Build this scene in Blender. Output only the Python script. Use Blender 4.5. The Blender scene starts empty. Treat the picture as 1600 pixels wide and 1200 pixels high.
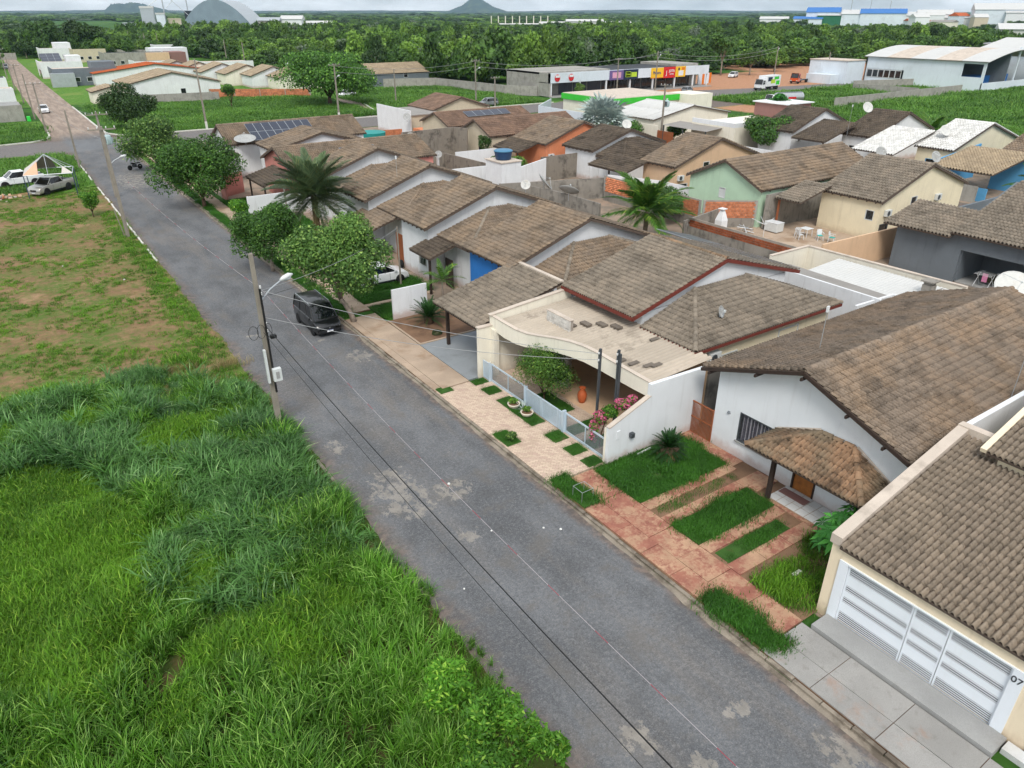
import bpy, math, random
import numpy as np
from mathutils import Vector, Matrix, Euler
R = math.radians
random.seed(7); RNG = np.random.default_rng(7)
scene = bpy.context.scene
COL = scene.collection

# ------------------------------------------------------------------ camera
# world frame: X = across the street (to the right), Y = along the street (away), Z = up
cam_d = bpy.data.cameras.new("camera"); cam = bpy.data.objects.new("camera", cam_d); COL.objects.link(cam)
cam.location = (0, 0, 18.3); cam.rotation_euler = (R(90 - 27.25), 0, R(-34.3))
cam_d.sensor_width = 36.0; cam_d.lens = 25.425; cam_d.clip_start = 0.2; cam_d.clip_end = 40000
scene.camera = cam
# ------------------------------------------------------------------ sky and sun (bright overcast)
SUN_EL, SUN_AZ = 50.0, 218.0            # azimuth clockwise from +Y
world = bpy.data.worlds.new("World"); scene.world = world; world.use_nodes = True
wn, wl = world.node_tree.nodes, world.node_tree.links
wn.clear()
w_out = wn.new("ShaderNodeOutputWorld"); w_bg = wn.new("ShaderNodeBackground"); w_bg.inputs[1].default_value = 0.05
w_sky = wn.new("ShaderNodeTexSky"); w_sky.sky_type = 'NISHITA'; w_sky.sun_disc = False
w_sky.sun_elevation = R(SUN_EL); w_sky.sun_rotation = R(SUN_AZ)
w_tc = wn.new("ShaderNodeTexCoord"); w_map = wn.new("ShaderNodeMapping"); w_map.inputs['Scale'].default_value = (1, 1, 4.5)
w_no = wn.new("ShaderNodeTexNoise"); w_no.inputs['Scale'].default_value = 7.0; w_no.inputs['Detail'].default_value = 7; w_no.inputs['Roughness'].default_value = .6
w_cr = wn.new("ShaderNodeValToRGB"); w_cr.color_ramp.elements[0].position = .34; w_cr.color_ramp.elements[1].position = .62
w_cr.color_ramp.elements[0].color = (.45,.45,.45,1); w_cr.color_ramp.elements[1].color = (.97,.97,.97,1)
w_mix = wn.new("ShaderNodeMix"); w_mix.data_type = 'RGBA'
w_cl = wn.new("ShaderNodeMix"); w_cl.data_type = 'RGBA'          # cloud brightness: grey bases to white tops
w_cl.inputs[6].default_value = (8.6, 9.8, 11.2, 1); w_cl.inputs[7].default_value = (17.5, 17.4, 17.2, 1)
wl.new(w_tc.outputs['Generated'], w_map.inputs[0]); wl.new(w_map.outputs[0], w_no.inputs['Vector'])
wl.new(w_no.outputs[0], w_cr.inputs[0]); wl.new(w_cr.outputs[0], w_mix.inputs[0]); wl.new(w_no.outputs[0], w_cl.inputs[0])
# overcast luminance: the cloud layer is brighter overhead than at the horizon (CIE overcast sky)
w_sep = wn.new("ShaderNodeSeparateXYZ"); wl.new(w_tc.outputs['Generated'], w_sep.inputs[0])
w_z = wn.new("ShaderNodeMath"); w_z.operation = 'MULTIPLY_ADD'; w_z.use_clamp = False; w_z.inputs[1].default_value = .2; w_z.inputs[2].default_value = 1.0
w_zc = wn.new("ShaderNodeMath"); w_zc.operation = 'MAXIMUM'; w_zc.inputs[1].default_value = 0.0; wl.new(w_sep.outputs[2], w_zc.inputs[0]); wl.new(w_zc.outputs[0], w_z.inputs[0])
w_cie = wn.new("ShaderNodeVectorMath"); w_cie.operation = 'SCALE'; wl.new(w_cl.outputs[2], w_cie.inputs[0]); wl.new(w_z.outputs[0], w_cie.inputs['Scale'])
wl.new(w_sky.outputs[0], w_mix.inputs[6]); wl.new(w_cie.outputs[0], w_mix.inputs[7])
wl.new(w_mix.outputs[2], w_bg.inputs[0]); wl.new(w_bg.outputs[0], w_out.inputs[0])
sun_d = bpy.data.lights.new("sun", 'SUN'); sun = bpy.data.objects.new("sun", sun_d); COL.objects.link(sun)
sun_d.energy = 1.5; sun_d.angle = R(20); sun_d.color = (1.0, .955, .89)
_sd = Vector((math.sin(R(SUN_AZ))*math.cos(R(SUN_EL)), math.cos(R(SUN_AZ))*math.cos(R(SUN_EL)), math.sin(R(SUN_EL))))
sun.rotation_euler = (-_sd).to_track_quat('-Z', 'Y').to_euler(); sun.location = (0, 0, 60)
# ------------------------------------------------------------------ exposure
vs = scene.view_settings; vs.view_transform = 'Standard'; vs.look = 'None'; vs.exposure = 0.76; vs.gamma = 1.0; vs.use_curve_mapping = False
scene.cycles.max_bounces = 4; scene.cycles.diffuse_bounces = 2; scene.cycles.transparent_max_bounces = 8; scene.cycles.volume_bounces = 0; scene.cycles.adaptive_threshold = .02
scene.cycles.use_denoising = True; scene.cycles.use_light_tree = False; world.cycles.sampling_method = 'NONE'
# ================================================================== helpers
def lin(h):
    h = h.lstrip('#'); v = [int(h[i:i+2], 16)/255 for i in (0, 2, 4)]
    return tuple(x/12.92 if x <= .04045 else ((x+.055)/1.055)**2.4 for x in v) + (1.0,)

class NT:
    def __init__(s, m): s.t = m.node_tree; s.n = s.t.nodes; s.l = s.t.links
    def new(s, k, **kw):
        n = s.n.new(k)
        for a, b in kw.items(): setattr(n, a, b)
        return n
    def mix(s, fac, a, b, blend='MIX'):
        n = s.new("ShaderNodeMix", data_type='RGBA', blend_type=blend)
        for i, v in ((0, fac), (6, a), (7, b)):
            if hasattr(v, 'links'): s.l.new(v, n.inputs[i])
            else: n.inputs[i].default_value = v
        return n.outputs[2]
    def math(s, op, a, b=0.0, clamp=False):
        n = s.new("ShaderNodeMath", operation=op, use_clamp=clamp)
        for i, v in ((0, a), (1, b)):
            if hasattr(v, 'links'): s.l.new(v, n.inputs[i])
            else: n.inputs[i].default_value = v
        return n.outputs[0]
    def ramp(s, v, lo, hi, a=0.0, b=1.0, smooth=True):
        n = s.new("ShaderNodeMapRange"); n.interpolation_type = 'SMOOTHSTEP' if smooth else 'LINEAR'
        s.l.new(v, n.inputs[0])
        for i, x in ((1, lo), (2, hi), (3, a), (4, b)): n.inputs[i].default_value = x
        return n.outputs[0]
    def pos(s):
        if not hasattr(s, '_p'): s._p = s.new("ShaderNodeNewGeometry").outputs['Position']
        return s._p
    def noise(s, scale, detail=4, rough=.55, vec=None, stretch=None, dist=0.0):
        n = s.new("ShaderNodeTexNoise"); n.inputs['Scale'].default_value = scale
        n.inputs['Detail'].default_value = detail; n.inputs['Roughness'].default_value = rough; n.inputs['Distortion'].default_value = dist
        v = vec or s.pos()
        if stretch:
            m = s.new("ShaderNodeMapping"); m.inputs['Scale'].default_value = stretch; s.l.new(v, m.inputs[0]); v = m.outputs[0]
        s.l.new(v, n.inputs['Vector']); return n.outputs[0]
    def voro(s, scale, vec=None, feature='F1', out='Distance'):
        n = s.new("ShaderNodeTexVoronoi", feature=feature); n.inputs['Scale'].default_value = scale
        s.l.new(vec or s.pos(), n.inputs['Vector']); return n.outputs[out]
    def xyz(s, v=None):
        n = s.new("ShaderNodeSeparateXYZ"); s.l.new(v or s.pos(), n.inputs[0]); return n.outputs

def newmat(name):
    m = bpy.data.materials.new(name); m.use_nodes = True; t = NT(m); t.n.clear()
    o = t.new("ShaderNodeOutputMaterial"); b = t.new("ShaderNodeBsdfPrincipled"); t.l.new(b.outputs[0], o.inputs[0])
    t.o, t.b = o, b
    return m, t

def setin(t, sock, v):
    if hasattr(v, 'links'): t.l.new(v, t.b.inputs[sock])
    else: t.b.inputs[sock].default_value = v

MATS = {}
def pm(name, col, rough=.8, var=.12, vscale=1.2, stain=None, streak=None, splash=None, fine=.06, fscale=45, bump=0.0, bscale=60, metal=0.0, spec=.35, rnd=0.0, attr=None, coat=0.0):
    """plain procedural surface: base colour, soft variation, fine grain, optional stains / rain streaks / soil splash"""
    m, t = newmat(name); c = lin(col) if isinstance(col, str) else col
    k = t.noise(vscale, 5); d = tuple(x*(1-var) for x in c[:3])+(1,); l = tuple(min(1, x*(1+var)) for x in c[:3])+(1,)
    out = t.mix(t.ramp(k, .3, .7), d, l)
    if fine: out = t.mix(t.math('MULTIPLY', t.ramp(t.noise(fscale, 2), .35, .65), fine*4, True), out, tuple(x*.55 for x in c[:3])+(1,))
    if stain:
        sc, sscale, lo, hi, amt = stain
        out = t.mix(t.math('MULTIPLY', t.ramp(t.noise(sscale, 6, .65), lo, hi), amt), out, lin(sc))
    if streak:
        sc, amt = streak
        out = t.mix(t.math('MULTIPLY', t.ramp(t.noise(2.2, 5, .6, stretch=(1.6, 1.6, .14)), .52, .75), amt), out, lin(sc))
    if splash:
        z = t.xyz()[2]
        f = t.math('MULTIPLY', t.ramp(t.math('ADD', z, t.math('MULTIPLY', t.noise(2.5, 4), -.7)), -.25, .35, 1, 0), splash[1], True)
        out = t.mix(f, out, lin(splash[0]))
    if rnd:
        oi = t.new("ShaderNodeObjectInfo"); out = t.mix(1.0, out, t.mix(oi.outputs['Random'], (1-rnd,)*3+(1,), (1+rnd,)*3+(1,)), 'MULTIPLY')
    if attr:
        a = t.new("ShaderNodeAttribute", attribute_name='tv'); out = t.mix(1.0, out, t.mix(a.outputs['Fac'], (1-attr,)*3+(1,), (1+attr,)*3+(1,)), 'MULTIPLY')
    setin(t, 'Base Color', out); setin(t, 'Roughness', rough); setin(t, 'Metallic', metal); setin(t, 'Specular IOR Level', spec)
    if coat: setin(t, 'Coat Weight', coat); setin(t, 'Coat Roughness', .08)
    if bump:
        bn = t.new("ShaderNodeBump"); bn.inputs['Strength'].default_value = 1; bn.inputs['Distance'].default_value = bump
        t.l.new(t.noise(bscale, 4), bn.inputs['Height']); t.l.new(bn.outputs[0], t.b.inputs['Normal'])
    MATS[name] = m
    return m

def tilemat(name, base, warm, mould, warm_amt=.5, mould_amt=.6, mscale=.8):
    """weathered concrete / clay roof tile: per-tile tint, warm clean patches, dark lichen blotches"""
    m, t = newmat(name)
    a = t.new("ShaderNodeAttribute", attribute_name='tv'); oi = t.new("ShaderNodeObjectInfo")
    rv = t.math('FRACT', t.math('ADD', a.outputs['Fac'], t.math('MULTIPLY', oi.outputs['Random'], 1.0)))
    out = t.mix(t.math('MULTIPLY', t.ramp(t.noise(.55, 5, .6), .4, .66), warm_amt), lin(base), lin(warm))
    out = t.mix(1.0, out, t.mix(rv, (.86,.86,.86,1), (1.14,1.13,1.12,1)), 'MULTIPLY')
    out = t.mix(t.math('MULTIPLY', t.ramp(t.noise(mscale, 7, .7), .47, .66), mould_amt), out, lin(mould))
    out = t.mix(t.math('MULTIPLY', t.ramp(t.noise(5, 5, .75), .5, .68), .5), out, lin(mould))
    out = t.mix(t.math('MULTIPLY', t.ramp(t.noise(30, 3, .6), .6, .75), .35), out, lin('bdb09d'))
    setin(t, 'Base Color', out); setin(t, 'Roughness', .92); setin(t, 'Specular IOR Level', .2)
    bn = t.new("ShaderNodeBump"); bn.inputs['Distance'].default_value = .004; t.l.new(t.noise(70, 3), bn.inputs['Height']); t.l.new(bn.outputs[0], t.b.inputs['Normal'])
    MATS[name] = m; return m

def leafmat(name, dark, light, tip=None, tip_amt=.25, transl=.3, rough=.55, nscale=.35, rnd=.25, spec=.35):
    m, t = newmat(name)
    a = t.new("ShaderNodeAttribute", attribute_name='tv'); oi = t.new("ShaderNodeObjectInfo")
    f = t.math('ADD', t.math('MULTIPLY', a.outputs['Fac'], .6), t.math('MULTIPLY', t.ramp(t.noise(nscale, 3), .35, .65), .4))
    out = t.mix(f, lin(dark), lin(light))
    if tip: out = t.mix(t.math('MULTIPLY', t.ramp(a.outputs['Fac'], 1-tip_amt, 1.0), .85), out, lin(tip))
    out = t.mix(1.0, out, t.mix(oi.outputs['Random'], (1-rnd, 1-rnd, 1-rnd, 1), (1+rnd, 1+rnd*.9, 1+rnd*.6, 1)), 'MULTIPLY')
    setin(t, 'Base Color', out); setin(t, 'Roughness', rough); setin(t, 'Specular IOR Level', spec)
    tr = t.new("ShaderNodeBsdfTranslucent"); t.l.new(out, tr.inputs[0]); mx = t.new("ShaderNodeMixShader"); mx.inputs[0].default_value = transl
    t.l.new(t.b.outputs[0], mx.inputs[1]); t.l.new(tr.outputs[0], mx.inputs[2]); t.l.new(mx.outputs[0], t.o.inputs[0])
    MATS[name] = m; return m

def glassmat(name, col, rough=.08):
    m, t = newmat(name); setin(t, 'Base Color', lin(col)); setin(t, 'Roughness', rough); setin(t, 'Specular IOR Level', .8)
    MATS[name] = m; return m

# ---- meshes
def np_mesh(name, V, F, tv=None, smooth=False):
    """F: (n,4) or (n,3) int array"""
    V = np.asarray(V, dtype=np.float32).reshape(-1, 3); F = np.asarray(F, dtype=np.int32); k = F.shape[1]
    me = bpy.data.meshes.new(name); me.vertices.add(len(V)); me.vertices.foreach_set('co', V.ravel())
    me.loops.add(F.size); me.loops.foreach_set('vertex_index', F.ravel())
    me.polygons.add(len(F)); me.polygons.foreach_set('loop_start', np.arange(0, F.size, k, dtype=np.int32)); me.polygons.foreach_set('loop_total', np.full(len(F), k, dtype=np.int32))
    if smooth: me.polygons.foreach_set('use_smooth', np.ones(len(F), dtype=bool))
    if tv is not None:
        at = me.attributes.new('tv', 'FLOAT', 'POINT'); at.data.foreach_set('value', np.asarray(tv, dtype=np.float32))
    me.update(calc_edges=True); me.validate(); return me

def rootloc(o):
    v = Vector((0, 0, 0))
    while o is not None: v += o.location; o = o.parent
    return v

def link(name, me, mat=None, parent=None, world=True):
    """world=True: mesh is in world coordinates and is shifted into its parent's frame"""
    if mat is not None: me.materials.clear(); me.materials.append(MATS[mat] if isinstance(mat, str) else mat)
    if world and parent is not None:
        off = rootloc(parent); me.transform(Matrix.Translation(-off))
    o = bpy.data.objects.new(name, me); COL.objects.link(o); o.parent = parent
    return o

def tag(o, label, cat, group=None, kind=None):
    o['label'] = label; o['category'] = cat
    if group: o['group'] = group
    if kind: o['kind'] = kind
    return o
def struct(o, label=None):
    o['kind'] = 'structure'
    if label: o['label'] = label
    return o
def thing(name, loc, label, cat, rz=0.0, group=None):
    o = bpy.data.objects.new(name, None); COL.objects.link(o); o.location = loc; o.rotation_euler = (0, 0, rz); o.empty_display_size = .3
    return tag(o, label, cat, group)
def dup(o, parent=None):
    c = o.copy(); COL.objects.link(c); c.parent = parent
    for ch in list(o.children): dup(ch, c)
    return c

class MB:
    def __init__(s): s.v = []; s.f = []
    def add(s, vs, fs):
        b = len(s.v); s.v += [tuple(map(float, x)) for x in vs]; s.f += [tuple(b+i for i in f) for f in fs]; return s
    def box(s, x0, x1, y0, y1, z0, z1):
        return s.add([(x0,y0,z0),(x1,y0,z0),(x1,y1,z0),(x0,y1,z0),(x0,y0,z1),(x1,y0,z1),(x1,y1,z1),(x0,y1,z1)],
                     [(0,3,2,1),(4,5,6,7),(0,1,5,4),(1,2,6,5),(2,3,7,6),(3,0,4,7)])
    def cbox(s, c, d): return s.box(c[0]-d[0]/2, c[0]+d[0]/2, c[1]-d[1]/2, c[1]+d[1]/2, c[2]-d[2]/2, c[2]+d[2]/2)
    def bar(s, a, b, w, h, up=(0,0,1)):
        """rectangular bar from a to b"""
        a, b = Vector(a), Vector(b); d = (b-a).normalized(); u = Vector(up)
        if abs(d.dot(u)) > .98: u = Vector((1, 0, 0))
        x = d.cross(u).normalized()*w/2; y = x.cross(d).normalized()*h/2
        return s.add([a-x-y, a+x-y, a+x+y, a-x+y, b-x-y, b+x-y, b+x+y, b-x+y], [(0,1,2,3),(7,6,5,4),(0,4,5,1),(1,5,6,2),(2,6,7,3),(3,7,4,0)])
    def prism(s, pts, vec):
        """planar polygon extruded by vec"""
        n = len(pts); v = Vector(vec); A = [Vector(p) for p in pts]; B = [p+v for p in A]
        nn = sum(((A[i].cross(A[(i+1) % n])) for i in range(n)), Vector((0,0,0)))
        if nn.dot(v) > 0: A, B = [a for a in B], [a for a in A]
        return s.add(A+B, [tuple(range(n)), tuple(range(2*n-1, n-1, -1))]+[(i, n+i, n+(i+1) % n, (i+1) % n) for i in range(n)])
    def tube(s, pts, rad, n=8, cap=True):
        P = [Vector(p) for p in pts]; rs = rad if hasattr(rad, '__len__') else [rad]*len(P); b = len(s.v); prev = None
        for i, p in enumerate(P):
            d = (P[min(i+1, len(P)-1)]-P[max(i-1, 0)]).normalized()
            u = Vector((0,0,1)) if abs(d.z) < .95 else Vector((1,0,0))
            if prev is not None: u = prev
            x = d.cross(u).normalized(); y = x.cross(d).normalized(); prev = y
            for k in range(n):
                a = 2*math.pi*k/n; s.v.append(tuple(p+x*math.cos(a)*rs[i]+y*math.sin(a)*rs[i]))
        for i in range(len(P)-1):
            for k in range(n): s.f.append((b+i*n+k, b+i*n+(k+1) % n, b+(i+1)*n+(k+1) % n, b+(i+1)*n+k))
        if cap: s.f.append(tuple(b+k for k in range(n-1, -1, -1))); s.f.append(tuple(b+(len(P)-1)*n+k for k in range(n)))
        return s
    def lathe(s, prof, c=(0,0,0), n=16, axis='z'):
        """prof: (r, h) list"""
        b = len(s.v)
        for r, h in prof:
            for k in range(n):
                a = 2*math.pi*k/n; q = (r*math.cos(a), r*math.sin(a), h)
                if axis == 'x': q = (h, r*math.cos(a), r*math.sin(a))
                if axis == 'y': q = (r*math.sin(a), h, r*math.cos(a))
                s.v.append((q[0]+c[0], q[1]+c[1], q[2]+c[2]))
        for i in range(len(prof)-1):
            for k in range(n): s.f.append((b+i*n+k, b+i*n+(k+1) % n, b+(i+1)*n+(k+1) % n, b+(i+1)*n+k))
        s.f.append(tuple(b+k for k in range(n-1, -1, -1))); s.f.append(tuple(b+(len(prof)-1)*n+k for k in range(n)))
        return s
    def wall(s, a, b, z0, z1, th, openings=()):
        """vertical wall; outer face on the line a->b, body to the LEFT of a->b; openings (u0,u1,w0,w1)"""
        a, b = Vector((a[0], a[1], 0)), Vector((b[0], b[1], 0)); L = (b-a).length; d = (b-a)/L; n = Vector((-d.y, d.x, 0))*th
        def blk(u0, u1, w0, w1):
            if u1-u0 < 1e-4 or w1-w0 < 1e-4: return
            p, q = a+d*u0, a+d*u1
            s.add([(p.x,p.y,w0),(q.x,q.y,w0),(q.x+n.x,q.y+n.y,w0),(p.x+n.x,p.y+n.y,w0),(p.x,p.y,w1),(q.x,q.y,w1),(q.x+n.x,q.y+n.y,w1),(p.x+n.x,p.y+n.y,w1)],
                  [(0,3,2,1),(4,5,6,7),(0,1,5,4),(1,2,6,5),(2,3,7,6),(3,0,4,7)])
        us = sorted({0, L, *[max(0, min(L, o[i])) for o in openings for i in (0, 1)]})
        for u0, u1 in zip(us, us[1:]):
            m = (u0+u1)/2; w = z0
            for o in sorted([o for o in openings if o[0] <= m <= o[1]], key=lambda o: o[2]): blk(u0, u1, w, o[2]); w = o[3]
            blk(u0, u1, w, z1)
        return s
    def build(s, name, mat=None, parent=None, world=True, smooth=False, bevel=0.0, label=None):
        me = bpy.data.meshes.new(name); me.from_pydata(s.v, [], s.f); me.update()
        if smooth: me.polygons.foreach_set('use_smooth', [True]*len(me.polygons))
        o = link(name, me, mat, parent, world)
        if bevel:
            md = o.modifiers.new('bevel', 'BEVEL'); md.width = bevel; md.segments = 2; md.limit_method = 'ANGLE'; md.angle_limit = R(40)
        if label: o['label'] = label
        return o

def copies(src_me, name, mat, parent, mats, mat_offset=True):
    """many objects sharing one mesh; mats = world matrices (parent chain has no rotation)"""
    off = Matrix.Translation(-rootloc(parent)) if parent is not None else Matrix.Identity(4)
    if mat is not None and not src_me.materials: src_me.materials.append(MATS[mat])
    res = []
    for M in mats:
        o = bpy.data.objects.new(name, src_me); COL.objects.link(o); o.parent = parent; o.matrix_basis = off @ M; res.append(o)
    return res

# ---- geometry-node scatter for uncountable stuff
def scatter(name, P, rot, scl, variants, vi=None):
    n = len(P); me = bpy.data.meshes.new(name); me.vertices.add(n); me.vertices.foreach_set('co', np.asarray(P, dtype=np.float32).ravel())
    for nm, ty, arr, key in (('rot', 'FLOAT_VECTOR', rot, 'vector'), ('scl', 'FLOAT_VECTOR', scl, 'vector'), ('vi', 'INT', vi if vi is not None else RNG.integers(0, len(variants), n), 'value')):
        at = me.attributes.new(nm, ty, 'POINT'); at.data.foreach_set(key, np.asarray(arr, dtype=np.int32 if ty == 'INT' else np.float32).ravel())
    o = bpy.data.objects.new(name, me); COL.objects.link(o)
    g = bpy.data.node_groups.new(name+'_nodes', 'GeometryNodeTree')
    g.interface.new_socket('Geometry', in_out='INPUT', socket_type='NodeSocketGeometry'); g.interface.new_socket('Geometry', in_out='OUTPUT', socket_type='NodeSocketGeometry')
    N, L = g.nodes, g.links; gi, go = N.new('NodeGroupInput'), N.new('NodeGroupOutput'); ip = N.new('GeometryNodeInstanceOnPoints'); jn = N.new('GeometryNodeJoinGeometry')
    for v in reversed(variants):
        oi = N.new('GeometryNodeObjectInfo'); oi.inputs['Object'].default_value = v; oi.inputs['As Instance'].default_value = True; L.new(oi.outputs['Geometry'], jn.inputs[0])
    def na(nm, ty):
        a = N.new('GeometryNodeInputNamedAttribute'); a.data_type = ty; a.inputs['Name'].default_value = nm; return a.outputs['Attribute']
    e = N.new('FunctionNodeEulerToRotation'); L.new(na('rot', 'FLOAT_VECTOR'), e.inputs[0])
    L.new(gi.outputs[0], ip.inputs['Points']); L.new(jn.outputs[0], ip.inputs['Instance']); ip.inputs['Pick Instance'].default_value = True
    L.new(na('vi', 'INT'), ip.inputs['Instance Index']); L.new(e.outputs[0], ip.inputs['Rotation']); L.new(na('scl', 'FLOAT_VECTOR'), ip.inputs['Scale'])
    L.new(ip.outputs[0], go.inputs[0]); md = o.modifiers.new('scatter', 'NODES'); md.node_group = g
    o['kind'] = 'stuff'
    return o
# ================================================================== materials
pm('white_paint', 'dfe1e3', .7, .04, .9, streak=('8f8a7e', .22), splash=('a87f66', .55), fine=.015)
pm('cool_white_paint', 'dfe3e6', .7, .03, .9, streak=('95928a', .12), splash=('a5806a', .5), fine=.015)
pm('cream_paint', 'e9d9bd', .75, .04, .8, streak=('a08c70', .25), splash=('9a7a5c', .4), fine=.015)
pm('ivory_paint', 'e8e2d2', .72, .04, .8, streak=('a39a86', .25), splash=('a5876f', .3), fine=.015)
pm('pink_paint', 'd08b80', .78, .07, .9, streak=('8a6158', .3), splash=('7c5a4a', .4))
pm('orange_paint', 'd98a63', .78, .06, .9, streak=('94654c', .25))
pm('peach_paint', 'd8b796', .78, .05, .9, streak=('94806a', .25))
pm('tan_paint', 'c9bda6', .78, .05, .9, streak=('8c8474', .25))
pm('green_paint', 'bcd9bd', .78, .05, .9, streak=('8aa08a', .22))
pm('yellow_paint', 'ece0c2', .78, .04, .9, streak=('aa9c80', .25), splash=('a08468', .35))
pm('grey_paint', '6d757c', .75, .06, .8, streak=('4d5257', .3))
pm('blue_paint', '2f78c4', .7, .05, .9, streak=('2a5f96', .3))
pm('light_blue_paint', '5ea3cf', .7, .05, .9)
pm('mauve_paint', '8a6660', .8, .06, .9)
pm('raw_render', '8f8a82', .9, .14, .7, stain=('4c4a45', .9, .5, .68, .7), streak=('55524c', .6), bump=.004)
pm('old_render', '8d857a', .9, .16, .6, stain=('4a4540', .6, .47, .64, .8), streak=('504a44', .7), bump=.004)
pm('block_grey', 'a09d96', .9, .12, .9, stain=('6a6862', .7, .5, .7, .5), streak=('6a665e', .5), bump=.004)
pm('mortar', '9d948a', .95, .12, 2, bump=.004)
pm('brick', 'd98a62', .9, .18, 3, stain=('7c4a36', 1.3, .5, .7, .5), rnd=.18, attr=.2, bump=.003)
pm('mossy_brick', 'ad6240', .92, .2, 2, stain=('4a3528', 1.0, .45, .65, .75), rnd=.18, attr=.22, bump=.003)
pm('concrete', '9b9b99', .88, .09, .8, stain=('77726c', .55, .52, .72, .55), fine=.08, bump=.002, rnd=.05)
pm('rust_concrete', '9c9a96', .88, .09, .8, stain=('a0755a', .7, .55, .74, .6), streak=('6f6a64', .35), fine=.1, bump=.002, rnd=.06)
pm('kerb_concrete', '93897b', .92, .16, 1.2, stain=('4f463c', .9, .46, .64, .75), fine=.1, bump=.004, rnd=.12)
pm('beige_concrete', 'b09c88', .9, .12, .7, stain=('8a6f55', .5, .48, .68, .7), fine=.08, bump=.002, rnd=.05)
pm('grey_floor', '8e9396', .7, .08, .5, stain=('6d6f70', .4, .5, .7, .5))
pm('white_tile', 'cfd0cf', .35, .04, 3, rnd=.04, spec=.5, stain=('a8a39a', 1.2, .55, .75, .4))
pm('dark_wood', '3a2e28', .75, .15, 4, stain=('1f1a17', 3, .5, .7, .5))
pm('door_wood', 'a5672f', .55, .18, 5, stain=('6b3f1c', 3, .45, .7, .5), spec=.45)
pm('gate_brown', '9a5b3a', .6, .12, 4, stain=('6b3c26', 2, .5, .7, .5))
pm('red_fascia', '73352b', .7, .12, 2, stain=('4a241e', 2, .5, .7, .5))
pm('soffit_wood', '5d5047', .8, .12, 3)
pm('fibre_cement', 'b8ac9c', .9, .1, .8, stain=('7a7064', .8, .52, .68, .6), attr=.12)
pm('grey_tile', '6f665c', .9, .12, 1.5)
pm('parapet_cap', 'c9bcae', .85, .08, 1.0, stain=('8d8276', 1.1, .5, .7, .5))
pm('fence_metal', 'c3d3df', .4, .03, 2, metal=.15, spec=.5)
pm('gate_white', 'e6ecf2', .4, .02, 1.0, streak=('b6b4ae', .12), spec=.5, fine=.01)
pm('dark_metal', '5a5f64', .5, .08, 3, metal=.5)
pm('steel', '8c9296', .4, .08, 3, metal=.8)
pm('galvanised', 'b9bfc3', .45, .06, 1.5, metal=.5, streak=('8a8d8e', .3))
pm('white_metal_roof', 'c9c9c6', .5, .04, .6, streak=('a8a49b', .2), stain=('b5ada0', .3, .55, .75, .4))
pm('hall_front', '7f8f9b', .6, .08, .1, streak=('4f5c68', .4))
pm('grey_metal_roof', '8f8a84', .55, .06, .6, stain=('6d6862', .4, .5, .7, .4))
pm('warehouse_white', 'd9e2ea', .6, .04, .2, streak=('9fa4a8', .3), stain=('b3b8ba', .15, .5, .7, .4))
pm('pole_concrete', '8f887d', .9, .12, 1.2, streak=('5f5a52', .5), stain=('6f675c', .8, .5, .7, .4), bump=.002)
pm('wire_black', '1b1b1c', .6, .05, 2)
pm('wire_grey', '9a9c9d', .6, .05, 2)
pm('porcelain', 'c7c9c8', .3, .04, 3, spec=.6)
pm('box_white', 'd3d7d6', .45, .04, 3, spec=.5)
pm('lamp_white', 'd9dcdc', .4, .03, 3, spec=.5)
pm('transformer_paint', 'a9bfc0', .45, .06, 3, streak=('7c8c8c', .3), spec=.5)
pm('terracotta', 'c4653a', .7, .12, 4)
pm('tank_blue', '23476f', .5, .08, 3)
pm('tank_lid', '4a7fa0', .5, .06, 3)
pm('plastic_white', 'dcdfe0', .45, .03, 3, spec=.5)
pm('plastic_teal', '2aa7a0', .5, .05, 3)
pm('dish_white', 'cfcfca', .5, .04, 2, stain=('a59a88', 1.5, .55, .75, .4))
pm('dish_grey', 'a9aaa8', .55, .05, 2, stain=('7c776e', 1.5, .5, .75, .4))
pm('rubber', '1c1c1d', .85, .1, 6)
pm('bark', '5d4a3c', .95, .2, 4, bump=.01, bscale=14)
pm('pale_bark', '8f8377', .95, .2, 4, bump=.01, bscale=14)
pm('palm_trunk', '75685a', .95, .2, 5, bump=.012, bscale=10)
pm('stone', 'c9c6c0', .85, .12, 3, rnd=.14, bump=.01, bscale=20)
pm('bed_soil', '80644e', .95, .15, 1.2, stain=('5f4838', .9, .45, .68, .7), bump=.01, bscale=25)
pm('limed_concrete', 'd6d4cc', .85, .1, 2.0, stain=('8d8578', 1.0, .48, .68, .6))
pm('black_print', '2a2f33', .7, .02, 3)
pm('plate_blue', '23397c', .5, .02, 3)
pm('sheet_red', 'a3574a', .7, .08, 1.5)
pm('shirt_pink', 'd98bb0', .9, .06, 5)
pm('shirt_olive', '3b3a26', .9, .06, 5)
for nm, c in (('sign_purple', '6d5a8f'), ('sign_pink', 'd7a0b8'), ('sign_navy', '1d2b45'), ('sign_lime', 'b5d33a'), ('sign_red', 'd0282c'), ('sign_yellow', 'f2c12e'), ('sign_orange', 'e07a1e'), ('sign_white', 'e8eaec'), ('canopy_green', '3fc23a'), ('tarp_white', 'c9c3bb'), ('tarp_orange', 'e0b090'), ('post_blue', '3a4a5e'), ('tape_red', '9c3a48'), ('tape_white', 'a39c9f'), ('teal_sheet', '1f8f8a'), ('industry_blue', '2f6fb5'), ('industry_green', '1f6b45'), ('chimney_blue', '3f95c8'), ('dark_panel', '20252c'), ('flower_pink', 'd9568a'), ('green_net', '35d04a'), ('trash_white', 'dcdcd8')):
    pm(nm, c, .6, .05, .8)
m, t = newmat('bulb_lens'); setin(t, 'Base Color', lin('c9d2d6')); setin(t, 'Roughness', .15); MATS['bulb_lens'] = m
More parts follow.
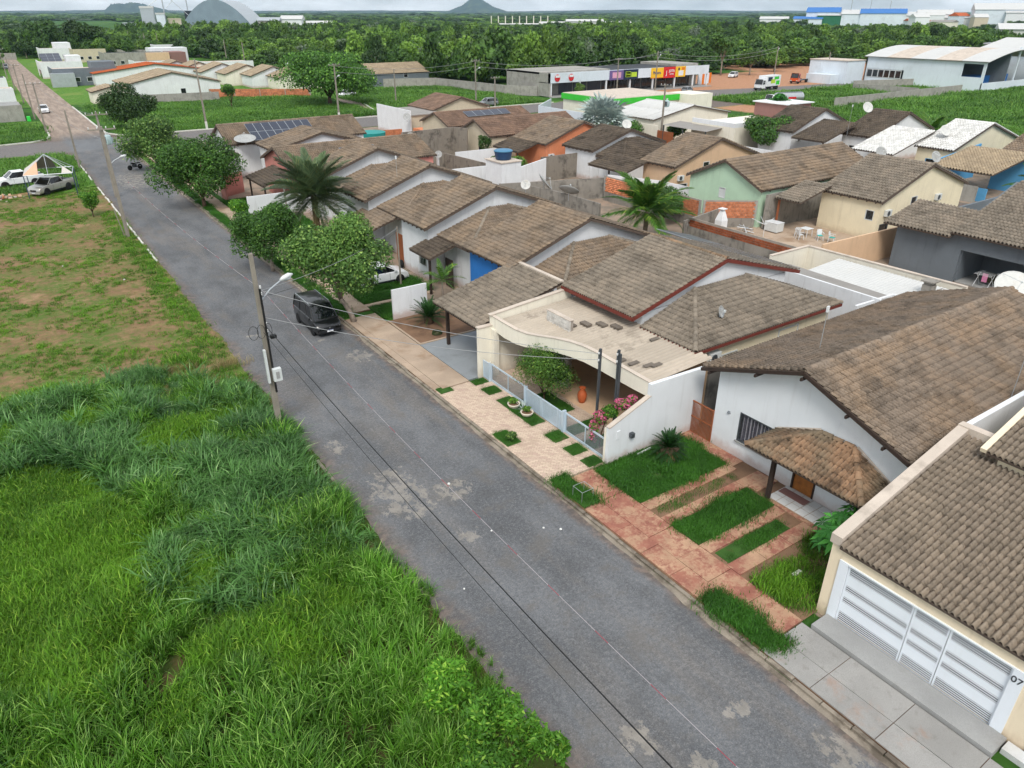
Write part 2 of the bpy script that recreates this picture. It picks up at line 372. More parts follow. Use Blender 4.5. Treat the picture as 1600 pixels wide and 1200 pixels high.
glassmat('glass_dark', '15191d'); glassmat('car_glass', '0c0f12', .05); glassmat('glass_blue', '0c1a33', .3)
m, t = newmat('clear_glass'); setin(t, 'Base Color', lin('5a6266')); setin(t, 'Roughness', .03); setin(t, 'Alpha', .12); MATS['clear_glass'] = m
m, t = newmat('fence_glass'); setin(t, 'Base Color', lin('8a9296')); setin(t, 'Roughness', .03); setin(t, 'IOR', 1.45); setin(t, 'Alpha', .32); setin(t, 'Specular IOR Level', .7); MATS['fence_glass'] = m
def paint(nm, col, metal=.0, rough=.28): return pm(nm, col, rough, .03, 1.0, metal=metal, spec=.5, coat=.6, fine=0, stain=('8a7a68', 2.5, .6, .8, .12))
paint('car_black', '101113'); paint('car_white', 'e4e6e8'); paint('car_silver', 'b3b2ac', .5); paint('car_grey', '8e9296', .5); paint('truck_orange', 'c8501f'); paint('tanker_silver', 'b9bcbd', .7)
pm('chrome', 'c9ccce', .2, .03, 3, metal=.9); pm('headlight', 'c9c8bf', .2, .05, 5, spec=.8); pm('taillight', '7a1717', .25, .05, 5, spec=.7); pm('black_plastic', '1d1e20', .6, .06, 4); pm('rim_silver', '9a9da0', .35, .08, 8, metal=.7)
# roof tiles
tilemat('tile_warm', '84776a', '9c8369', '38322c', .5, .46, .9)          # big near roof, orange-brown blotches
tilemat('tile_taupe', '82796d', '968a7b', '3c3731', .6, .45, .7)
tilemat('tile_brown', '827567', '99846d', '3c352e', .6, .5, .6)
tilemat('tile_porch', '80725f', 'a07d61', '352f29', .7, .7, .9)
tilemat('tile_dark', '5c534a', '706456', '2c2824', .5, .7, .6)
tilemat('tile_garage', '84786a', '928574', '3d3832', .5, .3, 1.1)
tilemat('tile_rose', '7d685b', '957a68', '43382f', .5, .4, .5)
tilemat('tile_white', 'd9d9d6', 'e6e6e4', 'a39f97', .4, .35, .7)
tilemat('tile_tan', 'a3937c', 'b3a288', '7a6d5c', .5, .3, .5)
tilemat('tile_orange', 'b3592f', 'c46a3a', '6f3f2a', .5, .3, .5)
tilemat('tile_grey', '50565c', '5d646a', '3a3e42', .4, .3, .5)
# leaves and grass
leafmat('leaf_street', '33512a', '6c9644', '9fbd66', .22, .25)
leafmat('leaf_deep', '2c4a20', '588a34', '7fac4a', .2, .25)
leafmat('leaf_dark', '26401c', '46682c', None, .2, .22)
leafmat('leaf_wood', '2a4722', '567a32', None, .2, .2, rnd=.5, nscale=.05)
leafmat('leaf_wood_light', '3c5f26', '7a9e40', None, .2, .2, rnd=.4, nscale=.05)
leafmat('leaf_grey', '4a5a46', '8b9a84', None, .2, .2)
leafmat('leaf_lime', '3c6c1e', '6eac34', 'a6d052', .2, .35)
leafmat('leaf_papaya', '234d1f', '3f8a34', '5fae4a', .2, .3)
leafmat('leaf_shrub', '2c4a1f', '5f8a34', '90ae4a', .2, .25)
leafmat('leaf_flower', 'b0406c', 'e58ab0', None, .2, .35)
leafmat('frond_date', '3c5234', '768e66', '8a8248', .12, .15)
leafmat('frond_coco', '294a1a', '5c8c30', '9aae48', .1, .25)
leafmat('frond_silver', '8da0a0', 'c4d2ce', None, .1, .12)
leafmat('frond_cycas', '16301a', '2f5a26', None, .1, .15)
leafmat('frond_dry', '6a5a38', '9a8a58', None, .1, .15)
leafmat('grass_tall', '2c5414', '68a030', 'a6cf6a', .16, .35, .5, .22, .3)
leafmat('grass_blue', '2e5828', '689a50', 'b0d492', .18, .3, .45, .25, .25)
leafmat('grass_short', '3a6614', '74a82c', 'a0c24c', .16, .35, .6, .25, .3)
leafmat('grass_lawn', '2a5618', '4e8a2a', None, .1, .3, .6, .5, .2)
leafmat('grass_dry', '7a6a45', 'b5a878', None, .1, .25, .7, .3, .2)
leafmat('grass_field', '3a6424', '6a9a3c', '8fae50', .15, .3, .6, .08, .25)

# ================================================================== ground, roads, pavements
def box_mask(t, x0, x1, y0, y1, soft=1.0, wob=1.5, nz=None):
    if not hasattr(t, '_nz'): t._nz = t.math('SUBTRACT', t.noise(.5, 4), .5); t._X = t.xyz()
    X = t._X; w = t.math('MULTIPLY', t._nz, wob*2)
    x, y = t.math('ADD', X[0], w), t.math('ADD', X[1], w)
    a = t.math('MULTIPLY', t.ramp(x, x0-soft, x0+soft), t.ramp(x, x1-soft, x1+soft, 1, 0))
    return t.math('MULTIPLY', a, t.math('MULTIPLY', t.ramp(y, y0-soft, y0+soft), t.ramp(y, y1-soft, y1+soft, 1, 0)))
m, t = newmat('ground_cover')
big = t.noise(.012, 5, .6); med = t.noise(.12, 5, .6); sm = t.noise(1.3, 6, .65)
out = t.mix(t.ramp(med, .35, .65), lin('2c4520'), lin('3f6a26'))                                 # scrub far off
out = t.mix(t.math('MULTIPLY', t.ramp(big, .52, .6), .6), out, lin('5a7a34'))
fld = t.mix(t.ramp(sm, .35, .65), lin('486f28'), lin('62873a')); fld = t.mix(t.math('MULTIPLY', t.ramp(med, .5, .68), .6), fld, lin('7f8a4c'))
for bx in ((17, 78, 140, 196, 1, 1), (-60, 7.5, 139, 168, 1, 1), (68, 108, 128, 192, 1, 1.5), (130, 212, 92, 128, 2, 2), (100, 420, -40, 96, 3, 3), (-150, -4, 100, 127, 1, 1), (-40, 60, 196, 420, 3, 6), (60, 140, 196, 330, 4, 8)):
    out = t.mix(box_mask(t, *bx), out, fld)
soil = t.mix(t.ramp(sm, .3, .7), lin('8f7458'), lin('765e48')); soil = t.mix(t.math('MULTIPLY', t.ramp(t.noise(.35, 5, .6), .52, .7), .7), soil, lin('a58a6c'))
yard = t.mix(t.ramp(t.noise(.5, 5, .6), .4, .65), lin('9a8878'), lin('7d7468'))
out = t.mix(box_mask(t, 18.9, 76, -12, 126, .05, .02), out, yard)
out = t.mix(box_mask(t, 84, 108, 20, 112, .3, .2), out, yard)
pink = t.mix(t.ramp(sm, .3, .7), lin('b58a70'), lin('9f7658'))
for bx in ((164, 300, 132, 176, 2.5, 3), (128, 160, 98, 112, 1.5, 2), (130, 165, 134, 150, 1, 1), (-8, 8, 92, 99.5, .5, .8), (222, 300, 160, 230, 4, 5)):
    out = t.mix(box_mask(t, *bx), out, pink)
lot = t.mix(t.ramp(t.math('ADD', t.math('MULTIPLY', t.noise(.28, 5, .62), .5), t.math('MULTIPLY', t.noise(2.4, 6, .7), .5)), .41, .6), soil, lin('566a32'))
out = t.mix(box_mask(t, -120, 8.6, 33, 99, .3, .3), out, lot)
out = t.mix(box_mask(t, -60, 8.6, -30, 38.5, .5, 1.2), out, t.mix(t.ramp(sm, .4, .7), lin('3a4a20'), lin('5a4a34')))
out = t.mix(box_mask(t, 3.4, 8.3, 97, 126, .5, .7), out, fld)
setin(t, 'Base Color', out); setin(t, 'Roughness', .95); setin(t, 'Specular IOR Level', .1)
bn = t.new("ShaderNodeBump"); bn.inputs['Distance'].default_value = .05; t.l.new(t.noise(4, 5, .65), bn.inputs['Height']); t.l.new(bn.outputs[0], t.b.inputs['Normal']); MATS['ground_cover'] = m
g = 30000.0
struct(MB().add([(-g,-g,0),(g,-g,0),(g,g,0),(-g,g,0)], [(0,1,2,3)]).build('ground', 'ground_cover'))

m, t = newmat('asphalt')
X = t.xyz()
fine = t.noise(22, 4, .75); grit = t.voro(30)
base = t.mix(t.ramp(t.noise(.35, 6, .62, stretch=(1.2, .5, 1)), .34, .66), lin('56585b'), lin('6d6f72'))
base = t.mix(t.math('MULTIPLY', t.ramp(t.noise(.22, 5, .6, stretch=(2.2, .35, 1)), .5, .68), .55), base, lin('77716b'))      # dusty wheel lanes
base = t.mix(t.math('MULTIPLY', t.ramp(t.noise(1.1, 6, .7), .56, .72), .35), base, lin('545454'))
base = t.mix(t.math('MULTIPLY', t.ramp(fine, .5, .72), .55), base, lin('949494'))
base = t.mix(t.math('MULTIPLY', t.ramp(fine, .48, .3), .6), base, lin('424243'))
base = t.mix(t.math('MULTIPLY', t.ramp(grit, .16, .05), .35), base, lin('b0b2b4'))
# worn pale patches where the surface has peeled: centre, half-size
pw = t.noise(1.9, 11, .78, stretch=(1.25, .8, 1))
pm_ = None
for (cx, cy, rx, ry) in ((10.3, 23.6, 1.9, 3.4), (12.3, 22.6, 1.5, 1.2), (9.5, 28.6, .9, 1.1), (11.3, 19.6, .8, .8), (14.6, 37.6, 1.2, 1.6), (15.0, 5.6, .9, 1.6), (10.6, 9.2, 1.0, .9), (11.5, 7.6, .6, .7), (13.7, 8.3, .9, .5), (10.2, 44, .8, .6), (13.6, 41, .5, .4), (12.5, 100, 3.5, 10)):
    d = t.math('ADD', t.math('POWER', t.math('DIVIDE', t.math('SUBTRACT', X[0], cx), rx), 2), t.math('POWER', t.math('DIVIDE', t.math('SUBTRACT', X[1], cy), ry), 2))
    q = t.ramp(d, 0.0, 1.25, 1, 0)
    pm_ = q if pm_ is None else t.math('MAXIMUM', pm_, q)
pf = t.ramp(t.math('ADD', t.math('MULTIPLY', pm_, .34), pw), .80, .84)
mott = t.noise(7.5, 8, .8); bro = t.noise(.55, 7, .68)
base = t.mix(t.math('MULTIPLY', t.ramp(mott, .49, .66), .5), base, lin('474746')); base = t.mix(t.math('MULTIPLY', t.ramp(mott, .5, .34), .5), base, lin('8c8a87'))
base = t.mix(t.math('MULTIPLY', t.ramp(bro, .5, .66), .45), base, lin('6b6660')); base = t.mix(t.math('MULTIPLY', t.ramp(bro, .48, .34), .35), base, lin('505050'))
base = t.mix(t.math('MULTIPLY', pf, .56), base, t.mix(t.ramp(t.noise(1.6, 6, .7), .4, .6), lin('a39c92'), lin('908a80')))
# soil washed along both edges, reddish stripe
ed = t.math('MAXIMUM', t.ramp(t.math('ADD', X[0], t.math('MULTIPLY', t.noise(1.2, 5), .7)), 15.55, 16.0), t.ramp(t.math('ADD', X[0], t.math('MULTIPLY', t.noise(.7, 5), 1.4)), 10.0, 8.8))
base = t.mix(t.math('MULTIPLY', ed, .65), base, t.mix(t.ramp(t.noise(3, 4), .4, .6), lin('574b42'), lin('7d6a5c')))
far = t.ramp(X[1], 138, 150)
base = t.mix(t.math('MULTIPLY', far, .85), base, t.mix(t.ramp(t.noise(.5, 5, .6, stretch=(2.5, .3, 1)), .4, .62), lin('8e7d70'), lin('a89686')))
crs = t.math('MULTIPLY', t.ramp(X[1], 126, 128), t.ramp(X[1], 138, 140, 1, 0))
base = t.mix(t.math('MULTIPLY', crs, .4), base, lin('777a7d'))
setin(t, 'Base Color', base); setin(t, 'Roughness', .9); setin(t, 'Specular IOR Level', .25)
bn = t.new("ShaderNodeBump"); bn.inputs['Distance'].default_value = .012; t.l.new(fine, bn.inputs['Height']); t.l.new(bn.outputs[0], t.b.inputs['Normal']); MATS['asphalt'] = m

def ragged(y0, y1, x, amp, step=.35, seed=0):
    r = np.random.default_rng(seed); ys = np.arange(y0, y1, step); w = np.interp(ys, np.arange(y0, y1+3, 2.2), r.normal(0, amp, len(np.arange(y0, y1+3, 2.2)))); return [(x+w[i]+r.normal(0, amp*.35), y) for i, y in enumerate(ys)]
def sheet(name, pts, z, mat, th=0.0):
    mb = MB()
    if th: mb.prism([(x, y, z-th) for x, y in pts], (0, 0, th))
    else: mb.add([(x, y, z) for x, y in pts], [tuple(range(len(pts)))])
    return mb.build(name, mat)
lft = ragged(-12, 124, 8.35, .12, seed=3)
struct(sheet('road', [(15.82, -12), (15.82, 121), (16.6, 124), (19, 126.5), (63, 126.5), (108, 126.5), (108, 138.6), (66, 138.6), (66, 138.7), (20, 139.2), (17, 140.4), (15.4, 144), (15.2, 260), (15.6, 430), (11.6, 430), (8.0, 260), (7.6, 152), (7.2, 143), (5, 140), (0, 138.8), (-140, 132), (-140, 126), (4, 126.4), (7.6, 125)]+lft[::-1], .006, 'asphalt'))
struct(sheet('side_road', [(60.5, 138.6), (63.5, 138.6), (69, 160), (78, 186), (73, 186), (65, 162)], .008, 'asphalt'))
struct(sheet('back_road', [(77, -20), (84, -20), (84, 126.4), (77, 126.4)], .005, 'asphalt'))
struct(sheet('shop_road', [(106, 126), (108.1, 126.4), (108.1, 140), (128, 141), (150, 141.5), (170, 136.5), (240, 128), (240, 121), (176, 126), (160, 121), (140, 112), (118, 112)], .007, 'asphalt'))
# ================================================================== roof building
def prof(fr, hb):
    """tile cross-section: round cover then shallow pan"""
    return 1.6*np.where(fr < .62, hb*np.sin(np.pi*np.clip(fr/.62, 0, 1))**.6, -hb*.5*np.sin(np.pi*np.clip((fr-.62)/.38, 0, 1)))
def plane_frame(E0, E1, R1, R0):
    E0, E1, R1, R0 = [np.array(p, float) for p in (E0, E1, R1, R0)]
    n = np.cross(E1-E0, ((R0+R1)/2-E0))
    if n[2] < 0: E0, E1, R0, R1 = E1, E0, R1, R0
    U = (E1-E0)/np.linalg.norm(E1-E0); q = (R0+R1)/2-E0; V = q-U*q.dot(U); V /= np.linalg.norm(V); N = np.cross(U, V)
    return E0, E1, R1, R0, U, V, N
def tile_grid(E0, E1, R1, R0, tw, tl):
    E0, E1, R1, R0, U, V, N = plane_frame(E0, E1, R1, R0)
    W = np.linalg.norm(E1-E0); Lv = V.dot((R0+R1)/2-E0); k0 = U.dot(R0-E0)/Lv; k1 = (U.dot(R1-E0)-W)/Lv
    lo0, hi1 = min(0, k0*Lv), max(W, W+k1*Lv); nc = max(1, int(round((hi1-lo0)/tw))); tw = (hi1-lo0)/nc; nr = max(1, int(round(Lv/tl))); tl = Lv/nr
    return E0, U, V, N, W, Lv, k0, k1, lo0, nc, nr, tw, tl
def tiles_mesh(name, E0, E1, R1, R0, tw=.19, tl=.34, nseg=5, hb=.05, lift=.058, skip=None, seed=0):
    E0, U, V, N, W, Lv, k0, k1, lo0, nc, nr, tw, tl = tile_grid(E0, E1, R1, R0, tw, tl)
    r = np.random.default_rng(seed); rr, cc = np.meshgrid(np.arange(nr), np.arange(nc), indexing='ij'); rr, cc = rr.ravel(), cc.ravel()
    x0 = lo0+cc*tw; v0 = rr*tl; v1 = np.minimum(v0+tl*1.07, Lv)
    vm = (v0+v1)/2; a = np.maximum(x0, k0*vm); b = np.minimum(x0+tw, W+k1*vm); keep = (b-a) > .03
    if skip is not None: keep &= ~skip(rr, cc)
    rr, cc, x0, v0, v1 = [q[keep] for q in (rr, cc, x0, v0, v1)]; n = len(rr)
    fr = np.linspace(0, 1, nseg+1); pf = prof(fr, hb)
    dx = r.normal(0, .005, n); dz = r.normal(0, .004, n); tilt = r.normal(0, .006, n)
    X = x0[:, None]+fr[None]*tw*1.01+dx[:, None]
    rows = []
    for (vv, hz) in ((v0, lift-.04), (v0, lift), (v1, 0.0)):
        x = np.clip(X, (k0*vv)[:, None], (W+k1*vv)[:, None]); h = pf[None]*(1 if hz else .92)+hz+dz[:, None]+tilt[:, None]*(fr[None]-.5)
        if hz == lift-.04: h = h-.012
        rows.append(E0+x[..., None]*U+vv[:, None, None]*V+h[..., None]*N)
    P = np.stack(rows, 1)                                           # n,3,nseg+1,3
    m = nseg+1; base = (np.arange(n)*3*m)[:, None, None]; s = np.arange(nseg)[None, None]; k = np.array([0, 1])[None, :, None]*m
    i0 = base+k+s; F = np.stack([i0, i0+1, i0+m+1, i0+m], -1).reshape(-1, 4)
    tv = np.repeat(r.random(n), 3*m)
    return np_mesh(name, P.reshape(-1, 3), F, tv, True)
_TILE = {}
def tile_piece(tw, tl, hb=.05, lift=.058, nseg=6):
    k = (round(tw, 4), round(tl, 4))
    if k not in _TILE:
        fr = np.linspace(0, 1, nseg+1); pf = prof(fr, hb); rows = []
        for v, h in ((0, lift-.052), (0, lift), (tl*1.07, 0.0)): rows.append(np.stack([fr*tw*1.01, np.full(nseg+1, v), pf+h], -1))
        P = np.stack(rows).reshape(-1, 3); m = nseg+1; F = [[j*m+i, j*m+i+1, (j+1)*m+i+1, (j+1)*m+i] for j in (0, 1) for i in range(nseg)]
        _TILE[k] = np_mesh('tile', P, F, np.zeros(len(P)), True)
    return _TILE[k]
def deck(root, E0, E1, R1, R0, mat='soffit_wood', th=.09, drop=.02):
    N = Vector(plane_frame(E0, E1, R1, R0)[6]); pts = [Vector(p)-N*drop for p in (E0, E1, R1, R0)]
    if (pts[2]-pts[3]).length < .05: pts = pts[:3]
    return MB().prism(pts, -N*th).build('roof_deck', mat, root)
CAP = {}
def cap_piece(r=.11, L=.36):
    if (r, L) not in CAP:
        mb = MB(); n = 7; P = []; F = []
        for (y, k) in ((0, 1.12), (0, 1.12), (L*1.1, .95)):
            for i in range(n+1):
                a = math.pi*i/n; q = k*(1 if P and len(P) > n else .84); P.append((r*q*math.cos(a), y, r*q*math.sin(a)*.9))
        m = n+1; F = [[j*m+i, (j+1)*m+i, (j+1)*m+i+1, j*m+i+1] for j in (0, 1) for i in range(n)]
        CAP[(r, L)] = np_mesh('ridge_cap', P, F, np.full(len(P), .5), True)
    return CAP[(r, L)]
def caps(root, A, B, mat, r=.11, L=.36, single=True, seed=0):
    """ridge or hip caps from A (low / start) to B"""
    A, B = Vector(A), Vector(B); d = (B-A); n = max(1, int(d.length/L)); st = d.length/n; d.normalize()
    x = d.cross(Vector((0, 0, 1))).normalized(); z = x.cross(d); M0 = Matrix((x, d, z)).transposed().to_4x4(); rnd = random.Random(seed)
    Ms = [Matrix.Translation(A+d*st*i+z*rnd.gauss(0, .006)) @ M0 @ Matrix.Rotation(rnd.gauss(0, .02), 4, 'Z') for i in range(n)]
    if single: return copies(cap_piece(r, L), 'ridge_cap', mat, root, Ms)
    src = cap_piece(r, L); co = np.array([v.co[:] for v in src.vertices]); F = np.array([p.vertices[:] for p in src.polygons])
    V = np.concatenate([co @ np.array(M.to_3x3()).T+np.array(M.translation) for M in Ms]); Fs = np.concatenate([F+len(co)*i for i in range(n)])
    return link('ridge', np_mesh('ridge', V, Fs, np.repeat(RNG.random(n), len(co)), True), mat, root)
_SEED = [0]
def roof_plane(root, E0, E1, R1, R0, mat, tw=.19, tl=.34, nseg=5, hb=.05, soffit='soffit_wood'):
    if tl > .37 and tl < .6 and hb == .05: hb = .075
    _SEED[0] += 1
    d = deck(root, E0, E1, R1, R0, soffit)
    o = link('roof_tiles', tiles_mesh('roof_tiles', E0, E1, R1, R0, tw, tl, nseg, hb, lift=(.058 if tl < .37 else .08) if tl < 2 else .0, seed=_SEED[0]), mat, root); o['kind'] = 'stuff'
    return o
def window(root, a, b, u0, u1, z0, z1, n=2, depth=.09, frame='box_white', glass='glass_dark', bars=0, proud=.02, name='window'):
    """a->b wall line (wall body on the left); opening u0..u1, z0..z1"""
    a, b = Vector((a[0], a[1], 0)), Vector((b[0], b[1], 0)); d = (b-a).normalized(); nn = Vector((-d.y, d.x, 0))
    def P(u, z, o): q = a+d*u+nn*o; return (q.x, q.y, z)
    w = .06; mb = MB(); f0, f1 = -proud, depth*.6
    for (ua, ub, za, zb) in ((u0, u1, z1-w, z1), (u0, u1, z0, z0+w), (u0, u0+w, z0+w, z1-w), (u1-w, u1, z0+w, z1-w)):
        mb.add([P(ua,za,f0),P(ub,za,f0),P(ub,za,f1),P(ua,za,f1),P(ua,zb,f0),P(ub,zb,f0),P(ub,zb,f1),P(ua,zb,f1)], [(0,3,2,1),(4,5,6,7),(0,1,5,4),(1,2,6,5),(2,3,7,6),(3,0,4,7)])
    fr = mb.build(name, frame, root)
    st = (u1-u0-2*w)/n
    for i in range(n):
        ua, ub = u0+w+i*st+.01, u0+w+(i+1)*st-.01; za, zb = z0+w, z1-w; o0 = depth*.4+(.02 if i % 2 else 0)
        MB().add([P(ua,za,o0),P(ub,za,o0),P(ub,zb,o0),P(ua,zb,o0),P(ua,za,o0+.012),P(ub,za,o0+.012),P(ub,zb,o0+.012),P(ua,zb,o0+.012)], [(0,1,2,3),(7,6,5,4),(0,4,5,1),(1,5,6,2),(2,6,7,3),(3,7,4,0)]).build('pane', glass, fr)
    if bars:
        for i in range(bars):
            u = u0+(i+1)*(u1-u0)/(bars+1); MB().bar(P(u, z0, .012), P(u, z1, .012), .015, .015).build('bar', frame, fr)
    return fr
def rafters(root, A, B, n, out, mat='dark_wood', sz=.07):
    """rafter tails along an eave line A->B, each a small bar pointing 'out'"""
    A, B, o = Vector(A), Vector(B), Vector(out)
    for i in range(n):
        p = A.lerp(B, (i+.5)/n); MB().bar(p-o*.5, p+o*.05, sz, sz*1.3).build('rafter', mat, root)
def ac_unit(root, c, face, s=.8):
    """outdoor air conditioner hung on a wall; face = outward unit vector (x,y)"""
    f = Vector((face[0], face[1], 0)); x = Vector((-f.y, f.x, 0)); c = Vector(c)
    mb = MB(); h, w, d = .55*s/.8, s, .3
    P = [c+x*sx*w/2+f*(d*sy)+Vector((0, 0, sz*h)) for sz in (0, 1) for sx, sy in ((-1, 0), (1, 0), (1, 1), (-1, 1))]
    mb.add(P, [(0,3,2,1),(4,5,6,7),(0,1,5,4),(1,2,6,5),(2,3,7,6),(3,0,4,7)])
    o = mb.build('air_conditioner', 'box_white', root, bevel=.015)
    g = MB(); q = c+f*(d+.004)+x*(-w*.14)+Vector((0, 0, h*.5)); n = 18
    ring = [q+(x*math.cos(2*math.pi*i/n)+Vector((0, 0, 1))*math.sin(2*math.pi*i/n))*h*.4 for i in range(n)]
    g.prism(ring, f*.012); g.build('fan_grille', 'dark_metal', o)
    b = MB(); 
    for sx in (-1, 1): p = c+x*sx*w*.33; b.bar(p+Vector((0,0,-.03)), p+f*(d+.02)+Vector((0,0,-.03)), .04, .04)
    b.build('bracket', 'dark_metal', o)
    return o
def gable_house(label, T0, T1, S0, S1, axis, ze, zr, wall, tile, cat='house', ov=.35, tw=.24, tl=.40, nseg=4, wins=(), acs=(), fascia='soffit_wood', wall2=None, name='house', caps_single=False, ridge_off=0.0, zw=None):
    """T0..T1, S0..S1 = eave rectangle; axis 'S': ridge along the street, 'T': ridge across"""
    root = thing(name, ((T0+T1)/2, (S0+S1)/2, 0), label, cat)
    w = (T0+ov, T1-ov, S0+ov*.8, S1-ov*.8); k = None
    if axis == 'S':
        Tm = (T0+T1)/2+ridge_off; k = (zr-ze)/(Tm-T0); kb = (zr-ze)/(T1-Tm)
        A = [(T0, S1, ze), (T0, S0, ze), (Tm, S0, zr), (Tm, S1, zr)]; B = [(T1, S0, ze), (T1, S1, ze), (Tm, S1, zr), (Tm, S0, zr)]
        ra, rb = (Tm, S0, zr), (Tm, S1, zr)
        zwf, zwb = ze+k*ov-.1, ze+kb*ov-.1
        gab = [[(w[0], y, zwf), (w[1], y, zwb), (Tm, y, zr-.13)] for y in (w[2], w[3]-.15)]; gv = (0, .15, 0)
    else:
        Sm = (S0+S1)/2+ridge_off; k = (zr-ze)/(Sm-S0); kb = (zr-ze)/(S1-Sm)
        A = [(T0, S0, ze), (T1, S0, ze), (T1, Sm, zr), (T0, Sm, zr)]; B = [(T1, S1, ze), (T0, S1, ze), (T0, Sm, zr), (T1, Sm, zr)]
        ra, rb = (T0, Sm, zr), (T1, Sm, zr); ov2 = ov*.8
        zwf, zwb = ze+k*ov2-.1, ze+kb*ov2-.1
        gab = [[(x, w[2], zwf), (x, w[3], zwb), (x, Sm, zr-.13)] for x in (w[0], w[1]-.15)]; gv = (.15, 0, 0)
    op = {'f': [], 's': [], 'b': [], 'n': []}
    L = {'s': ((w[0], w[2]), (w[1], w[2])), 'b': ((w[1], w[2]), (w[1], w[3])), 'n': ((w[1], w[3]), (w[0], w[3])), 'f': ((w[0], w[3]), (w[0], w[2]))}
    for q in wins: op[q[0]].append(q[1:5])
    mb = MB(); th = .15; zt = {'s': zwf if axis == 'T' else min(zwf, zwb), 'n': zwb if axis == 'T' else min(zwf, zwb), 'f': zwf if axis == 'S' else min(zwf, zwb), 'b': zwb if axis == 'S' else min(zwf, zwb)}
    for s_ in 'sbnf':
        a, b = L[s_]; dx = Vector((b[0]-a[0], b[1]-a[1])).normalized()
        e = 0 if s_ in 'sn' else th                                      # butt the corners
        mb.wall((a[0]+dx.x*e, a[1]+dx.y*e), (b[0]-dx.x*e, b[1]-dx.y*e), 0, zt[s_], th, [(o[0]-e, o[1]-e, o[2], o[3]) for o in op[s_]])
    mb.build('wall', wall, root)
    for gpts in gab: MB().prism(gpts, gv).build('gable', wall2 or wall, root)
    for q in wins: window(root, *L[q[0]], *q[1:5], **(q[5] if len(q) > 5 else {}))
    for pl in (A, B): roof_plane(root, *pl, tile, tw, tl, nseg)
    caps(root, ra, rb, tile, .13, .42, caps_single, seed=int(T0*7+S0))
    # fascia boards along the visible gable verges and rafter tails under the eave
    for pl in (A, B):
        for (p, q) in ((pl[0], pl[3]), (pl[1], pl[2])): MB().bar(Vector(p)-Vector((0,0,.10)), Vector(q)-Vector((0,0,.10)), .05, .16).build('fascia', fascia, root)
    if axis == 'S': rafters(root, (T0+.06, S0+.2, ze-.14), (T0+.06, S1-.2, ze-.14), 7, (-.9, 0, -.3))
    else: rafters(root, (T0+.2, S0+.06, ze-.14), (T1-.2, S0+.06, ze-.14), 9, (0, -.9, -.3))
    for (s_, u, z) in acs:
        a, b = [Vector(p) for p in L[s_]]; d = (b-a).normalized(); p = a+d*u; ac_unit(root, (p.x, p.y, z), (d.y, -d.x))
    return root
def annex_roof(root, T0, T1, S0, S1, ze, zt, tile, tw=.2, tl=.36, nseg=4, single=False, front=True, fascia='soffit_wood', wall=None, back=True):
    """lean-to falling towards -S with hipped front (and back); its top edge leans on the gable wall at S1"""
    d = S1-S0; H = (T0+d, S1, zt); K = (T1-d if back else T1, S1, zt)
    roof_plane(root, (T0, S0, ze), (T1, S0, ze), K, H, tile, tw, tl, nseg)
    roof_plane(root, (T0, S1, ze), (T0, S0, ze), H, H, tile, tw, tl, nseg)
    caps(root, (T0, S0, ze+.03), H, tile, .12, .38, single, seed=int(S0))
    if back: roof_plane(root, (T1, S0, ze), (T1, S1, ze), K, K, tile, tw, tl, nseg); caps(root, (T1, S0, ze+.03), K, tile, .12, .38, single, seed=int(S0)+1)
    MB().bar((T0, S1, ze-.1), (T0, S0, ze-.1), .05, .16).build('fascia', fascia, root); MB().bar((T0+.03, S0, ze-.1), (T1, S0, ze-.1), .05, .16).build('fascia', fascia, root)
    if wall:
        mb = MB(); mb.box(T0+.6, T1-.3, S0+.5, S0+.65, 0, ze-.06); mb.box(T0+.6, T0+.75, S0+.65, S1, 0, ze-.06); mb.box(T1-.45, T1-.3, S0+.65, S1, 0, ze-.06); mb.build('wall', wall, root)
def solar(root_label, E, U, V, nu, nv, w=1.0, h=1.65, group=None):
    """solar array: each module a part"""
    E, U, V = Vector(E), Vector(U).normalized(), Vector(V).normalized(); N = U.cross(V)
    root = thing('solar_array', E, root_label, 'solar panels', group=group)
    for i in range(nu):
        for j in range(nv):
            p = E+U*(i*(w+.03))+V*(j*(h+.03))+N*.12
            f = MB().prism([p, p+U*w, p+U*w+V*h, p+V*h], -N*.04).build('solar_panel', 'galvanised', root)
            q = p+U*.025+V*.025+N*.003
            MB().add([q, q+U*(w-.05), q+U*(w-.05)+V*(h-.05), q+V*(h-.05)], [(0,1,2,3)]).build('cell_sheet', 'glass_blue', f)
    rl = MB()
    for j in range(nv):
        for e in (.25, .75): a = E+V*(j*(h+.03)+h*e)+N*.05; rl.bar(a, a+U*(nu*(w+.03)), .04, .1, up=N)
    rl.build('mounting_rail', 'steel', root)
    return root
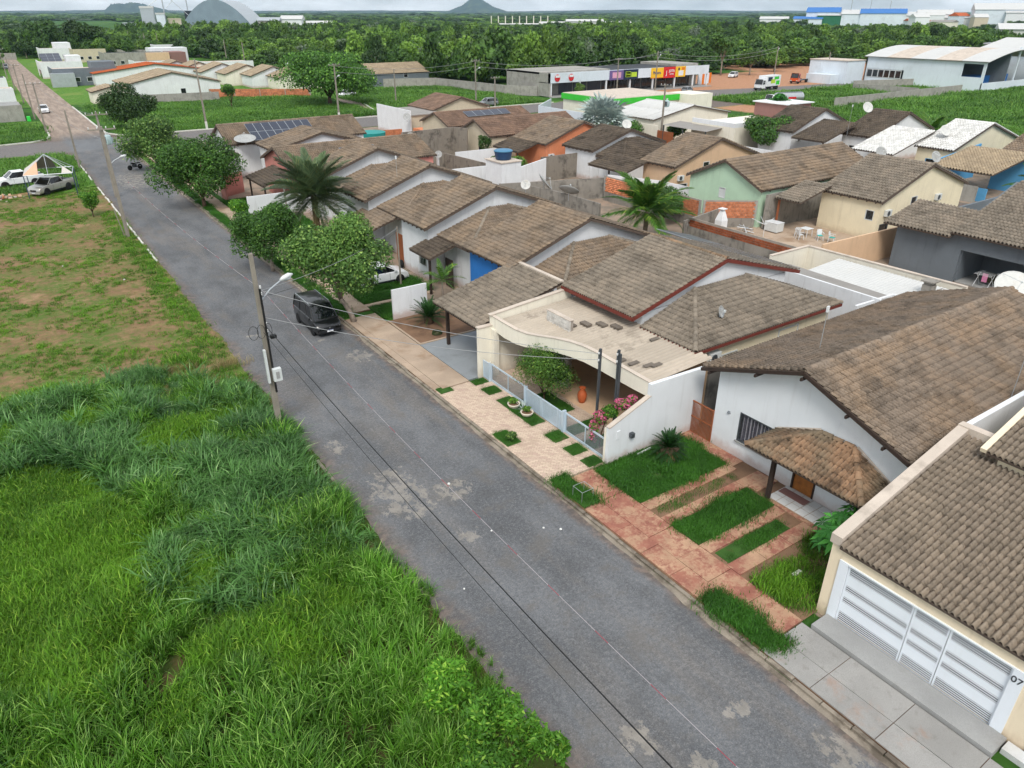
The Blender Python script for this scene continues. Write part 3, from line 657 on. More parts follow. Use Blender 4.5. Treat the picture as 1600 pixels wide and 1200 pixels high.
def dish(label, base, aim_az, aim_el, r=.6, mat='dish_white', mast=.8, group=None):
    root = thing('satellite_dish', base, label, 'satellite dish', group=group)
    B = Vector((0, 0, mast)); d = Vector((math.sin(R(aim_az))*math.cos(R(aim_el)), math.cos(R(aim_az))*math.cos(R(aim_el)), math.sin(R(aim_el))))
    MB().tube([(0,0,-.15), B-d*.05], .03, 8).build('mast', 'galvanised', root, world=False)
    q = d.to_track_quat('Z', 'Y').to_matrix().to_4x4(); M = Matrix.Translation(B) @ q
    mb = MB(); P = [(r*x, r*.24*x*x) for x in np.linspace(.02, 1, 7)]; mb.lathe(P+[(r*x, r*.24*x*x-.02) for x in np.linspace(1, .02, 7)], n=24)
    mb.f = [f for f in mb.f if len(f) == 4]
    mb.v = [tuple(M @ Vector(v)) for v in mb.v]; mb.build('reflector', mat, root, world=False, smooth=True)
    a = MB(); tip = M @ Vector((0, 0, r*.75)); 
    for k in range(3): e = M @ Vector((r*.95*math.cos(k*2.1), r*.95*math.sin(k*2.1), r*.22)); a.tube([e, tip], .012, 5)
    ar = a.build('feed_arm', 'galvanised', root, world=False); MB().cbox(tip, (.09, .09, .12)).build('receiver', 'box_white', ar, world=False)
    return root
def boundary(label, pts, h, mat, th=.15, cap=None, name='boundary_wall', z0=0.0):
    """free-standing wall along a polyline; pts (T,S) or with per-point heights in h"""
    root = thing(name, (pts[0][0], pts[0][1], 0), label, 'wall')
    hs = h if hasattr(h, '__len__') else [h]*len(pts)
    for i in range(len(pts)-1):
        a, b = Vector((*pts[i], 0)), Vector((*pts[i+1], 0)); d = (b-a).normalized(); n = Vector((-d.y, d.x, 0))*th/2
        if i < len(pts)-2: b = b+d*th/2
        if i > 0: a = a+d*(th/2+.002)
        q = [a-n, b-n, b+n, a+n]; zz = [hs[i], hs[i+1], hs[i+1], hs[i]]
        MB().add([(p.x, p.y, z0) for p in q]+[(p.x, p.y, z) for p, z in zip(q, zz)], [(0,3,2,1),(4,5,6,7),(0,1,5,4),(1,2,6,5),(2,3,7,6),(3,0,4,7)]).build('panel', mat, root)
        if cap: MB().bar(a+Vector((0,0,hs[i]+.03)), b+Vector((0,0,hs[i+1]+.03)), th+.08, .06).build('coping', cap, root)
    return root
def brick_wall(label, a, b, z0, z1, mat='brick', below=None, bh=.19, bl=.30, th=.14, cols=True):
    """courses of hollow clay bricks laid singly in recessed mortar on an optional rendered base"""
    root = thing('brick_wall', (a[0], a[1], 0), label, 'wall')
    A, B = Vector((*a, 0)), Vector((*b, 0)); d = (B-A).normalized(); n = Vector((-d.y, d.x, 0)); L = (B-A).length
    if below: MB().bar(A+Vector((0,0,z0/2)), B+Vector((0,0,z0/2)), th+.02, z0).build('rendered_base', below, root)
    MB().bar(A+Vector((0,0,(z0+z1)/2)), B+Vector((0,0,(z0+z1)/2)), th-.05, z1-z0-.01).build('mortar_core', 'mortar', root)
    me = MB(); me.cbox((0,0,0), (bl-.025, th, bh-.025)); mesh = bpy.data.meshes.new('brick'); mesh.from_pydata(me.v, [], me.f); mesh.update()
    M0 = Matrix((d, n, Vector((0,0,1)))).transposed().to_4x4(); Ms = []; rows = int((z1-z0)/bh); nb = int(L/bl)
    for r_ in range(rows):
        for i in range(nb):
            u = (i+.5+(.5 if r_ % 2 else 0))*bl
            if u > L-bl*.4: continue
            p = A+d*u+Vector((0, 0, z0+(r_+.5)*bh))+n*random.gauss(0, .004); Ms.append(Matrix.Translation(p) @ M0)
    mesh.materials.append(MATS[mat])
    if len(Ms) > 290: # the nearest bricks as pieces, the rest as one part
        Ms.sort(key=lambda M: M.translation.length); rest = Ms[290:]; Ms = Ms[:290]
        co = np.array(me.v); F = np.array(me.f); V = np.concatenate([co @ np.array(M.to_3x3()).T+np.array(M.translation) for M in rest])
        o = link('bricks', np_mesh('bricks', V, np.concatenate([F+8*i for i in range(len(rest))]), np.repeat(RNG.random(len(rest)), 8)), mat, root); o['kind'] = 'stuff'
    copies(mesh, 'brick', mat, root, Ms)
    if cols:
        mb = MB(); k = max(1, int(L/5))
        for i in range(k+1): p = A+d*(L*i/k); mb.bar(p+Vector((0,0,z0+.002)), p+Vector((0,0,z1)), .16, th+.03, up=d)
        mb.build('concrete_column', 'block_grey', root)
    return root
# ================================================================== kerbs, pavements, front yards
def kerb_line(name, label, x, y0, y1, step=1.0, w=.14, h=.13, mat='kerb_concrete', skip=(), gaps=0.0, seed=0):
    root = thing(name, (x, (y0+y1)/2, 0), label, 'kerb'); rnd = random.Random(seed)
    mb = MB().cbox((0,0,0), (w, step-.03, h)); me = bpy.data.meshes.new('kerb_stone'); me.from_pydata(mb.v, [], mb.f); me.update()
    Ms = []
    y = y0
    while y < y1:
        if not any(a < y < b for a, b in skip) and rnd.random() >= gaps:
            Ms.append(Matrix.Translation((x+rnd.gauss(0, .012), y+step/2, h/2-.03+rnd.gauss(0, .012))) @ Matrix.Rotation(rnd.gauss(0, .012), 4, 'Z') @ Matrix.Rotation(rnd.gauss(0, .02), 4, 'Y'))
        y += step
    copies(me, 'kerb_stone', mat, root, Ms); return root
kerb_line('kerb', 'worn concrete kerb along the house side of the street', 15.9, -10, 121, seed=1)
kerb_line('kerb', 'broken white-limed kerb along the vacant lot side of the street', 8.28, 64, 118, mat='limed_concrete', gaps=.22, seed=2)
kerb_line('kerb', 'short stretch of half buried kerb beside the near grass', 8.3, 20, 31, mat='kerb_concrete', gaps=.4, seed=4)
# gutter apron: thin broken concrete lip against the kerb
mg = MB(); rr = ragged(-10, 120, 15.62, .05, .6, seed=9); mg.add([(15.83, -10, .011)]+[(x, y, .011) for x, y in rr]+[(15.83, 120, .011)], [tuple(range(len(rr)+1, -1, -1))]); struct(mg.build('gutter', 'kerb_concrete'))

def slab_field(name, label, cells, z, mat, th=.12, gap=.012, jit=.006, seed=0, cat='paving'):
    """pavement of single cast slabs; cells = (x0,x1,y0,y1)"""
    root = bpy.data.objects.new(name, None); COL.objects.link(root); root.location = (cells[0][0], cells[0][2], 0); struct(root, label); rnd = random.Random(seed)
    for (x0, x1, y0, y1) in cells: MB().box(x0+gap, x1-gap, y0+gap, y1-gap, z-th, z+rnd.gauss(0, jit)).build('slab', mat, root)
    MB().box(min(c[0] for c in cells), max(c[1] for c in cells), min(c[2] for c in cells), max(c[3] for c in cells), z-th-.02, z-.03).build('bedding', 'bed_soil', root)
    return root
# grey concrete in front of the garage house
cells = []; ys = [-6, -3.6, -1.2, 1.2, 3.3, 5.4, 7.5, 9.3]
for a, b in zip(ys, ys[1:]): cells += [(16.0, 16.95, a, b), (16.95, 18.1, a, b)]
slab_field('pavement', 'grey concrete pavement slabs before the garage gate', cells, .13, 'rust_concrete', seed=3)
# red painted concrete
m, t = newmat('red_concrete')
worn = t.ramp(t.math('ADD', t.math('MULTIPLY', t.noise(.75, 6, .65), .6), t.math('MULTIPLY', t.noise(5, 5, .7), .4)), .43, .58)
c_ = t.mix(worn, t.mix(t.ramp(t.noise(2, 4), .35, .65), lin('8a5648'), lin('996553')), t.mix(t.ramp(t.noise(1.5, 5), .35, .65), lin('bd9a7c'), lin('a6846a')))
c_ = t.mix(t.math('MULTIPLY', t.ramp(t.noise(1.1, 6, .7), .58, .72), .6), c_, lin('6b4a3c'))
c_ = t.mix(t.math('MULTIPLY', t.ramp(t.noise(14, 4, .7), .6, .75), .5), c_, lin('c4a688'))
setin(t, 'Base Color', c_); setin(t, 'Roughness', .9); MATS['red_concrete'] = m
cells = []; ys = [9.35, 10.9, 12.4, 13.9, 15.4, 16.9, 18.25]
for a, b in zip(ys, ys[1:]): cells += [(16.95, 18.2, a, b)]
for a, b in ((12.0, 13.4), (13.4, 14.9), (14.9, 16.4), (16.4, 18.2)): cells.append((16.05, 16.95, a, b))
cells += [(16.97, 18.2, 18.25, 20.3)]
for (y0, y1, x1) in ((16.65, 17.2, 23.55), (15.5, 16.05, 24.2), (13.4, 13.98, 22.7), (11.98, 12.64, 22.75)):
    n = 3 if x1 < 23 else 4; xs = np.linspace(18.2, x1, n+1)
    for a, b in zip(xs, xs[1:]): cells.append((a, b, y0, y1))
cells += [(23.55, 24.28, 16.9, 20.3), (22.85, 24.28, 15.0, 15.5), (22.75, 22.95, 11.0, 14.3)]
rp = bpy.data.objects.new('pavement', None); COL.objects.link(rp); rp.location = (18.2, 15, 0); struct(rp, 'worn red painted concrete walk and wheel strips')
rnd = random.Random(5)
for (x0, x1, y0, y1) in cells: MB().box(x0+.012, x1-.012, y0+.012, y1-.012, 0, .12+rnd.gauss(0, .006)).build('slab', 'red_concrete', rp)
struct(sheet('yard_soil', [(16.0, 9.35), (24.3, 9.35), (24.3, 20.3), (16.0, 20.3)], .075, 'bed_soil'))
# pale patterned pavers before the carport house
m, t = newmat('pale_pavers')
tc = t.new("ShaderNodeMapping"); tc.inputs['Rotation'].default_value = (0, 0, R(45)); t.l.new(t.pos(), tc.inputs[0])
br = t.new("ShaderNodeTexBrick"); br.inputs['Scale'].default_value = 1; br.inputs['Brick Width'].default_value = .24; br.inputs['Row Height'].default_value = .12; br.inputs['Mortar Size'].default_value = .008
br.inputs['Color1'].default_value = lin('cdb8a2'); br.inputs['Color2'].default_value = lin('b3978a'); br.inputs['Mortar'].default_value = lin('a3907e'); br.inputs['Bias'].default_value = -.25; t.l.new(tc.outputs[0], br.inputs['Vector'])
c_ = t.mix(t.math('MULTIPLY', t.ramp(t.noise(.7, 6, .6), .5, .7), .4), br.outputs['Color'], lin('a5907c')); c_ = t.mix(t.math('MULTIPLY', t.ramp(t.noise(4, 5, .7), .56, .7), .45), c_, lin('8f7668'))
setin(t, 'Base Color', c_); setin(t, 'Roughness', .85)
bn = t.new("ShaderNodeBump"); bn.inputs['Distance'].default_value = .004; t.l.new(br.outputs['Fac'], bn.inputs['Height']); bn.invert = True; t.l.new(bn.outputs[0], t.b.inputs['Normal']); MATS['pale_pavers'] = m
struct(MB().box(16.0, 21.3, 20.42, 30.75, 0, .115).build('paving', 'pale_pavers'))
struct(MB().box(21.3, 25.3, 20.5, 30.8, 0, .11).build('carport_floor', 'peach_paint'))
# beige cracked pavement before the next lots
cells = []
for i, a in enumerate(np.arange(30.8, 43.0, 2.05)): cells += [(16.0, 16.45, a, min(a+2.05, 43.1)), (16.45, 18.15, a, min(a+2.05, 43.1))]
slab_field('pavement', 'cracked beige concrete pavement before the timber carport', cells, .12, 'beige_concrete', seed=8)
cells = [(16.9, 18.2, a, a+2.2) for a in np.arange(44, 120, 2.2)]
slab_field('pavement', 'beige concrete footpath under the street trees', cells, .11, 'beige_concrete', seed=9)
struct(MB().box(18.2, 24.2, 30.98, 36.7, 0, .10).build('carport_slab', 'grey_floor'))
struct(MB().box(18.35, 24.2, 36.75, 41.35, 0, .09).build('flower_bed', 'bed_soil'))
MBk = thing('bed_edging', (18.3, 39, 0), 'pale concrete edging round the bare flower bed', 'edging')
MB().box(18.2, 18.33, 36.75, 41.3, 0, .14).build('strip', 'beige_concrete', MBk); MB().box(18.33, 23.5, 36.72, 36.86, 0, .14).build('strip', 'beige_concrete', MBk)
for i, y in enumerate((47.0, 57.6, 68.0, 78.5)): struct(MB().box(18.2, 24.4, y, y+1.1, 0, .1).build('driveway_strip', 'beige_concrete'))
for i, y in enumerate((44.6, 50.2, 55, 60.4, 74.0, 76.4)): struct(MB().box(18.2, 23.6, y, y+.4, 0, .1).build('driveway_strip', 'beige_concrete'))

# ================================================================== lot A: garage house number 07 (front right)
hA = thing('garage_house', (22, 4, 0), 'cream house with white slatted garage gate numbered 07 and taupe tiled roof', 'house')
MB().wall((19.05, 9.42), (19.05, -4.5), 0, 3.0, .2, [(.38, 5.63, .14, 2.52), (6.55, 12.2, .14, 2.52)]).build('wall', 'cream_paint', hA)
MB().box(19.25, 27.0, 9.22, 9.42, 0, 3.3).build('wall', 'cream_paint', hA)
MB().box(26.0, 36, 9.22, 9.42, 3.3, 5.1).build('wall', 'white_paint', hA)
par = MB().add([(18.98,9.12,3.02),(18.98,9.5,3.02),(25.9,9.5,4.74),(25.9,9.12,4.74),(18.98,9.12,3.36),(18.98,9.5,3.36),(25.9,9.5,5.08),(25.9,9.12,5.08)], [(0,1,2,3)[::-1],(4,5,6,7)[::-1],(0,1,5,4)[::-1],(1,2,6,5)[::-1],(2,3,7,6)[::-1],(3,0,4,7)[::-1]])
par.box(25.902, 26.25, 7.9, 9.51, 4.6, 5.13); par.build('parapet', 'parapet_cap', hA)
MB().box(19.0, 19.12, -4.5, 9.1, 3.0, 3.07).build('eave_board', 'red_fascia', hA)
# main roof: nearest 300 tiles as pieces, the rest in one part
EA = ((18.88, 9.1, 3.1), (18.88, -4.5, 3.1), (25.9, -4.5, 4.84), (25.9, 9.1, 4.84)); TW, TL = .185, .36
deck(hA, *EA)
E0, U, V, N, W_, Lv, k0, k1, lo0, nc, nr, tw, tl = tile_grid(*EA, TW, TL)
near = {(r_, c_) for r_ in range(9) for c_ in range(33)}
o = link('roof_tiles', tiles_mesh('roof_tiles', *EA, TW, TL, 6, .052, skip=lambda r_, c_: (r_ < 9) & (c_ < 33), seed=1), 'tile_garage', hA); o['kind'] = 'stuff'
B0 = Matrix((Vector(U), Vector(V), Vector(N))).transposed().to_4x4()
copies(tile_piece(tw, tl, .052), 'tile', 'tile_garage', hA, [Matrix.Translation(Vector(E0+U*(c_*tw+random.gauss(0, .004))+V*(r_*tl)+N*random.gauss(0, .004))) @ B0 @ Matrix.Rotation(random.gauss(0, .008), 4, 'Z') for r_, c_ in sorted(near)])
EU = ((24.8, 8.0, 5.1), (24.8, -4.5, 5.1), (32, -4.5, 7.2), (32, 8.0, 7.2))
roof_plane(hA, *EU, 'tile_garage', .185, .36, 5, .052)
MB().bar((24.8, 8.12, 5.12), (32, 8.12, 7.22), .2, .16).build('verge', 'cream_paint', hA)
MB().box(25.1, 31.5, -4, 7.7, 4.0, 5.0).build('upper_wall', 'cream_paint', hA)
# white frame, gate leaves of single boards and slats
def gate(root, y_hi, y_lo, z0=.16, z1=2.5, xg=19.07, splits=(.0, .44, .655, 1.0)):
    fr = MB(); fr.box(19.0, 19.2, y_lo-.32, y_lo, .13, 2.56); fr.box(19.0, 19.2, y_hi, y_hi+.3, .13, 2.56); fr.box(19.0, 19.2, y_lo, y_hi, 2.5, 2.56)
    fr.build('gate_frame', 'gate_white', root)
    W = y_hi-y_lo
    for i in range(3):
        ya, yb = y_hi-W*splits[i]-.012, y_hi-W*splits[i+1]+.012
        lf = MB(); 
        for (a, b) in ((ya-.045, ya), (yb, yb+.045)): lf.box(xg, xg+.06, a, b, z0, z1)
        lf.box(xg, xg+.05, yb, ya, z1, z1+.02); lf.box(xg, xg+.05, yb, ya, z0-.02, z0)
        leaf = lf.build('gate_leaf', 'gate_white', root)
        z = z1
        pat = [('s', 5), ('b', .40), ('s', 3), ('b', .24), ('s', 3), ('b', .40), ('s', 6)]
        nS = sum(p[1] for p in pat if p[0] == 's'); hs = (z1-z0-sum(p[1] for p in pat if p[0] == 'b'))/nS
        for k, v in pat:
            for _ in range(v if k == 's' else 1):
                h = hs*.36 if k == 's' else v; step = hs if k == 's' else v
                MB().box(xg+.012, xg+.024, yb+.046, ya-.046, z-step+(step-h)/2 if k == 's' else z-h, z-(step-h)/2 if k == 's' else z).build('slat', 'gate_white', leaf); z -= step
gate(hA, 8.74, 3.79); gate(hA, 2.55, -3.0)
def lettering(par, txt, M, size, mat, bold=.0, name='lettering'):
    cu = bpy.data.curves.new(name, 'FONT'); cu.body = txt; cu.size = size; cu.extrude = .008; cu.offset = bold; cu.align_x = 'CENTER'; tmp = bpy.data.objects.new(name, cu); COL.objects.link(tmp)
    bpy.context.view_layer.update(); me = bpy.data.meshes.new_from_object(tmp.evaluated_get(bpy.context.evaluated_depsgraph_get())); bpy.data.objects.remove(tmp); me.transform(M); return link(name, me, mat, par)
lettering(hA, '07', Matrix.Translation((18.99, 3.63, 2.12)) @ Matrix.Rotation(R(-90), 4, 'Z') @ Matrix.Rotation(R(90), 4, 'X'), .30, 'black_print', 0, 'house_number')
MB().box(26.0, 26.2, -4.4, 9.2, 0, 4.6).build('wall', 'grey_paint', hA); MB().box(19.9, 20.0, -4.2, 9.1, .14, 2.6).build('slot_shade_panel', 'dark_panel', hA); MB().box(19.3, 26, -4.45, -4.3, 0, 3.0).build('wall', 'cream_paint', hA)  # dark sheet added behind the gate to blacken its slots; back wall darkened likewise
st_ = MB().box(18.15, 19.0, 3.3, 9.0, 0, .26); st_.build('door_step', 'concrete', hA, bevel=.01)
MB().box(18.6, 19.0, -3.5, 3.25, 0, .2).build('door_step', 'white_tile', hA)
MB().box(19.0, 19.04, 3.3, 9.0, .12, .20).build('threshold', 'ivory_paint', hA)
MB().box(19.3, 26, -4, 9.2, .1, .14).build('garage_floor', 'grey_tile', hA)  # dark floor tone stands in for the shade seen between the gate slats

# ================================================================== lot B: white house with tiled porch
hB = thing('porch_house', (31, 14.6, 0), 'white house with tiled porch and broad orange brown roof beside the garage', 'house')
MB().wall((24.3, 18.9), (24.3, 9.6), 0, 4.02, .16, [(1.42, 3.1, .95, 2.4), (4.5, 5.55, .12, 2.15)]).build('wall', 'cool_white_paint', hB)
MB().wall((40, 9.6), (40, 18.9), 0, 4.0, .16).build('wall', 'white_paint', hB); MB().wall((39.84, 18.9), (24.46, 18.9), 0, 4.0, .16).build('wall', 'white_paint', hB); MB().wall((24.46, 9.6), (39.84, 9.6), 0, 4.0, .16).build('wall', 'white_paint', hB)
MB().prism([(24.3, 18.9, 4.02), (24.3, 9.6, 4.02), (24.3, 14.5, 5.66)], (.16, 0, 0)).build('gable', 'cool_white_paint', hB)
wB = window(hB, (24.3, 18.9), (24.3, 9.6), 1.42, 3.1, .95, 2.4, 2, .12, 'dark_metal', 'clear_glass', 0)
cu = MB(); pts = []
for i in range(34): u = 17.40-i*(1.58/33); pts.append((24.43+.03*math.sin(i*1.9), u))
for i in range(33): (xa, ya), (xb, yb) = pts[i], pts[i+1]; cu.add([(xa,ya,1.0),(xb,yb,1.0),(xb,yb,2.36),(xa,ya,2.36)], [(0,1,2,3)])
pm('curtain', '55505c', .9, .15, 9); pm('curtain_stripe', 'a9a4ac', .9, .1, 9); cu.build('curtain', 'curtain', wB, smooth=True)
for i in range(9): y_ = 17.32-i*.185; MB().box(24.385, 24.395, y_-.03-.02*(i % 3), y_, 1.0, 2.36).build('curtain_stripe', 'curtain_stripe', wB)
MB().box(24.22, 24.45, 15.7, 17.55, .88, .95).build('sill', 'concrete', hB)
dr = MB().box(24.34, 24.39, 13.4, 14.34, .13, 2.13).build('door', 'door_wood', hB); db = MB(); db.box(24.27, 24.42, 14.34, 14.42, .13, 2.2); db.box(24.27, 24.42, 13.32, 13.4, .13, 2.2); db.box(24.27, 24.42, 13.4, 14.34, 2.13, 2.2); db.build('door_frame', 'dark_wood', dr); MB().tube([(24.31, 13.5, 1.1), (24.31, 13.62, 1.1)], .018, 6).build('handle', 'steel', dr)
MB().lathe([(.07, 0), (.09, .03), (.05, .12)], (24.3, 18.1, 2.05), 10).build('wall_lamp', 'steel', hB)
RB = (23.7, 14.5, 5.82); zeB = 4.02
def eB(s): return zeB
roof_plane(hB, (23.7, 9.5, zeB), (40.6, 9.5, zeB), (40.6, 14.5, 5.82), RB, 'tile_warm', .185, .34, 6, .052)
roof_plane(hB, (40.6, 19.5, zeB), (23.7, 19.5, zeB), RB, (40.6, 14.5, 5.82), 'tile_warm', .185, .34, 6, .052)
caps(hB, RB, (40.6, 14.5, 5.82), 'tile_warm', .13, .36)
MB().bar((23.68, 9.5, 3.9), (23.68, 14.5, 5.70), .05, .15).build('fascia', 'dark_wood', hB); MB().bar((23.68, 19.5, 3.9), (23.68, 14.5, 5.70), .05, .15).build('fascia', 'dark_wood', hB)
for y, z in ((19.0, 4.0), (16.6, 4.85), (14.5, 5.55), (12.4, 4.85), (10.8, 4.28)): MB().bar((23.58, y, z-.08), (24.3, y, z-.08), .08, .12).build('purlin', 'dark_wood', hB)
# porch
pB = thing('porch', (23.3, 13, 0), 'small hipped tile porch on a timber post over the wooden door', 'porch')
ze, zt = 2.45, 3.35; F0, F1, W0, W1 = (22.2, 15.55, ze), (22.2, 10.3, ze), (24.26, 13.5, zt), (24.26, 12.1, zt)
pl = [(F0, F1, W1, W0), ((24.26, 15.55, ze), F0, W0, W0), (F1, (24.26, 10.3, ze), W1, W1)]
for k, (a, b, c_, d_) in enumerate(pl):
    deck(pB, a, b, c_, d_)
    E0, U, V, N, Wd, Lv, k0, k1, lo0, nc, nr, tw, tl = tile_grid(a, b, c_, d_, .185, .35)
    if k == 0:
        inn = {(r_, q) for r_ in range(nr) for q in range(nc) if lo0+q*tw >= k0*(r_*tl+tl) and lo0+(q+1)*tw <= Wd+k1*(r_*tl+tl)}
        B0 = Matrix((Vector(U), Vector(V), Vector(N))).transposed().to_4x4()
        copies(tile_piece(tw, tl, .052), 'tile', 'tile_porch', pB, [Matrix.Translation(Vector(E0+U*(lo0+q*tw)+V*(r_*tl)+N*random.gauss(0, .005))) @ B0 @ Matrix.Rotation(random.gauss(0, .012), 4, 'Z') for r_, q in sorted(inn)])
        o = link('cut_tiles', tiles_mesh('cut_tiles', a, b, c_, d_, .185, .35, 6, .052, skip=lambda rr, cc: np.array([(int(x), int(y)) in inn for x, y in zip(rr, cc)]), seed=3), 'tile_porch', pB); o['kind'] = 'stuff'
    else: o = link('roof_tiles', tiles_mesh('roof_tiles', a, b, c_, d_, .185, .35, 6, .052, seed=4+k), 'tile_porch', pB); o['kind'] = 'stuff'
caps(pB, (22.2, 15.55, ze+.03), W0, 'tile_porch', .12, .36); caps(pB, (22.2, 10.3, ze+.03), W1, 'tile_porch', .12, .36); caps(pB, (24.2, 12.1, zt+.02), (24.2, 13.5, zt+.02), 'tile_porch', .11, .36)
MB().bar((24.24, 15.5, 2.56), (24.24, 13.6, 3.42), .06, .12).build('flashing', 'parapet_cap', pB); MB().bar((24.24, 12.0, 3.42), (24.24, 10.4, 2.56), .06, .12).build('flashing', 'parapet_cap', pB)
MB().box(22.82, 22.98, 14.4, 14.58, .1, 2.36).build('post', 'dark_wood', pB, bevel=.01); MB().box(22.82, 22.98, 10.5, 10.66, .1, 2.36).build('post', 'dark_wood', pB)
MB().box(22.78, 22.98, 10.35, 15.4, 2.3, 2.44).build('beam', 'dark_wood', pB)
fl = MB().box(22.95, 24.28, 10.6, 14.55, 0, .14).build('porch_base', 'beige_concrete', pB)
me = MB().cbox((0,0,0), (.41, .41, .02)); mesh = bpy.data.meshes.new('floor_tile'); mesh.from_pydata(me.v, [], me.f); mesh.update()
copies(mesh, 'floor_tile', 'white_tile', fl, [Matrix.Translation((22.95+.222+i*.443, 14.55-.22-j*.44, .147)) for i in range(3) for j in range(9)])
tag(MB().box(23.6, 24.05, 13.25, 14.5, .158, .172).build('door_mat', 'mauve_paint'), 'long dark doormat before the wooden door', 'doormat')
# rust-brown side gate and passage
gB = thing('side_gate', (24.3, 19.6, 0), 'rust brown barred side gate next to the white house', 'gate')
fr = MB()
for y in (18.93, 20.33): fr.box(24.27, 24.33, y-.03, y+.03, .02, 1.82)
for z in (.1, .95, 1.76): fr.box(24.275, 24.325, 18.96, 20.3, z-.03, z+.03)
fr.build('gate_frame', 'gate_brown', gB)
for i in range(17): MB().tube([(24.3, 19.02+i*.076, .13), (24.3, 19.02+i*.076, 1.73)], .02, 5).build('bar', 'gate_brown', gB)
boundary('stained grey passage wall behind the rust brown gate', [(25.4, 20.42), (46.8, 20.42)], [3.2, 2.8], 'raw_render')

# ================================================================== lot C: ivory carport house
hC = thing('carport_house', (31, 26, 0), 'ivory house with wavy carport fascia and red edged tile roof', 'house')
# side wall to the right: low front, high back
MB().prism([(19.0, 20.22, 0), (24.9, 20.22, 0), (24.9, 20.22, 3.36), (21.35, 20.22, 3.46), (21.35, 20.22, 2.86), (19.0, 20.22, 1.95)], (0, .2, 0)).build('side_wall', 'cool_white_paint', hC)
MB().bar((18.98, 20.32, 1.97), (21.4, 20.32, 2.88), .24, .05).build('coping', 'parapet_cap', hC)
MB().box(18.95, 19.12, 20.424, 20.5, 0, 1.9).build('gate_pier', 'ivory_paint', hC)
# left side wall
MB().prism([(18.85, 30.85, 0), (25.2, 30.85, 0), (25.2, 30.85, 4.1), (19.7, 30.85, 3.62), (19.7, 30.85, 3.05), (18.85, 30.85, 3.05)], (0, .2, 0)).build('side_wall', 'ivory_paint', hC)
MB().box(18.8, 19.78, 30.8, 31.1, 3.05, 3.11).build('coping', 'parapet_cap', hC)
MB().bar((19.6, 30.95, 3.66), (25.2, 30.95, 4.13), .28, .06).build('coping', 'parapet_cap', hC)
MB().box(19.62, 19.95, 30.5, 30.85, 0, 2.9).build('pillar', 'ivory_paint', hC)
# wavy fascia beam
fa = lambda s: 19.7+(30.95-s)/(30.95-20.22)*1.75
tp = [(30.845, 3.60), (29.9, 3.47), (29.0, 3.36), (28.2, 3.38), (27.2, 3.56), (26.2, 3.76), (25.2, 3.9), (24.3, 3.94), (23.3, 3.86), (22.2, 3.70), (21.2, 3.56), (20.425, 3.46)]
bt = [(30.845, 2.84), (29.9, 2.62), (29.0, 2.54), (28.2, 2.62), (27.2, 2.82), (26.2, 3.02), (25.2, 3.12), (24.3, 3.14), (23.3, 3.06), (22.2, 2.92), (21.2, 2.80), (20.425, 2.74)]
mb = MB(); n = len(tp)
for i in range(n-1):
    (s0, z0), (s1, z1), (q0, b0), (q1, b1) = tp[i], tp[i+1], bt[i], bt[i+1]
    mb.add([(fa(s0),s0,b0),(fa(s1),s1,b1),(fa(s1),s1,z1),(fa(s0),s0,z0),(fa(s0)+.16,s0,b0),(fa(s1)+.16,s1,b1),(fa(s1)+.16,s1,z1),(fa(s0)+.16,s0,z0)], [(0,1,2,3)[::-1],(4,5,6,7),(3,2,6,7)[::-1],(0,1,5,4)]+([(0,3,7,4)[::-1]] if i == 0 else [])+([(1,2,6,5)] if i == n-2 else []))
mb.build('fascia_beam', 'ivory_paint', hC)
cp = MB()
for i in range(n-1): (s0, z0), (s1, z1) = tp[i], tp[i+1]; cp.bar((fa(s0)+.08, s0, z0+.02), (fa(s1)+.08, s1, z1+.02), .22, .045)
cp.build('coping', 'parapet_cap', hC)
# corrugated carport roof: each sheet a part
def roofz(x, s): return 3.3+.05*(x-21)
sheets = []
ysd = np.linspace(20.5, 30.75, 11)
for i in range(10):
    V_ = []; F_ = []; nn = 32; ya, yb = ysd[i], ysd[i+1]+.05
    for row, fx in enumerate((0, .5, 1)):
        for k in range(nn+1):
            s_ = ya+(yb-ya)*k/nn; x0 = fa(min(s_, 30.9))+.17; x = x0+(25.6-x0)*fx; V_.append((x, s_, roofz(x, s_)+.085*abs(math.sin(k*math.pi*4/32))+.004*(i % 2)))
    for row in range(2):
        for k in range(nn): a = row*(nn+1)+k; F_.append((a, a+nn+1, a+nn+2, a+1))
    link('roof_sheet', np_mesh('roof_sheet', V_, F_, np.full(len(V_), random.random()), True), 'fibre_cement', hC)
for i, (x, y) in enumerate(((22.6, 27.6), (23.3, 27.2), (23.9, 26.6), (24.3, 25.9))):
    tag(MB().cbox((x, y, roofz(x, y)+.16), (.36, .62, .09)).build('loose_tile', 'grey_tile'), ['mossy loose tile', 'second mossy loose tile', 'third mossy loose tile', 'fourth mossy loose tile'][i]+' lying on the corrugated carport roof', 'tile', 'loose tiles on the carport roof')
for i, (x, y) in enumerate(((21.9, 22.9), (22.2, 22.3), (22.6, 21.7), (22.9, 21.5), (24.8, 23.6))):
    o = MB().add([(x-.3,y-.14,roofz(x,y)+.14),(x+.3,y-.14,roofz(x,y)+.15),(x+.3,y+.14,roofz(x,y)+.15),(x-.3,y+.14,roofz(x,y)+.14)], [(0,1,2,3)]).build('patch_tile', 'grey_tile', hC)
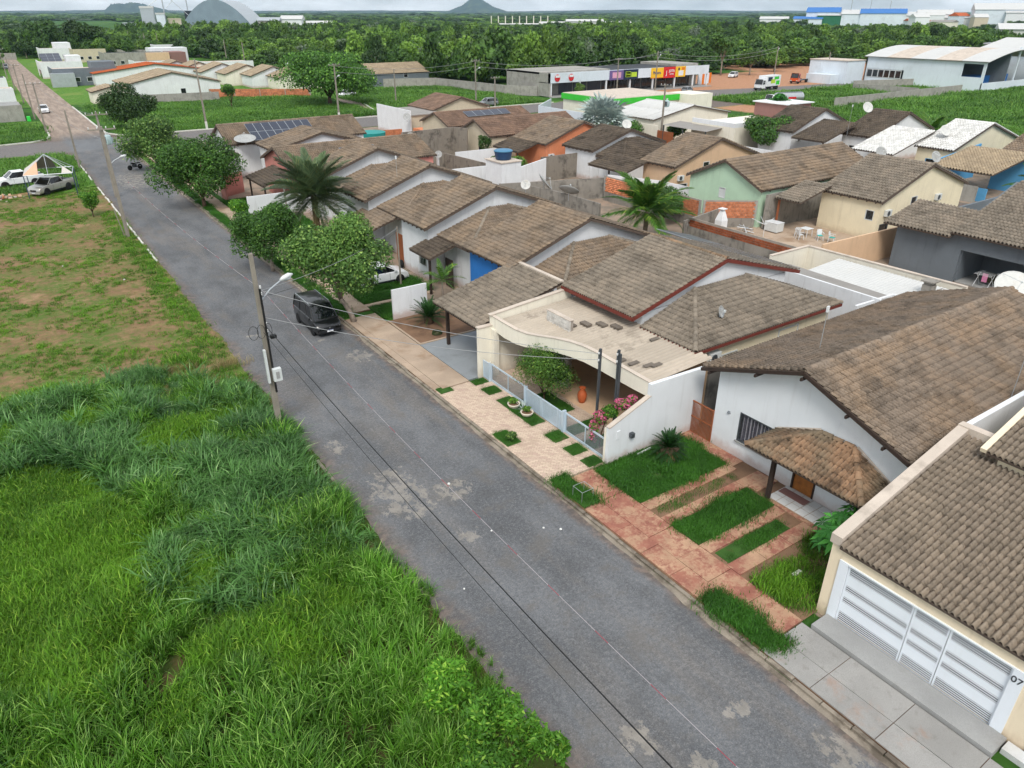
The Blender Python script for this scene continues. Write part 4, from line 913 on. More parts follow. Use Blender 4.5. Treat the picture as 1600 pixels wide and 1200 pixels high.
# stone clad column through the roof
sc = thing('stone_column', (22.2, 28, 0), 'white stacked stone column rising through the carport roof', 'column')
MB().box(22.16, 22.38, 27.12, 29.05, .1, 4.0).build('core', 'mortar', sc)
rnd = random.Random(3); z = .12
while z < 3.95:
    h = rnd.choice((.09, .12, .15)); y = 27.1
    while y < 29.0:
        w = min(rnd.uniform(.22, .55), 29.06-y); MB().box(22.12-rnd.uniform(0, .05), 22.2, y+.005, y+w-.005, z, min(z+h-.008, 3.99)).build('stone', 'stone', sc); y += w
    z += h
MB().box(22.1, 22.4, 27.08, 29.08, 4.0, 4.04).build('cap', 'parapet_cap', sc)
# walls under the carport and of the house
MB().box(25.4, 25.6, 20.5, 30.85, 0, 3.25).build('front_wall', 'peach_paint', hC)
MB().box(25.3, 25.38, 22.0, 23.2, .1, 2.2).build('door', 'glass_dark', hC); MB().box(25.3, 25.38, 24.4, 26.6, .9, 2.2).build('window', 'glass_dark', hC)
mw = MB(); mw.box(25.6, 37.4, 25.4, 25.55, 3.2, 4.25); mw.box(25.6, 25.75, 25.55, 30.7, 3.25, 4.2); mw.box(25.6, 37.4, 30.55, 30.7, 0, 4.2); mw.box(37.25, 37.4, 25.55, 30.55, 0, 4.2); mw.build('wall', 'white_paint', hC)
TC0, TC1, Tm = 24.66, 38.4, 31.53
roof_plane(hC, (TC0, 31.1, 4.27), (TC0, 25.15, 4.27), (Tm, 25.15, 6.2), (Tm, 31.1, 6.2), 'tile_taupe', .185, .34, 6, .052, 'red_fascia')
roof_plane(hC, (TC1, 25.15, 4.27), (TC1, 31.1, 4.27), (Tm, 31.1, 6.2), (Tm, 25.15, 6.2), 'tile_taupe', .185, .34, 5, .052, 'red_fascia')
caps(hC, (Tm, 25.15, 6.22), (Tm, 31.1, 6.22), 'tile_taupe', .12, .36)
for a_, b_ in (((TC0, 31.1, 4.17), (TC0, 25.15, 4.17)), ((TC0, 25.13, 4.17), (Tm, 25.13, 6.10)), ((TC1, 25.13, 4.17), (Tm, 25.13, 6.10))): MB().bar(a_, b_, .05, .2).build('fascia', 'red_fascia', hC)
MB().prism([(25.6, 25.4, 4.3), (37.4, 25.4, 4.3), (Tm, 25.4, 6.05)], (0, .15, 0)).build('gable', 'white_paint', hC)
annex_roof(hC, 25.3, 37.2, 21.3, 25.2, 3.6, 4.95, 'tile_taupe', .185, .34, 6, True, fascia='red_fascia')
mw = MB(); mw.box(25.95, 36.7, 21.7, 21.85, 0, 3.5); mw.box(25.8, 25.95, 21.7, 25.3, 0, 3.5); mw.build('wall', 'yellow_paint', hC)
window(hC, (25.95, 21.7), (36.7, 21.7), 6.3, 8.0, 2.2, 3.0, 2, .1, proud=.06); window(hC, (25.95, 21.7), (36.7, 21.7), 1.8, 3.0, 1.9, 2.7, 2, .1, proud=.06)
ac_unit(hC, (27.0, 21.7, 2.55), (0, -1))
# fence of the carport house: piers, slatted infill and glazed sliding leaves
fC = thing('front_fence', (19.05, 25.5, 0), 'pale blue slatted metal fence with two glazed gates before the carport', 'fence')
def frame(y1, y0, z0=.17, z1=1.2, x=19.06):
    f = MB(); w = .07
    for z in (z0, z1-w): f.box(x-.03, x+.03, y0, y1, z, z+w)
    for y in (y0, y1-w): f.box(x-.03, x+.03, y, y+w, z0+w, z1-w)
    return f
def slats(par, y1, y0, n=14):
    for i in range(n): z = .26+i*(.88/n); MB().box(19.045, 19.075, y0+.07, y1-.07, z, z+.03).build('slat', 'fence_metal', par)
for (ya, yb) in ((30.75, 30.15), (26.75, 25.35), (25.3, 23.95), (23.9, 23.62)):
    f = frame(ya, yb).build('fence_panel', 'fence_metal', fC); slats(f, ya, yb)
for (ya, yb) in ((30.08, 26.8), (23.5, 20.52)):
    f = frame(ya, yb, x=19.16).build('glazed_gate', 'fence_metal', fC); ym = (ya+yb)/2; MB().box(19.14, 19.18, ym-.025, ym+.025, .24, 1.13).build('mullion', 'fence_metal', f)
    for (p, q) in ((ya-.07, ym+.03), (ym-.03, yb+.07)): MB().box(19.155, 19.165, q, p, .24, 1.13).build('pane', 'fence_glass', f)
    MB().box(19.13, 19.19, yb, ya, .12, .16).build('rail', 'fence_metal', f)
MB().box(19.0, 19.2, 23.5, 23.62, .1, 1.3).build('post', 'fence_metal', fC); MB().box(19.0, 19.2, 26.7, 26.78, .1, 1.25).build('post', 'fence_metal', fC); MB().box(19.0, 19.12, 30.08, 30.16, .1, 1.25).build('post', 'fence_metal', fC)
# terracotta jar, planters
tag(MB().lathe([(.10, 0), (.16, .03), (.23, .25), (.25, .45), (.20, .62), (.12, .72), (.12, .78), (.19, .86), (.17, .87), (.10, .80)], (21.75, 25.4, .115), 20).build('jar', 'terracotta', smooth=True), 'tall terracotta jar standing on the carport floor', 'jar')
for i, (x, y) in enumerate(((18.5, 26.95), (18.55, 25.85))):
    b = thing('planter', (x, y, .12), ['round white planter bowl at the left by the fence', 'round white planter bowl at the right by the agave'][i], 'planter', group='white planter bowls')
    MB().lathe([(.16, 0), (.26, .06), (.33, .2), (.34, .24), (.3, .24), (.27, .18)], n=18).build('bowl', 'ivory_paint', b, world=False, smooth=True); MB().lathe([(.27, .19), (.01, .2)], n=18).build('soil', 'bed_soil', b, world=False)
# steel meter posts rising behind the wall
for i, (x, y, h) in enumerate(((20.1, 22.35, 4.75), (20.55, 21.62, 4.85))):
    p = thing('meter_post', (x, y, 0), ['thin dark steel service post left beside the bougainvillea', 'paired dark steel service post right beside the bougainvillea'][i], 'post', group='steel service posts')
    MB().box(x-.05, x+.05, y-.05, y+.05, .1, h).build('post', 'dark_metal', p)
    if i: MB().box(x-.04, x+.04, y-.17, y-.07, .1, h-.15).build('conduit', 'dark_metal', p)
    for k in range(2): MB().lathe([(.03, 0), (.05, .03), (.03, .06), (.05, .09), (.02, .12)], (x-.09, y, h-.25-k*.35), 8).build('insulator', 'porcelain', p)
    MB().box(x-.11, x-.05, y-.02, y+.02, h-.7, h-.05).build('bracket', 'steel', p)
for nm, (x, y, z), mt in (('wall_lamp', (20.3, 20.1, 1.25), 'dark_metal'), ('meter_cover', (19.55, 20.19, 1.45), 'cool_white_paint')):
    tag(MB().box(x-.1, x+.1, y-.08 if nm == 'wall_lamp' else y, y+.1 if nm == 'wall_lamp' else y+.05, z-.12 if nm == 'wall_lamp' else z-.22, z+.12 if nm == 'wall_lamp' else z+.22).build(nm, mt, bevel=.01), 'small black lamp on the white side wall' if nm == 'wall_lamp' else 'white meter cover on the white side wall', 'lamp' if nm == 'wall_lamp' else 'cover')

# ================================================================== lots D, E, F, G: row houses with gable and hipped annex
def row_house(label, S0, gS0, gS1, tile, wall, front=(), T0=23.9, Tm=30.2, T1=36.6, ze=4.25, zr=6.5, wall_n=None, tw=.2, tl=.36, nseg=5, wins=()):
    r = gable_house(label, T0, T1, gS0, gS1, 'S', ze, zr, wall, tile, tw=tw, tl=tl, nseg=nseg, ov=.55, caps_single=S0 < 45, wins=wins)
    annex_roof(r, T0+1.2, T1-.5, S0, gS0+.28, 3.55, 5.0, tile, tw, tl, nseg, S0 < 45, wall=wall)
    return r
hD = row_house('house with blue front wall and timber carport roof', 31.55, 35.3, 41.0, 'tile_brown', 'white_paint', tw=.19, tl=.34)
MB().box(24.36, 24.43, 36.5, 40.75, 0, 4.25).build('front_panel', 'blue_paint', hD, label='blue painted front wall')
cD = thing('carport', (21.5, 33.5, 0), 'sloping tiled timber carport beside the ivory pillar', 'carport')
roof_plane(cD, (18.85, 36.0, 2.98), (18.85, 31.12, 2.98), (24.75, 31.12, 4.44), (24.75, 36.0, 4.44), 'tile_taupe', .19, .34, 6, .05, 'dark_wood')
MB().box(19.62, 19.8, 35.72, 35.9, .1, 3.1).build('post', 'dark_wood', cD, bevel=.01); MB().box(19.62, 19.8, 31.3, 35.9, 2.95, 3.1).build('beam', 'dark_wood', cD); MB().box(24.2, 24.4, 31.2, 36.0, .1, 4.2).build('back_wall', 'white_paint', cD)
MB().bar((24.72, 31.12, 4.52), (24.72, 36.2, 4.52), .25, .1).build('flashing', 'parapet_cap', cD)
hE = row_house('white house behind the parked white car with small dark tile porch', 42.0, 46.4, 51.6, 'tile_brown', 'white_paint', wins=(('f', 2.6, 3.9, 1.0, 2.3, dict(bars=4)),))
pE = thing('porch', (24, 46, 0), 'small dark tile porch on the white house behind the white car', 'porch')
roof_plane(pE, (23.0, 47.2, 2.72), (23.0, 44.1, 2.72), (25.2, 44.1, 3.42), (25.2, 47.2, 3.42), 'tile_dark', .19, .34, 5, .05)
MB().box(23.15, 23.3, 44.4, 44.55, 0, 2.66).build('post', 'dark_wood', pE); MB().box(25.0, 25.1, 44.4, 45.4, .1, 2.2).build('doorway', 'dark_wood', pE)
boundary('low white garden wall beside the flower bed', [(18.75, 41.5), (21.3, 41.5)], 2.1, 'white_paint')
hF = row_house('white house with brown gate behind the date palm', 52.6, 56.9, 62.3, 'tile_brown', 'white_paint')
gF = thing('plank_gate', (25.8, 53, 0), 'brown vertical plank gate leaning wheel beside it', 'gate'); gF['label'] = 'brown vertical plank gate between two white houses'
for i in range(8): MB().box(24.85, 24.9, 52.0+i*.155, 52.0+i*.155+.14, .05, 2.35).build('plank', 'gate_brown', gF)
MB().box(24.9, 24.94, 52.0, 53.24, .4, .5).build('rail', 'gate_brown', gF); MB().box(24.9, 24.94, 52.0, 53.24, 1.8, 1.9).build('rail', 'gate_brown', gF)
pF = thing('porch', (24, 58, 0), 'brown lean-to porch roof of the house behind the date palm', 'porch')
roof_plane(pF, (22.8, 58.6, 2.7), (22.8, 53.4, 2.7), (25.2, 53.4, 3.45), (25.2, 58.6, 3.45), 'tile_brown', .2, .36, 4, .05); MB().box(22.95, 23.1, 53.7, 53.85, 0, 2.65).build('post', 'dark_wood', pF)
hG = row_house('white gabled house behind the top of the date palm', 63.2, 67.4, 72.6, 'tile_brown', 'white_paint')
# white street wall and pink house, corner house
boundary('long white wall along the drive left of the date palm', [(18.6, 72.9), (18.62, 72.7), (25.4, 72.7)], 2.35, 'white_paint')
hP = gable_house('pink house with gable towards the street and two solar panel groups', 23.9, 41, 75.3, 85.2, 'T', 3.75, 5.45, 'pink_paint', 'tile_brown', wins=(('f', 2.2, 3.4, 1.1, 2.2),))
pP = thing('porch', (22, 80, 0), 'brown tile porch in front of the pink house', 'porch')
roof_plane(pP, (21.0, 81.5, 2.5), (21.0, 75.6, 2.5), (24.2, 75.6, 3.4), (24.2, 81.5, 3.4), 'tile_dark', .22, .38, 4, .05); MB().box(21.2, 21.35, 75.9, 76.05, 0, 2.4).build('post', 'dark_wood', pP); MB().box(21.2, 21.35, 81, 81.15, 0, 2.4).build('post', 'dark_wood', pP)
boundary('pink garden wall beside the pavement', [(21.8, 86.2), (19.0, 84.4), (19.0, 82.6)], 2.3, 'pink_paint')
V_ = Vector((0, 4.95, 1.7)).normalized()
solar('small dark solar array on the pink house roof', Vector((30.6, 77.0, 4.42)), (1, 0, 0), V_, 4, 1)
hH = gable_house('corner house with long blue solar array on its roof', 22.9, 41, 94.6, 103.2, 'T', 3.85, 5.75, 'white_paint', 'tile_brown', wins=(('f', 5.2, 6.4, 1.2, 2.2), ('f', 2, 3, 1.2, 2.2)))
V_ = Vector((0, 4.3, 1.9)).normalized()
solar('long blue solar array on the corner house roof', Vector((26.2, 94.9, 4.05)), (1, 0, 0), V_, 8, 2, 1.0, 1.9)
hH2 = gable_house('white gabled annex behind the corner house', 25.8, 38, 86.6, 93.2, 'S', 4.0, 5.6, 'white_paint', 'tile_brown')
pH = thing('porch', (21.5, 92, 0), 'tiny brown tile awning over the corner house window', 'porch')
roof_plane(pH, (21.4, 94.4, 2.6), (21.4, 91.0, 2.6), (23.2, 91.0, 3.3), (23.2, 94.4, 3.3), 'tile_dark', .24, .4, 4, .05); MB().box(21.5, 21.65, 91.2, 91.35, 0, 2.55).build('post', 'dark_wood', pH)
dish('large grey dish on the corner house roof', (24.9, 94.0, 3.85), 200, 76, 1.3, 'dish_grey', .5)
# ================================================================== back yards between the rows
boundary('cream yard wall with a row of small dark lamps', [(42.9, 30.55), (47.2, 30.55), (47.6, 19.4)], 3.0, 'ivory_paint', .18, 'parapet_cap')
for i, s_ in enumerate((27.9, 26.3, 24.6, 22.9, 21.4)):
    lp = thing('wall_lamp', (47.2, s_, 2.3), ['first', 'second', 'third', 'fourth', 'fifth'][i]+' small dark lamp from the corner on the cream yard wall', 'lamp', group='lamps on the cream yard wall')
    MB().box(-.13, 0, -.07, .07, -.02, .2).build('hood', 'dark_metal', lp, world=False, bevel=.01); MB().box(-.1, -.03, -.04, .04, -.05, -.02).build('lens', 'bulb_lens', lp, world=False)
sh = thing('metal_shelter', (44.5, 24, 0), 'long white corrugated sheet roof inside the cream yard', 'shelter')
for i in range(8):
    a, b = 19.8+i*1.0, 20.8+i*1.0; V_ = []; F_ = []; nn = 20
    for x, z in ((42.6, 2.55), (46.9, 2.8)):
        for k in range(nn+1): V_.append((x, a+(b-a)*k/nn, z+(.03 if (k % 5) in (0, 1) else 0)))
    for k in range(nn): F_.append((k, nn+1+k, nn+2+k, k+1))
    link('roof_sheet', np_mesh('roof_sheet', V_, F_), 'white_metal_roof', sh)
for y in (20.2, 24, 27.5): MB().box(42.65, 42.75, y, y+.1, 0, 2.55).build('post', 'galvanised', sh)
shb = thing('lean_to', (41, 24.5, 0), 'grey sheet lean-to between the ivory house and the white shelter', 'lean-to')
MB().add([(40.5, 28.5, 3.25), (40.5, 20.8, 3.15), (42.3, 20.8, 2.95), (42.3, 28.5, 3.05)], [(0,1,2,3)]).build('roof_sheet', 'grey_metal_roof', shb); MB().box(40.3, 40.45, 20.8, 28.5, 0, 3.3).build('wall', 'white_paint', shb)
boundary('white rendered yard wall ending before the grey chimney', [(38.5, 21.2), (42.4, 21.2), (42.4, 20.6)], [3.2, 3.1, 3.1], 'white_paint')
ch = thing('chimney', (45.3, 20.6, 0), 'small grey barbecue chimney rising through the white shelter', 'chimney'); MB().box(45.0, 45.6, 20.3, 20.9, 0, 3.3).build('stack', 'raw_render', ch); MB().box(44.9, 45.7, 20.2, 21.0, 3.5, 3.58).build('cap', 'raw_render', ch)
for x in (45.05, 45.5): MB().box(x, x+.06, 20.35, 20.85, 3.3, 3.5).build('leg', 'raw_render', ch)
brick_wall('mossy orange brick topped yard wall behind the coconut palm', (47.3, 31.4), (47.3, 42.4), 1.9, 2.65, 'mossy_brick', 'raw_render', cols=False)
brick_wall('bright brick wall running along the coconut palm', (53.1, 46.4), (53.1, 60.0), .95, 2.6, 'brick', 'raw_render')
brick_wall('bright brick wall below the green house gable', (53.3, 46.1), (57.2, 43.2), .95, 2.6, 'brick', 'raw_render')
boundary('grey rendered wall along the green house roof', [(57.4, 42.35), (75.5, 42.3)], [3.25, 3.5], 'raw_render', .18)
boundary('low grey wall before the paved court of the yellow house', [(54.5, 45.3), (47.6, 43.2)], [1.8, 2.1], 'raw_render')
boundary('white topped low wall beside the brick wall', [(53.6, 60.2), (57.5, 56.2), (58.2, 50.8)], [2.6, 2.2, 2.1], 'white_paint')
struct(MB().box(47.6, 62.6, 33.2, 44.6, 0, .06).build('courtyard', 'beige_concrete'))
# houses of the second row (their back yards face the camera)
hY = gable_house('pale yellow house with two outdoor air conditioners', 62.2, 77, 34.0, 40.4, 'S', 3.5, 6.0, 'yellow_paint', 'tile_taupe', acs=(('s', 1.2, 2.1), ('s', 9.4, 2.5)), wins=(('s', 4.9, 5.9, 2.2, 3.3), ('s', .5, 1.9, .2, 1.4, dict(glass='glass_dark', frame='dark_metal')), ('f', 4.6, 5.4, 1.7, 2.6)), tw=.27, tl=.44)
pY = thing('porch', (61, 42, 0), 'tile porch on a brown post beside the pale yellow house', 'porch')
roof_plane(pY, (58.2, 42.1, 2.95), (58.2, 39.3, 2.95), (62.6, 39.3, 4.0), (62.6, 42.1, 4.0), 'tile_taupe',   .27, .44, 4); MB().box(58.5, 58.65, 41.7, 41.85, 0, 2.9).build('post', 'gate_brown', pY)
hGr = gable_house('mint green house with gable wall above the brick wall', 57.1, 75.8, 42.7, 52.2, 'T', 3.55, 5.65, 'green_paint', 'tile_brown', wins=(('f', 3.9, 4.7, 2.0, 3.0, dict(glass='box_white', n=1)), ('f', 5.6, 7.2, .2, 1.1)), tw=.27, tl=.44)
hBe = gable_house('beige house with wall mounted air conditioner left of the mint gable', 58.8, 73, 55.5, 60.8, 'S', 3.5, 5.9, 'peach_paint', 'tile_brown', acs=(('s', .9, 2.0),), wins=(('s', 4.4, 5.4, 3.0, 3.6), ('s', .4, 2.2, .3, 1.6)), tw=.27, tl=.44)
pBe = thing('porch', (57, 60, 0), 'low tile lean-to at the back of the beige house', 'porch'); roof_plane(pBe, (55.6, 66.0, 2.6), (55.6, 59.6, 2.6), (58.9, 59.6, 3.5), (58.9, 66.0, 3.5), 'tile_dark',   .27, .44, 4); MB().box(55.8, 55.95, 62.5, 62.65, 0, 2.5).build('post', 'dark_wood', pBe)
hDi = gable_house('white house with round dish on its dark hipped roof', 58.0, 70.4, 68.2, 74.0, 'S', 3.5, 5.5, 'white_paint', 'tile_dark', tw=.27, tl=.44)
annex_roof(hDi, 58.8, 70, 63.6, 68.4, 3.0, 4.55, 'tile_dark',   .27, .44, 4, wall='white_paint')
dish('white round dish on the dark hipped roof', (64.4, 69.4, 5.4), 205, 35, .6, 'dish_white', .55)
hOr = gable_house('orange walled house in front of the blue palm', 56.4, 69, 75.4, 82.6, 'S', 3.5, 5.75, 'orange_paint', 'tile_brown', acs=(('s', .8, 1.7),), tw=.29, tl=.46)
pOr = thing('porch', (55, 79, 0), 'dark lean-to roof at the back of the orange house', 'porch'); roof_plane(pOr, (53.4, 82.8, 2.6), (53.4, 77, 2.6), (56.6, 77, 3.5), (56.6, 82.8, 3.5), 'tile_dark', .29, .46, 4); MB().box(53.5, 53.65, 77.2, 77.35, 0, 2.5).build('post', 'dark_wood', pOr)
hTa = gable_house('tan house with broad rosy tile roof', 54.1, 70, 84.4, 92.8, 'T', 3.5, 5.25, 'tan_paint', 'tile_rose', wins=(('f', 4.6, 7.6, .4, 1.8, dict(frame='dark_metal')),), tw=.29, tl=.46)
hSo = gable_house('cream house with short solar strip on its rosy roof', 54.1, 69.8, 95.4, 104.4, 'T', 3.5, 5.05, 'tan_paint', 'tile_rose', tw=.3, tl=.48)
solar('short strip of five solar panels on the rosy roof', Vector((58.6, 97.4, 4.35)), (1, 0, 0), Vector((0, 4.5, 1.55)).normalized(), 5, 1, 1.5, 1.7)
hFa = gable_house('house with reddish roof nearest the grassy corner', 62, 73.6, 114.8, 124, 'S', 3.4, 5.2, 'tan_paint', 'tile_rose', acs=(('f', 7, 2.2),), tw=.33, tl=.5)
annx = thing('flat_annex', (58, 117, 0), 'flat roofed annex with tall blank white wall', 'building')
MB().box(55.6, 55.8, 110.5, 123, 0, 4.2).build('wall', 'white_paint', annx); MB().box(55.8, 62.0, 112, 122.5, 0, 3.2).build('block', 'tan_paint', annx); MB().box(55.85, 62.4, 111.8, 122.7, 3.2, 3.35).build('roof_slab', 'grey_metal_roof', annx)
MB().box(55.9, 60, 106.5, 110.3, 0, 1.6).build('low_wall', 'brick', annx)
boundary('tall stained grey wall left of the tan house', [(44.4, 91.0), (52.6, 91.5), (53.2, 88.8)], [4.1, 4.1, 4.2], 'old_render', .2)
boundary('sloping white wall before the stained grey wall', [(45.2, 89.5), (45.2, 82.6)], [2.9, 2.2], 'white_paint')
boundary('stained grey yard wall behind the white house row', [(44.4, 83.2), (46.3, 83.0), (47.0, 73.4)], 2.4, 'old_render')
boundary('white yard wall leading to the blue water tank', [(47.4, 82.2), (53.4, 81.9)], 2.5, 'white_paint')
boundary('white yard wall left below the blue water tank', [(41.0, 72.8), (46.2, 72.4)], 2.5, 'white_paint')
tk = thing('tank_base', (46.4, 69.5, 0), 'white masonry block carrying the blue water tank', 'masonry base'); MB().box(44.6, 47.2, 67.4, 70.6, 0, 3.6).build('block', 'white_paint', tk); MB().box(44.5, 47.3, 67.3, 70.7, 3.6, 3.7).build('slab', 'parapet_cap', tk)
wt = thing('water_tank', (45.9, 69.0, 3.7), 'round blue plastic water tank on the white masonry block', 'water tank'); MB().lathe([(.78, 0), (.86, .1), (1.0, .85), (1.02, .9)], n=24).build('tank', 'tank_blue', wt, world=False, smooth=True); MB().lathe([(1.06, .88), (1.07, .96), (.9, 1.05), (.1, 1.1)], n=24).build('lid', 'tank_lid', wt, world=False, smooth=True)
boundary('white yard wall stepping down right of the blue tank', [(47.3, 71.2), (47.4, 69.6), (53.0, 70.6)], [3.0, 2.3, 2.9], 'white_paint')
boundary('tall brown grey wall right of the blue tank', [(52.9, 71.4), (62.6, 71.4)], 2.9, 'old_render', .18)
boundary('long low grey wall behind the row of satellite dishes', [(42.4, 64.6), (47.0, 63.0), (54.0, 60.6)], 2.2, 'raw_render')
boundary('grey yard wall running towards the coconut palm', [(44.0, 61.0), (44.7, 57.6), (44.9, 51.2)], 2.4, 'raw_render')
boundary('peach rendered wall between the yellow and the grey house', [(50.0, 31.2), (59.6, 30.8)], 2.5, 'peach_paint', .16)
struct(MB().box(62.0, 64, 60, 68, 0, .05).build('yard_patch', 'beige_concrete'))
dish('big tilted dish on the yard wall left', (44.4, 59.4, 2.3), 120, 40, 1.05, 'dish_grey', .6); dish('small round dish nearest the coconut palm wall', (43.0, 60.6, 2.1), 215, 30, .5, 'dish_white', .6); dish('wide white dish facing up behind the row roofs', (44.6, 55.6, 2.0), 60, 55, 1.0, 'dish_grey', .7)
dish('small dish low by the white sloping wall', (44.0, 80.4, 2.3), 215, 30, .45, 'dish_grey', .5); dish('grey dish on the ridge of the pink house', (40.3, 80.3, 4.6), 200, 25, .55, 'dish_grey', .5)
dish('large white dish behind the broad orange brown roof', (45.2, 16.0, 3.6), 225, 52, 1.15, 'dish_white', .7)
dish('grey dish between the mint green and yellow roofs', (75.8, 42.9, 4.6), 200, 30, .62, 'dish_grey', .6); dish('small grey dish behind the yellow house ridge', (78.6, 38.6, 4.4), 195, 28, .6, 'dish_grey', .7)
dish('tiny dish on the hipped roof by the side gate', (28.6, 22.8, 4.2), 160, 20, .32, 'dish_grey', .3)
dish('pale dish above the blank white wall', (54.8, 110.0, 2.8), 215, 30, .6, 'dish_grey', .6)
# rear array of the ivory house
solar('rear solar array edge behind the red edged roof', Vector((38.6, 26.2, 4.2)), (0, 1, 0), Vector((-6.8, 0, 1.9)).normalized(), 8, 2, 1.0, 1.7)
# yellow house court: table, chairs, freezer, clothes rack
def plastic_chair(x, y, rz, label, seat='plastic_white'):
    c = thing('plastic_chair', (x, y, .06), label, 'chair', rz, 'plastic garden chairs')
    MB().box(-.22, .22, -.22, .22, .42, .45).build('seat', seat, c, world=False, bevel=.01)
    MB().add([(-.23,.2,.45),(.23,.2,.45),(.21,.3,.92),(-.21,.3,.92),(-.23,.23,.45),(.23,.23,.45),(.21,.33,.92),(-.21,.33,.92)], [(0,1,2,3),(7,6,5,4),(0,4,5,1),(1,5,6,2),(2,6,7,3),(3,7,4,0)]).build('backrest', 'plastic_white', c, world=False)
    for sx in (-1, 1):
        for sy in (-1, 1): MB().tube([(sx*.2, sy*.2, .42), (sx*.25, sy*.25, 0)], .025, 6).build('leg', 'plastic_white', c, world=False)
        MB().bar((sx*.25, -.2, .66), (sx*.24, .26, .70), .05, .03).build('armrest', 'plastic_white', c, world=False)
    return c
plastic_chair(58.0, 38.9, 2.2, 'white plastic chair left of the garden table'); plastic_chair(58.6, 37.0, -.6, 'white plastic chair with teal seat', 'plastic_teal'); plastic_chair(58.9, 36.0, .3, 'white plastic chair with teal seat nearest the peach wall', 'plastic_teal'); plastic_chair(57.4, 38.2, 1.2, 'white plastic chair before the garden table')
tb = thing('garden_table', (58.8, 38.6, .06), 'white plastic garden table beside the pale yellow wall', 'table'); MB().box(-.45, .45, -.45, .45, .68, .72).build('tabletop', 'plastic_white', tb, world=False, bevel=.01)
for sx in (-1, 1):
    for sy in (-1, 1): MB().tube([(sx*.36, sy*.36, .68), (sx*.4, sy*.4, 0)], .03, 6).build('leg', 'plastic_white', tb, world=False)
fz = thing('chest_freezer', (57.6, 41.2, .06), 'white chest freezer by the brown porch post', 'freezer'); MB().box(-.5, .5, -.7, .7, .08, .85).build('cabinet', 'box_white', fz, world=False, bevel=.03); MB().box(-.52, .52, -.72, .72, .86, .93).build('lid', 'plastic_white', fz, world=False, bevel=.02)
chm = thing('barbecue', (53.0, 43.6, 0), 'small white barbecue chimney by the grey court wall', 'barbecue'); MB().box(52.6, 53.4, 43.2, 44.0, .06, 1.3).build('base', 'white_paint', chm); MB().add([(52.6,43.2,1.3),(53.4,43.2,1.3),(53.4,44,1.3),(52.6,44,1.3),(52.85,43.45,2.2),(53.15,43.45,2.2),(53.15,43.75,2.2),(52.85,43.75,2.2)], [(4,5,6,7),(0,1,5,4),(1,2,6,5),(2,3,7,6),(3,0,4,7)]).build('hood', 'white_paint', chm); MB().box(52.7, 53.3, 43.3, 43.9, 2.3, 2.36).build('cap', 'white_paint', chm)
ln = thing('rotary_line', (55.4, 40.6, .06), 'white umbrella frame clothes line in the court', 'clothes line'); MB().tube([(0,0,0), (0,0,1.5)], .03, 6).build('pole', 'plastic_white', ln, world=False)
for k in range(6): a = k*math.pi/3; MB().tube([(0,0,1.1), (1.2*math.cos(a), 1.2*math.sin(a), 1.55)], .02, 5).build('arm', 'plastic_white', ln, world=False)
jk = thing('scrap_pile', (55.0, 42.2, .06), 'low pile of white pipes and frames on the court', 'pile')
for k in range(9): a = random.uniform(0, 3); MB().tube([(-.9*math.cos(a), -.9*math.sin(a)+k*.08, .1+k*.05), (.9*math.cos(a), .9*math.sin(a), .14+k*.06)], .035, 6).build('pipe', random.choice(['plastic_white', 'galvanised', 'raw_render']), jk, world=False)
# grey house
hGy = thing('grey_house', (62, 24, 0), 'dark grey house with open veranda and taupe tile roof', 'house')
MB().wall((57.2, 29.6), (57.2, 12), 0, 3.5, .2, [(5.1, 14.5, .0, 2.5)]).build('wall', 'grey_paint', hGy); MB().wall((75, 29.6), (57.4, 29.6), 0, 3.5, .2).build('wall', 'grey_paint', hGy)
MB().box(61.2, 61.4, 12, 29.4, 0, 3.4).build('inner_wall', 'grey_paint', hGy); MB().box(57.4, 61.2, 24.4, 24.6, 0, 3.4).build('inner_wall', 'grey_paint', hGy)
MB().box(57.4, 61.2, 12, 29.4, 0, .08).build('veranda_floor', 'concrete', hGy)
for i in range(4): f = MB().box(61.1, 61.16, 20.3-i*1.05, 21.25-i*1.05, .1, 2.3).build('glass_door', 'steel', hGy); MB().box(61.08, 61.1, 20.36-i*1.05, 21.19-i*1.05, .16, 2.24).build('pane', 'glass_dark', f)
roof_plane(hGy, (56.6, 25.3, 3.75), (56.6, 12, 3.75), (66, 12, 6.4), (66, 25.3, 6.4), 'tile_taupe',   .27, .44, 4); roof_plane(hGy, (56.4, 30.4, 3.45), (56.4, 25.2, 3.45), (61.2, 25.2, 4.6), (61.2, 30.4, 4.6), 'tile_taupe',   .27, .44, 4)
MB().prism([(57.4, 25.5, 3.5), (66, 25.5, 3.5), (66, 25.5, 6.3)], (0, .15, 0)).build('gable', 'grey_paint', hGy)
plastic_chair(59.3, 22.2, 2.0, 'pale plastic chair inside the grey veranda')
cr = thing('clothes_rack', (57.9, 22.6, .08), 'folding clothes rack with laundry before the grey veranda', 'clothes rack')
for y in (-.5, .5): MB().bar((-.5, y, 0), (.3, y, .95), .025, .025).build('leg', 'plastic_white', cr, world=False); MB().bar((.5, y, 0), (-.3, y, .95), .025, .025).build('leg', 'plastic_white', cr, world=False)
for k in range(7): x = -.6+k*.2; MB().tube([(x, -.6, .97), (x, .6, .97)], .01, 4).build('rod', 'plastic_white', cr, world=False)
tag(MB().box(57.75, 57.8, 22.4, 22.75, .45, 1.07).build('shirt', 'shirt_pink'), 'pink shirt hanging on the clothes rack', 'shirt'); tag(MB().box(58.35, 58.45, 22.1, 22.9, .3, 1.07).build('blanket', 'shirt_olive'), 'dark patterned cloth hanging on the clothes rack', 'cloth')
boundary('mossy brown wall below the grey veranda', [(49.5, 19.3), (57.0, 14)], [2.6, 2.9], 'old_render')
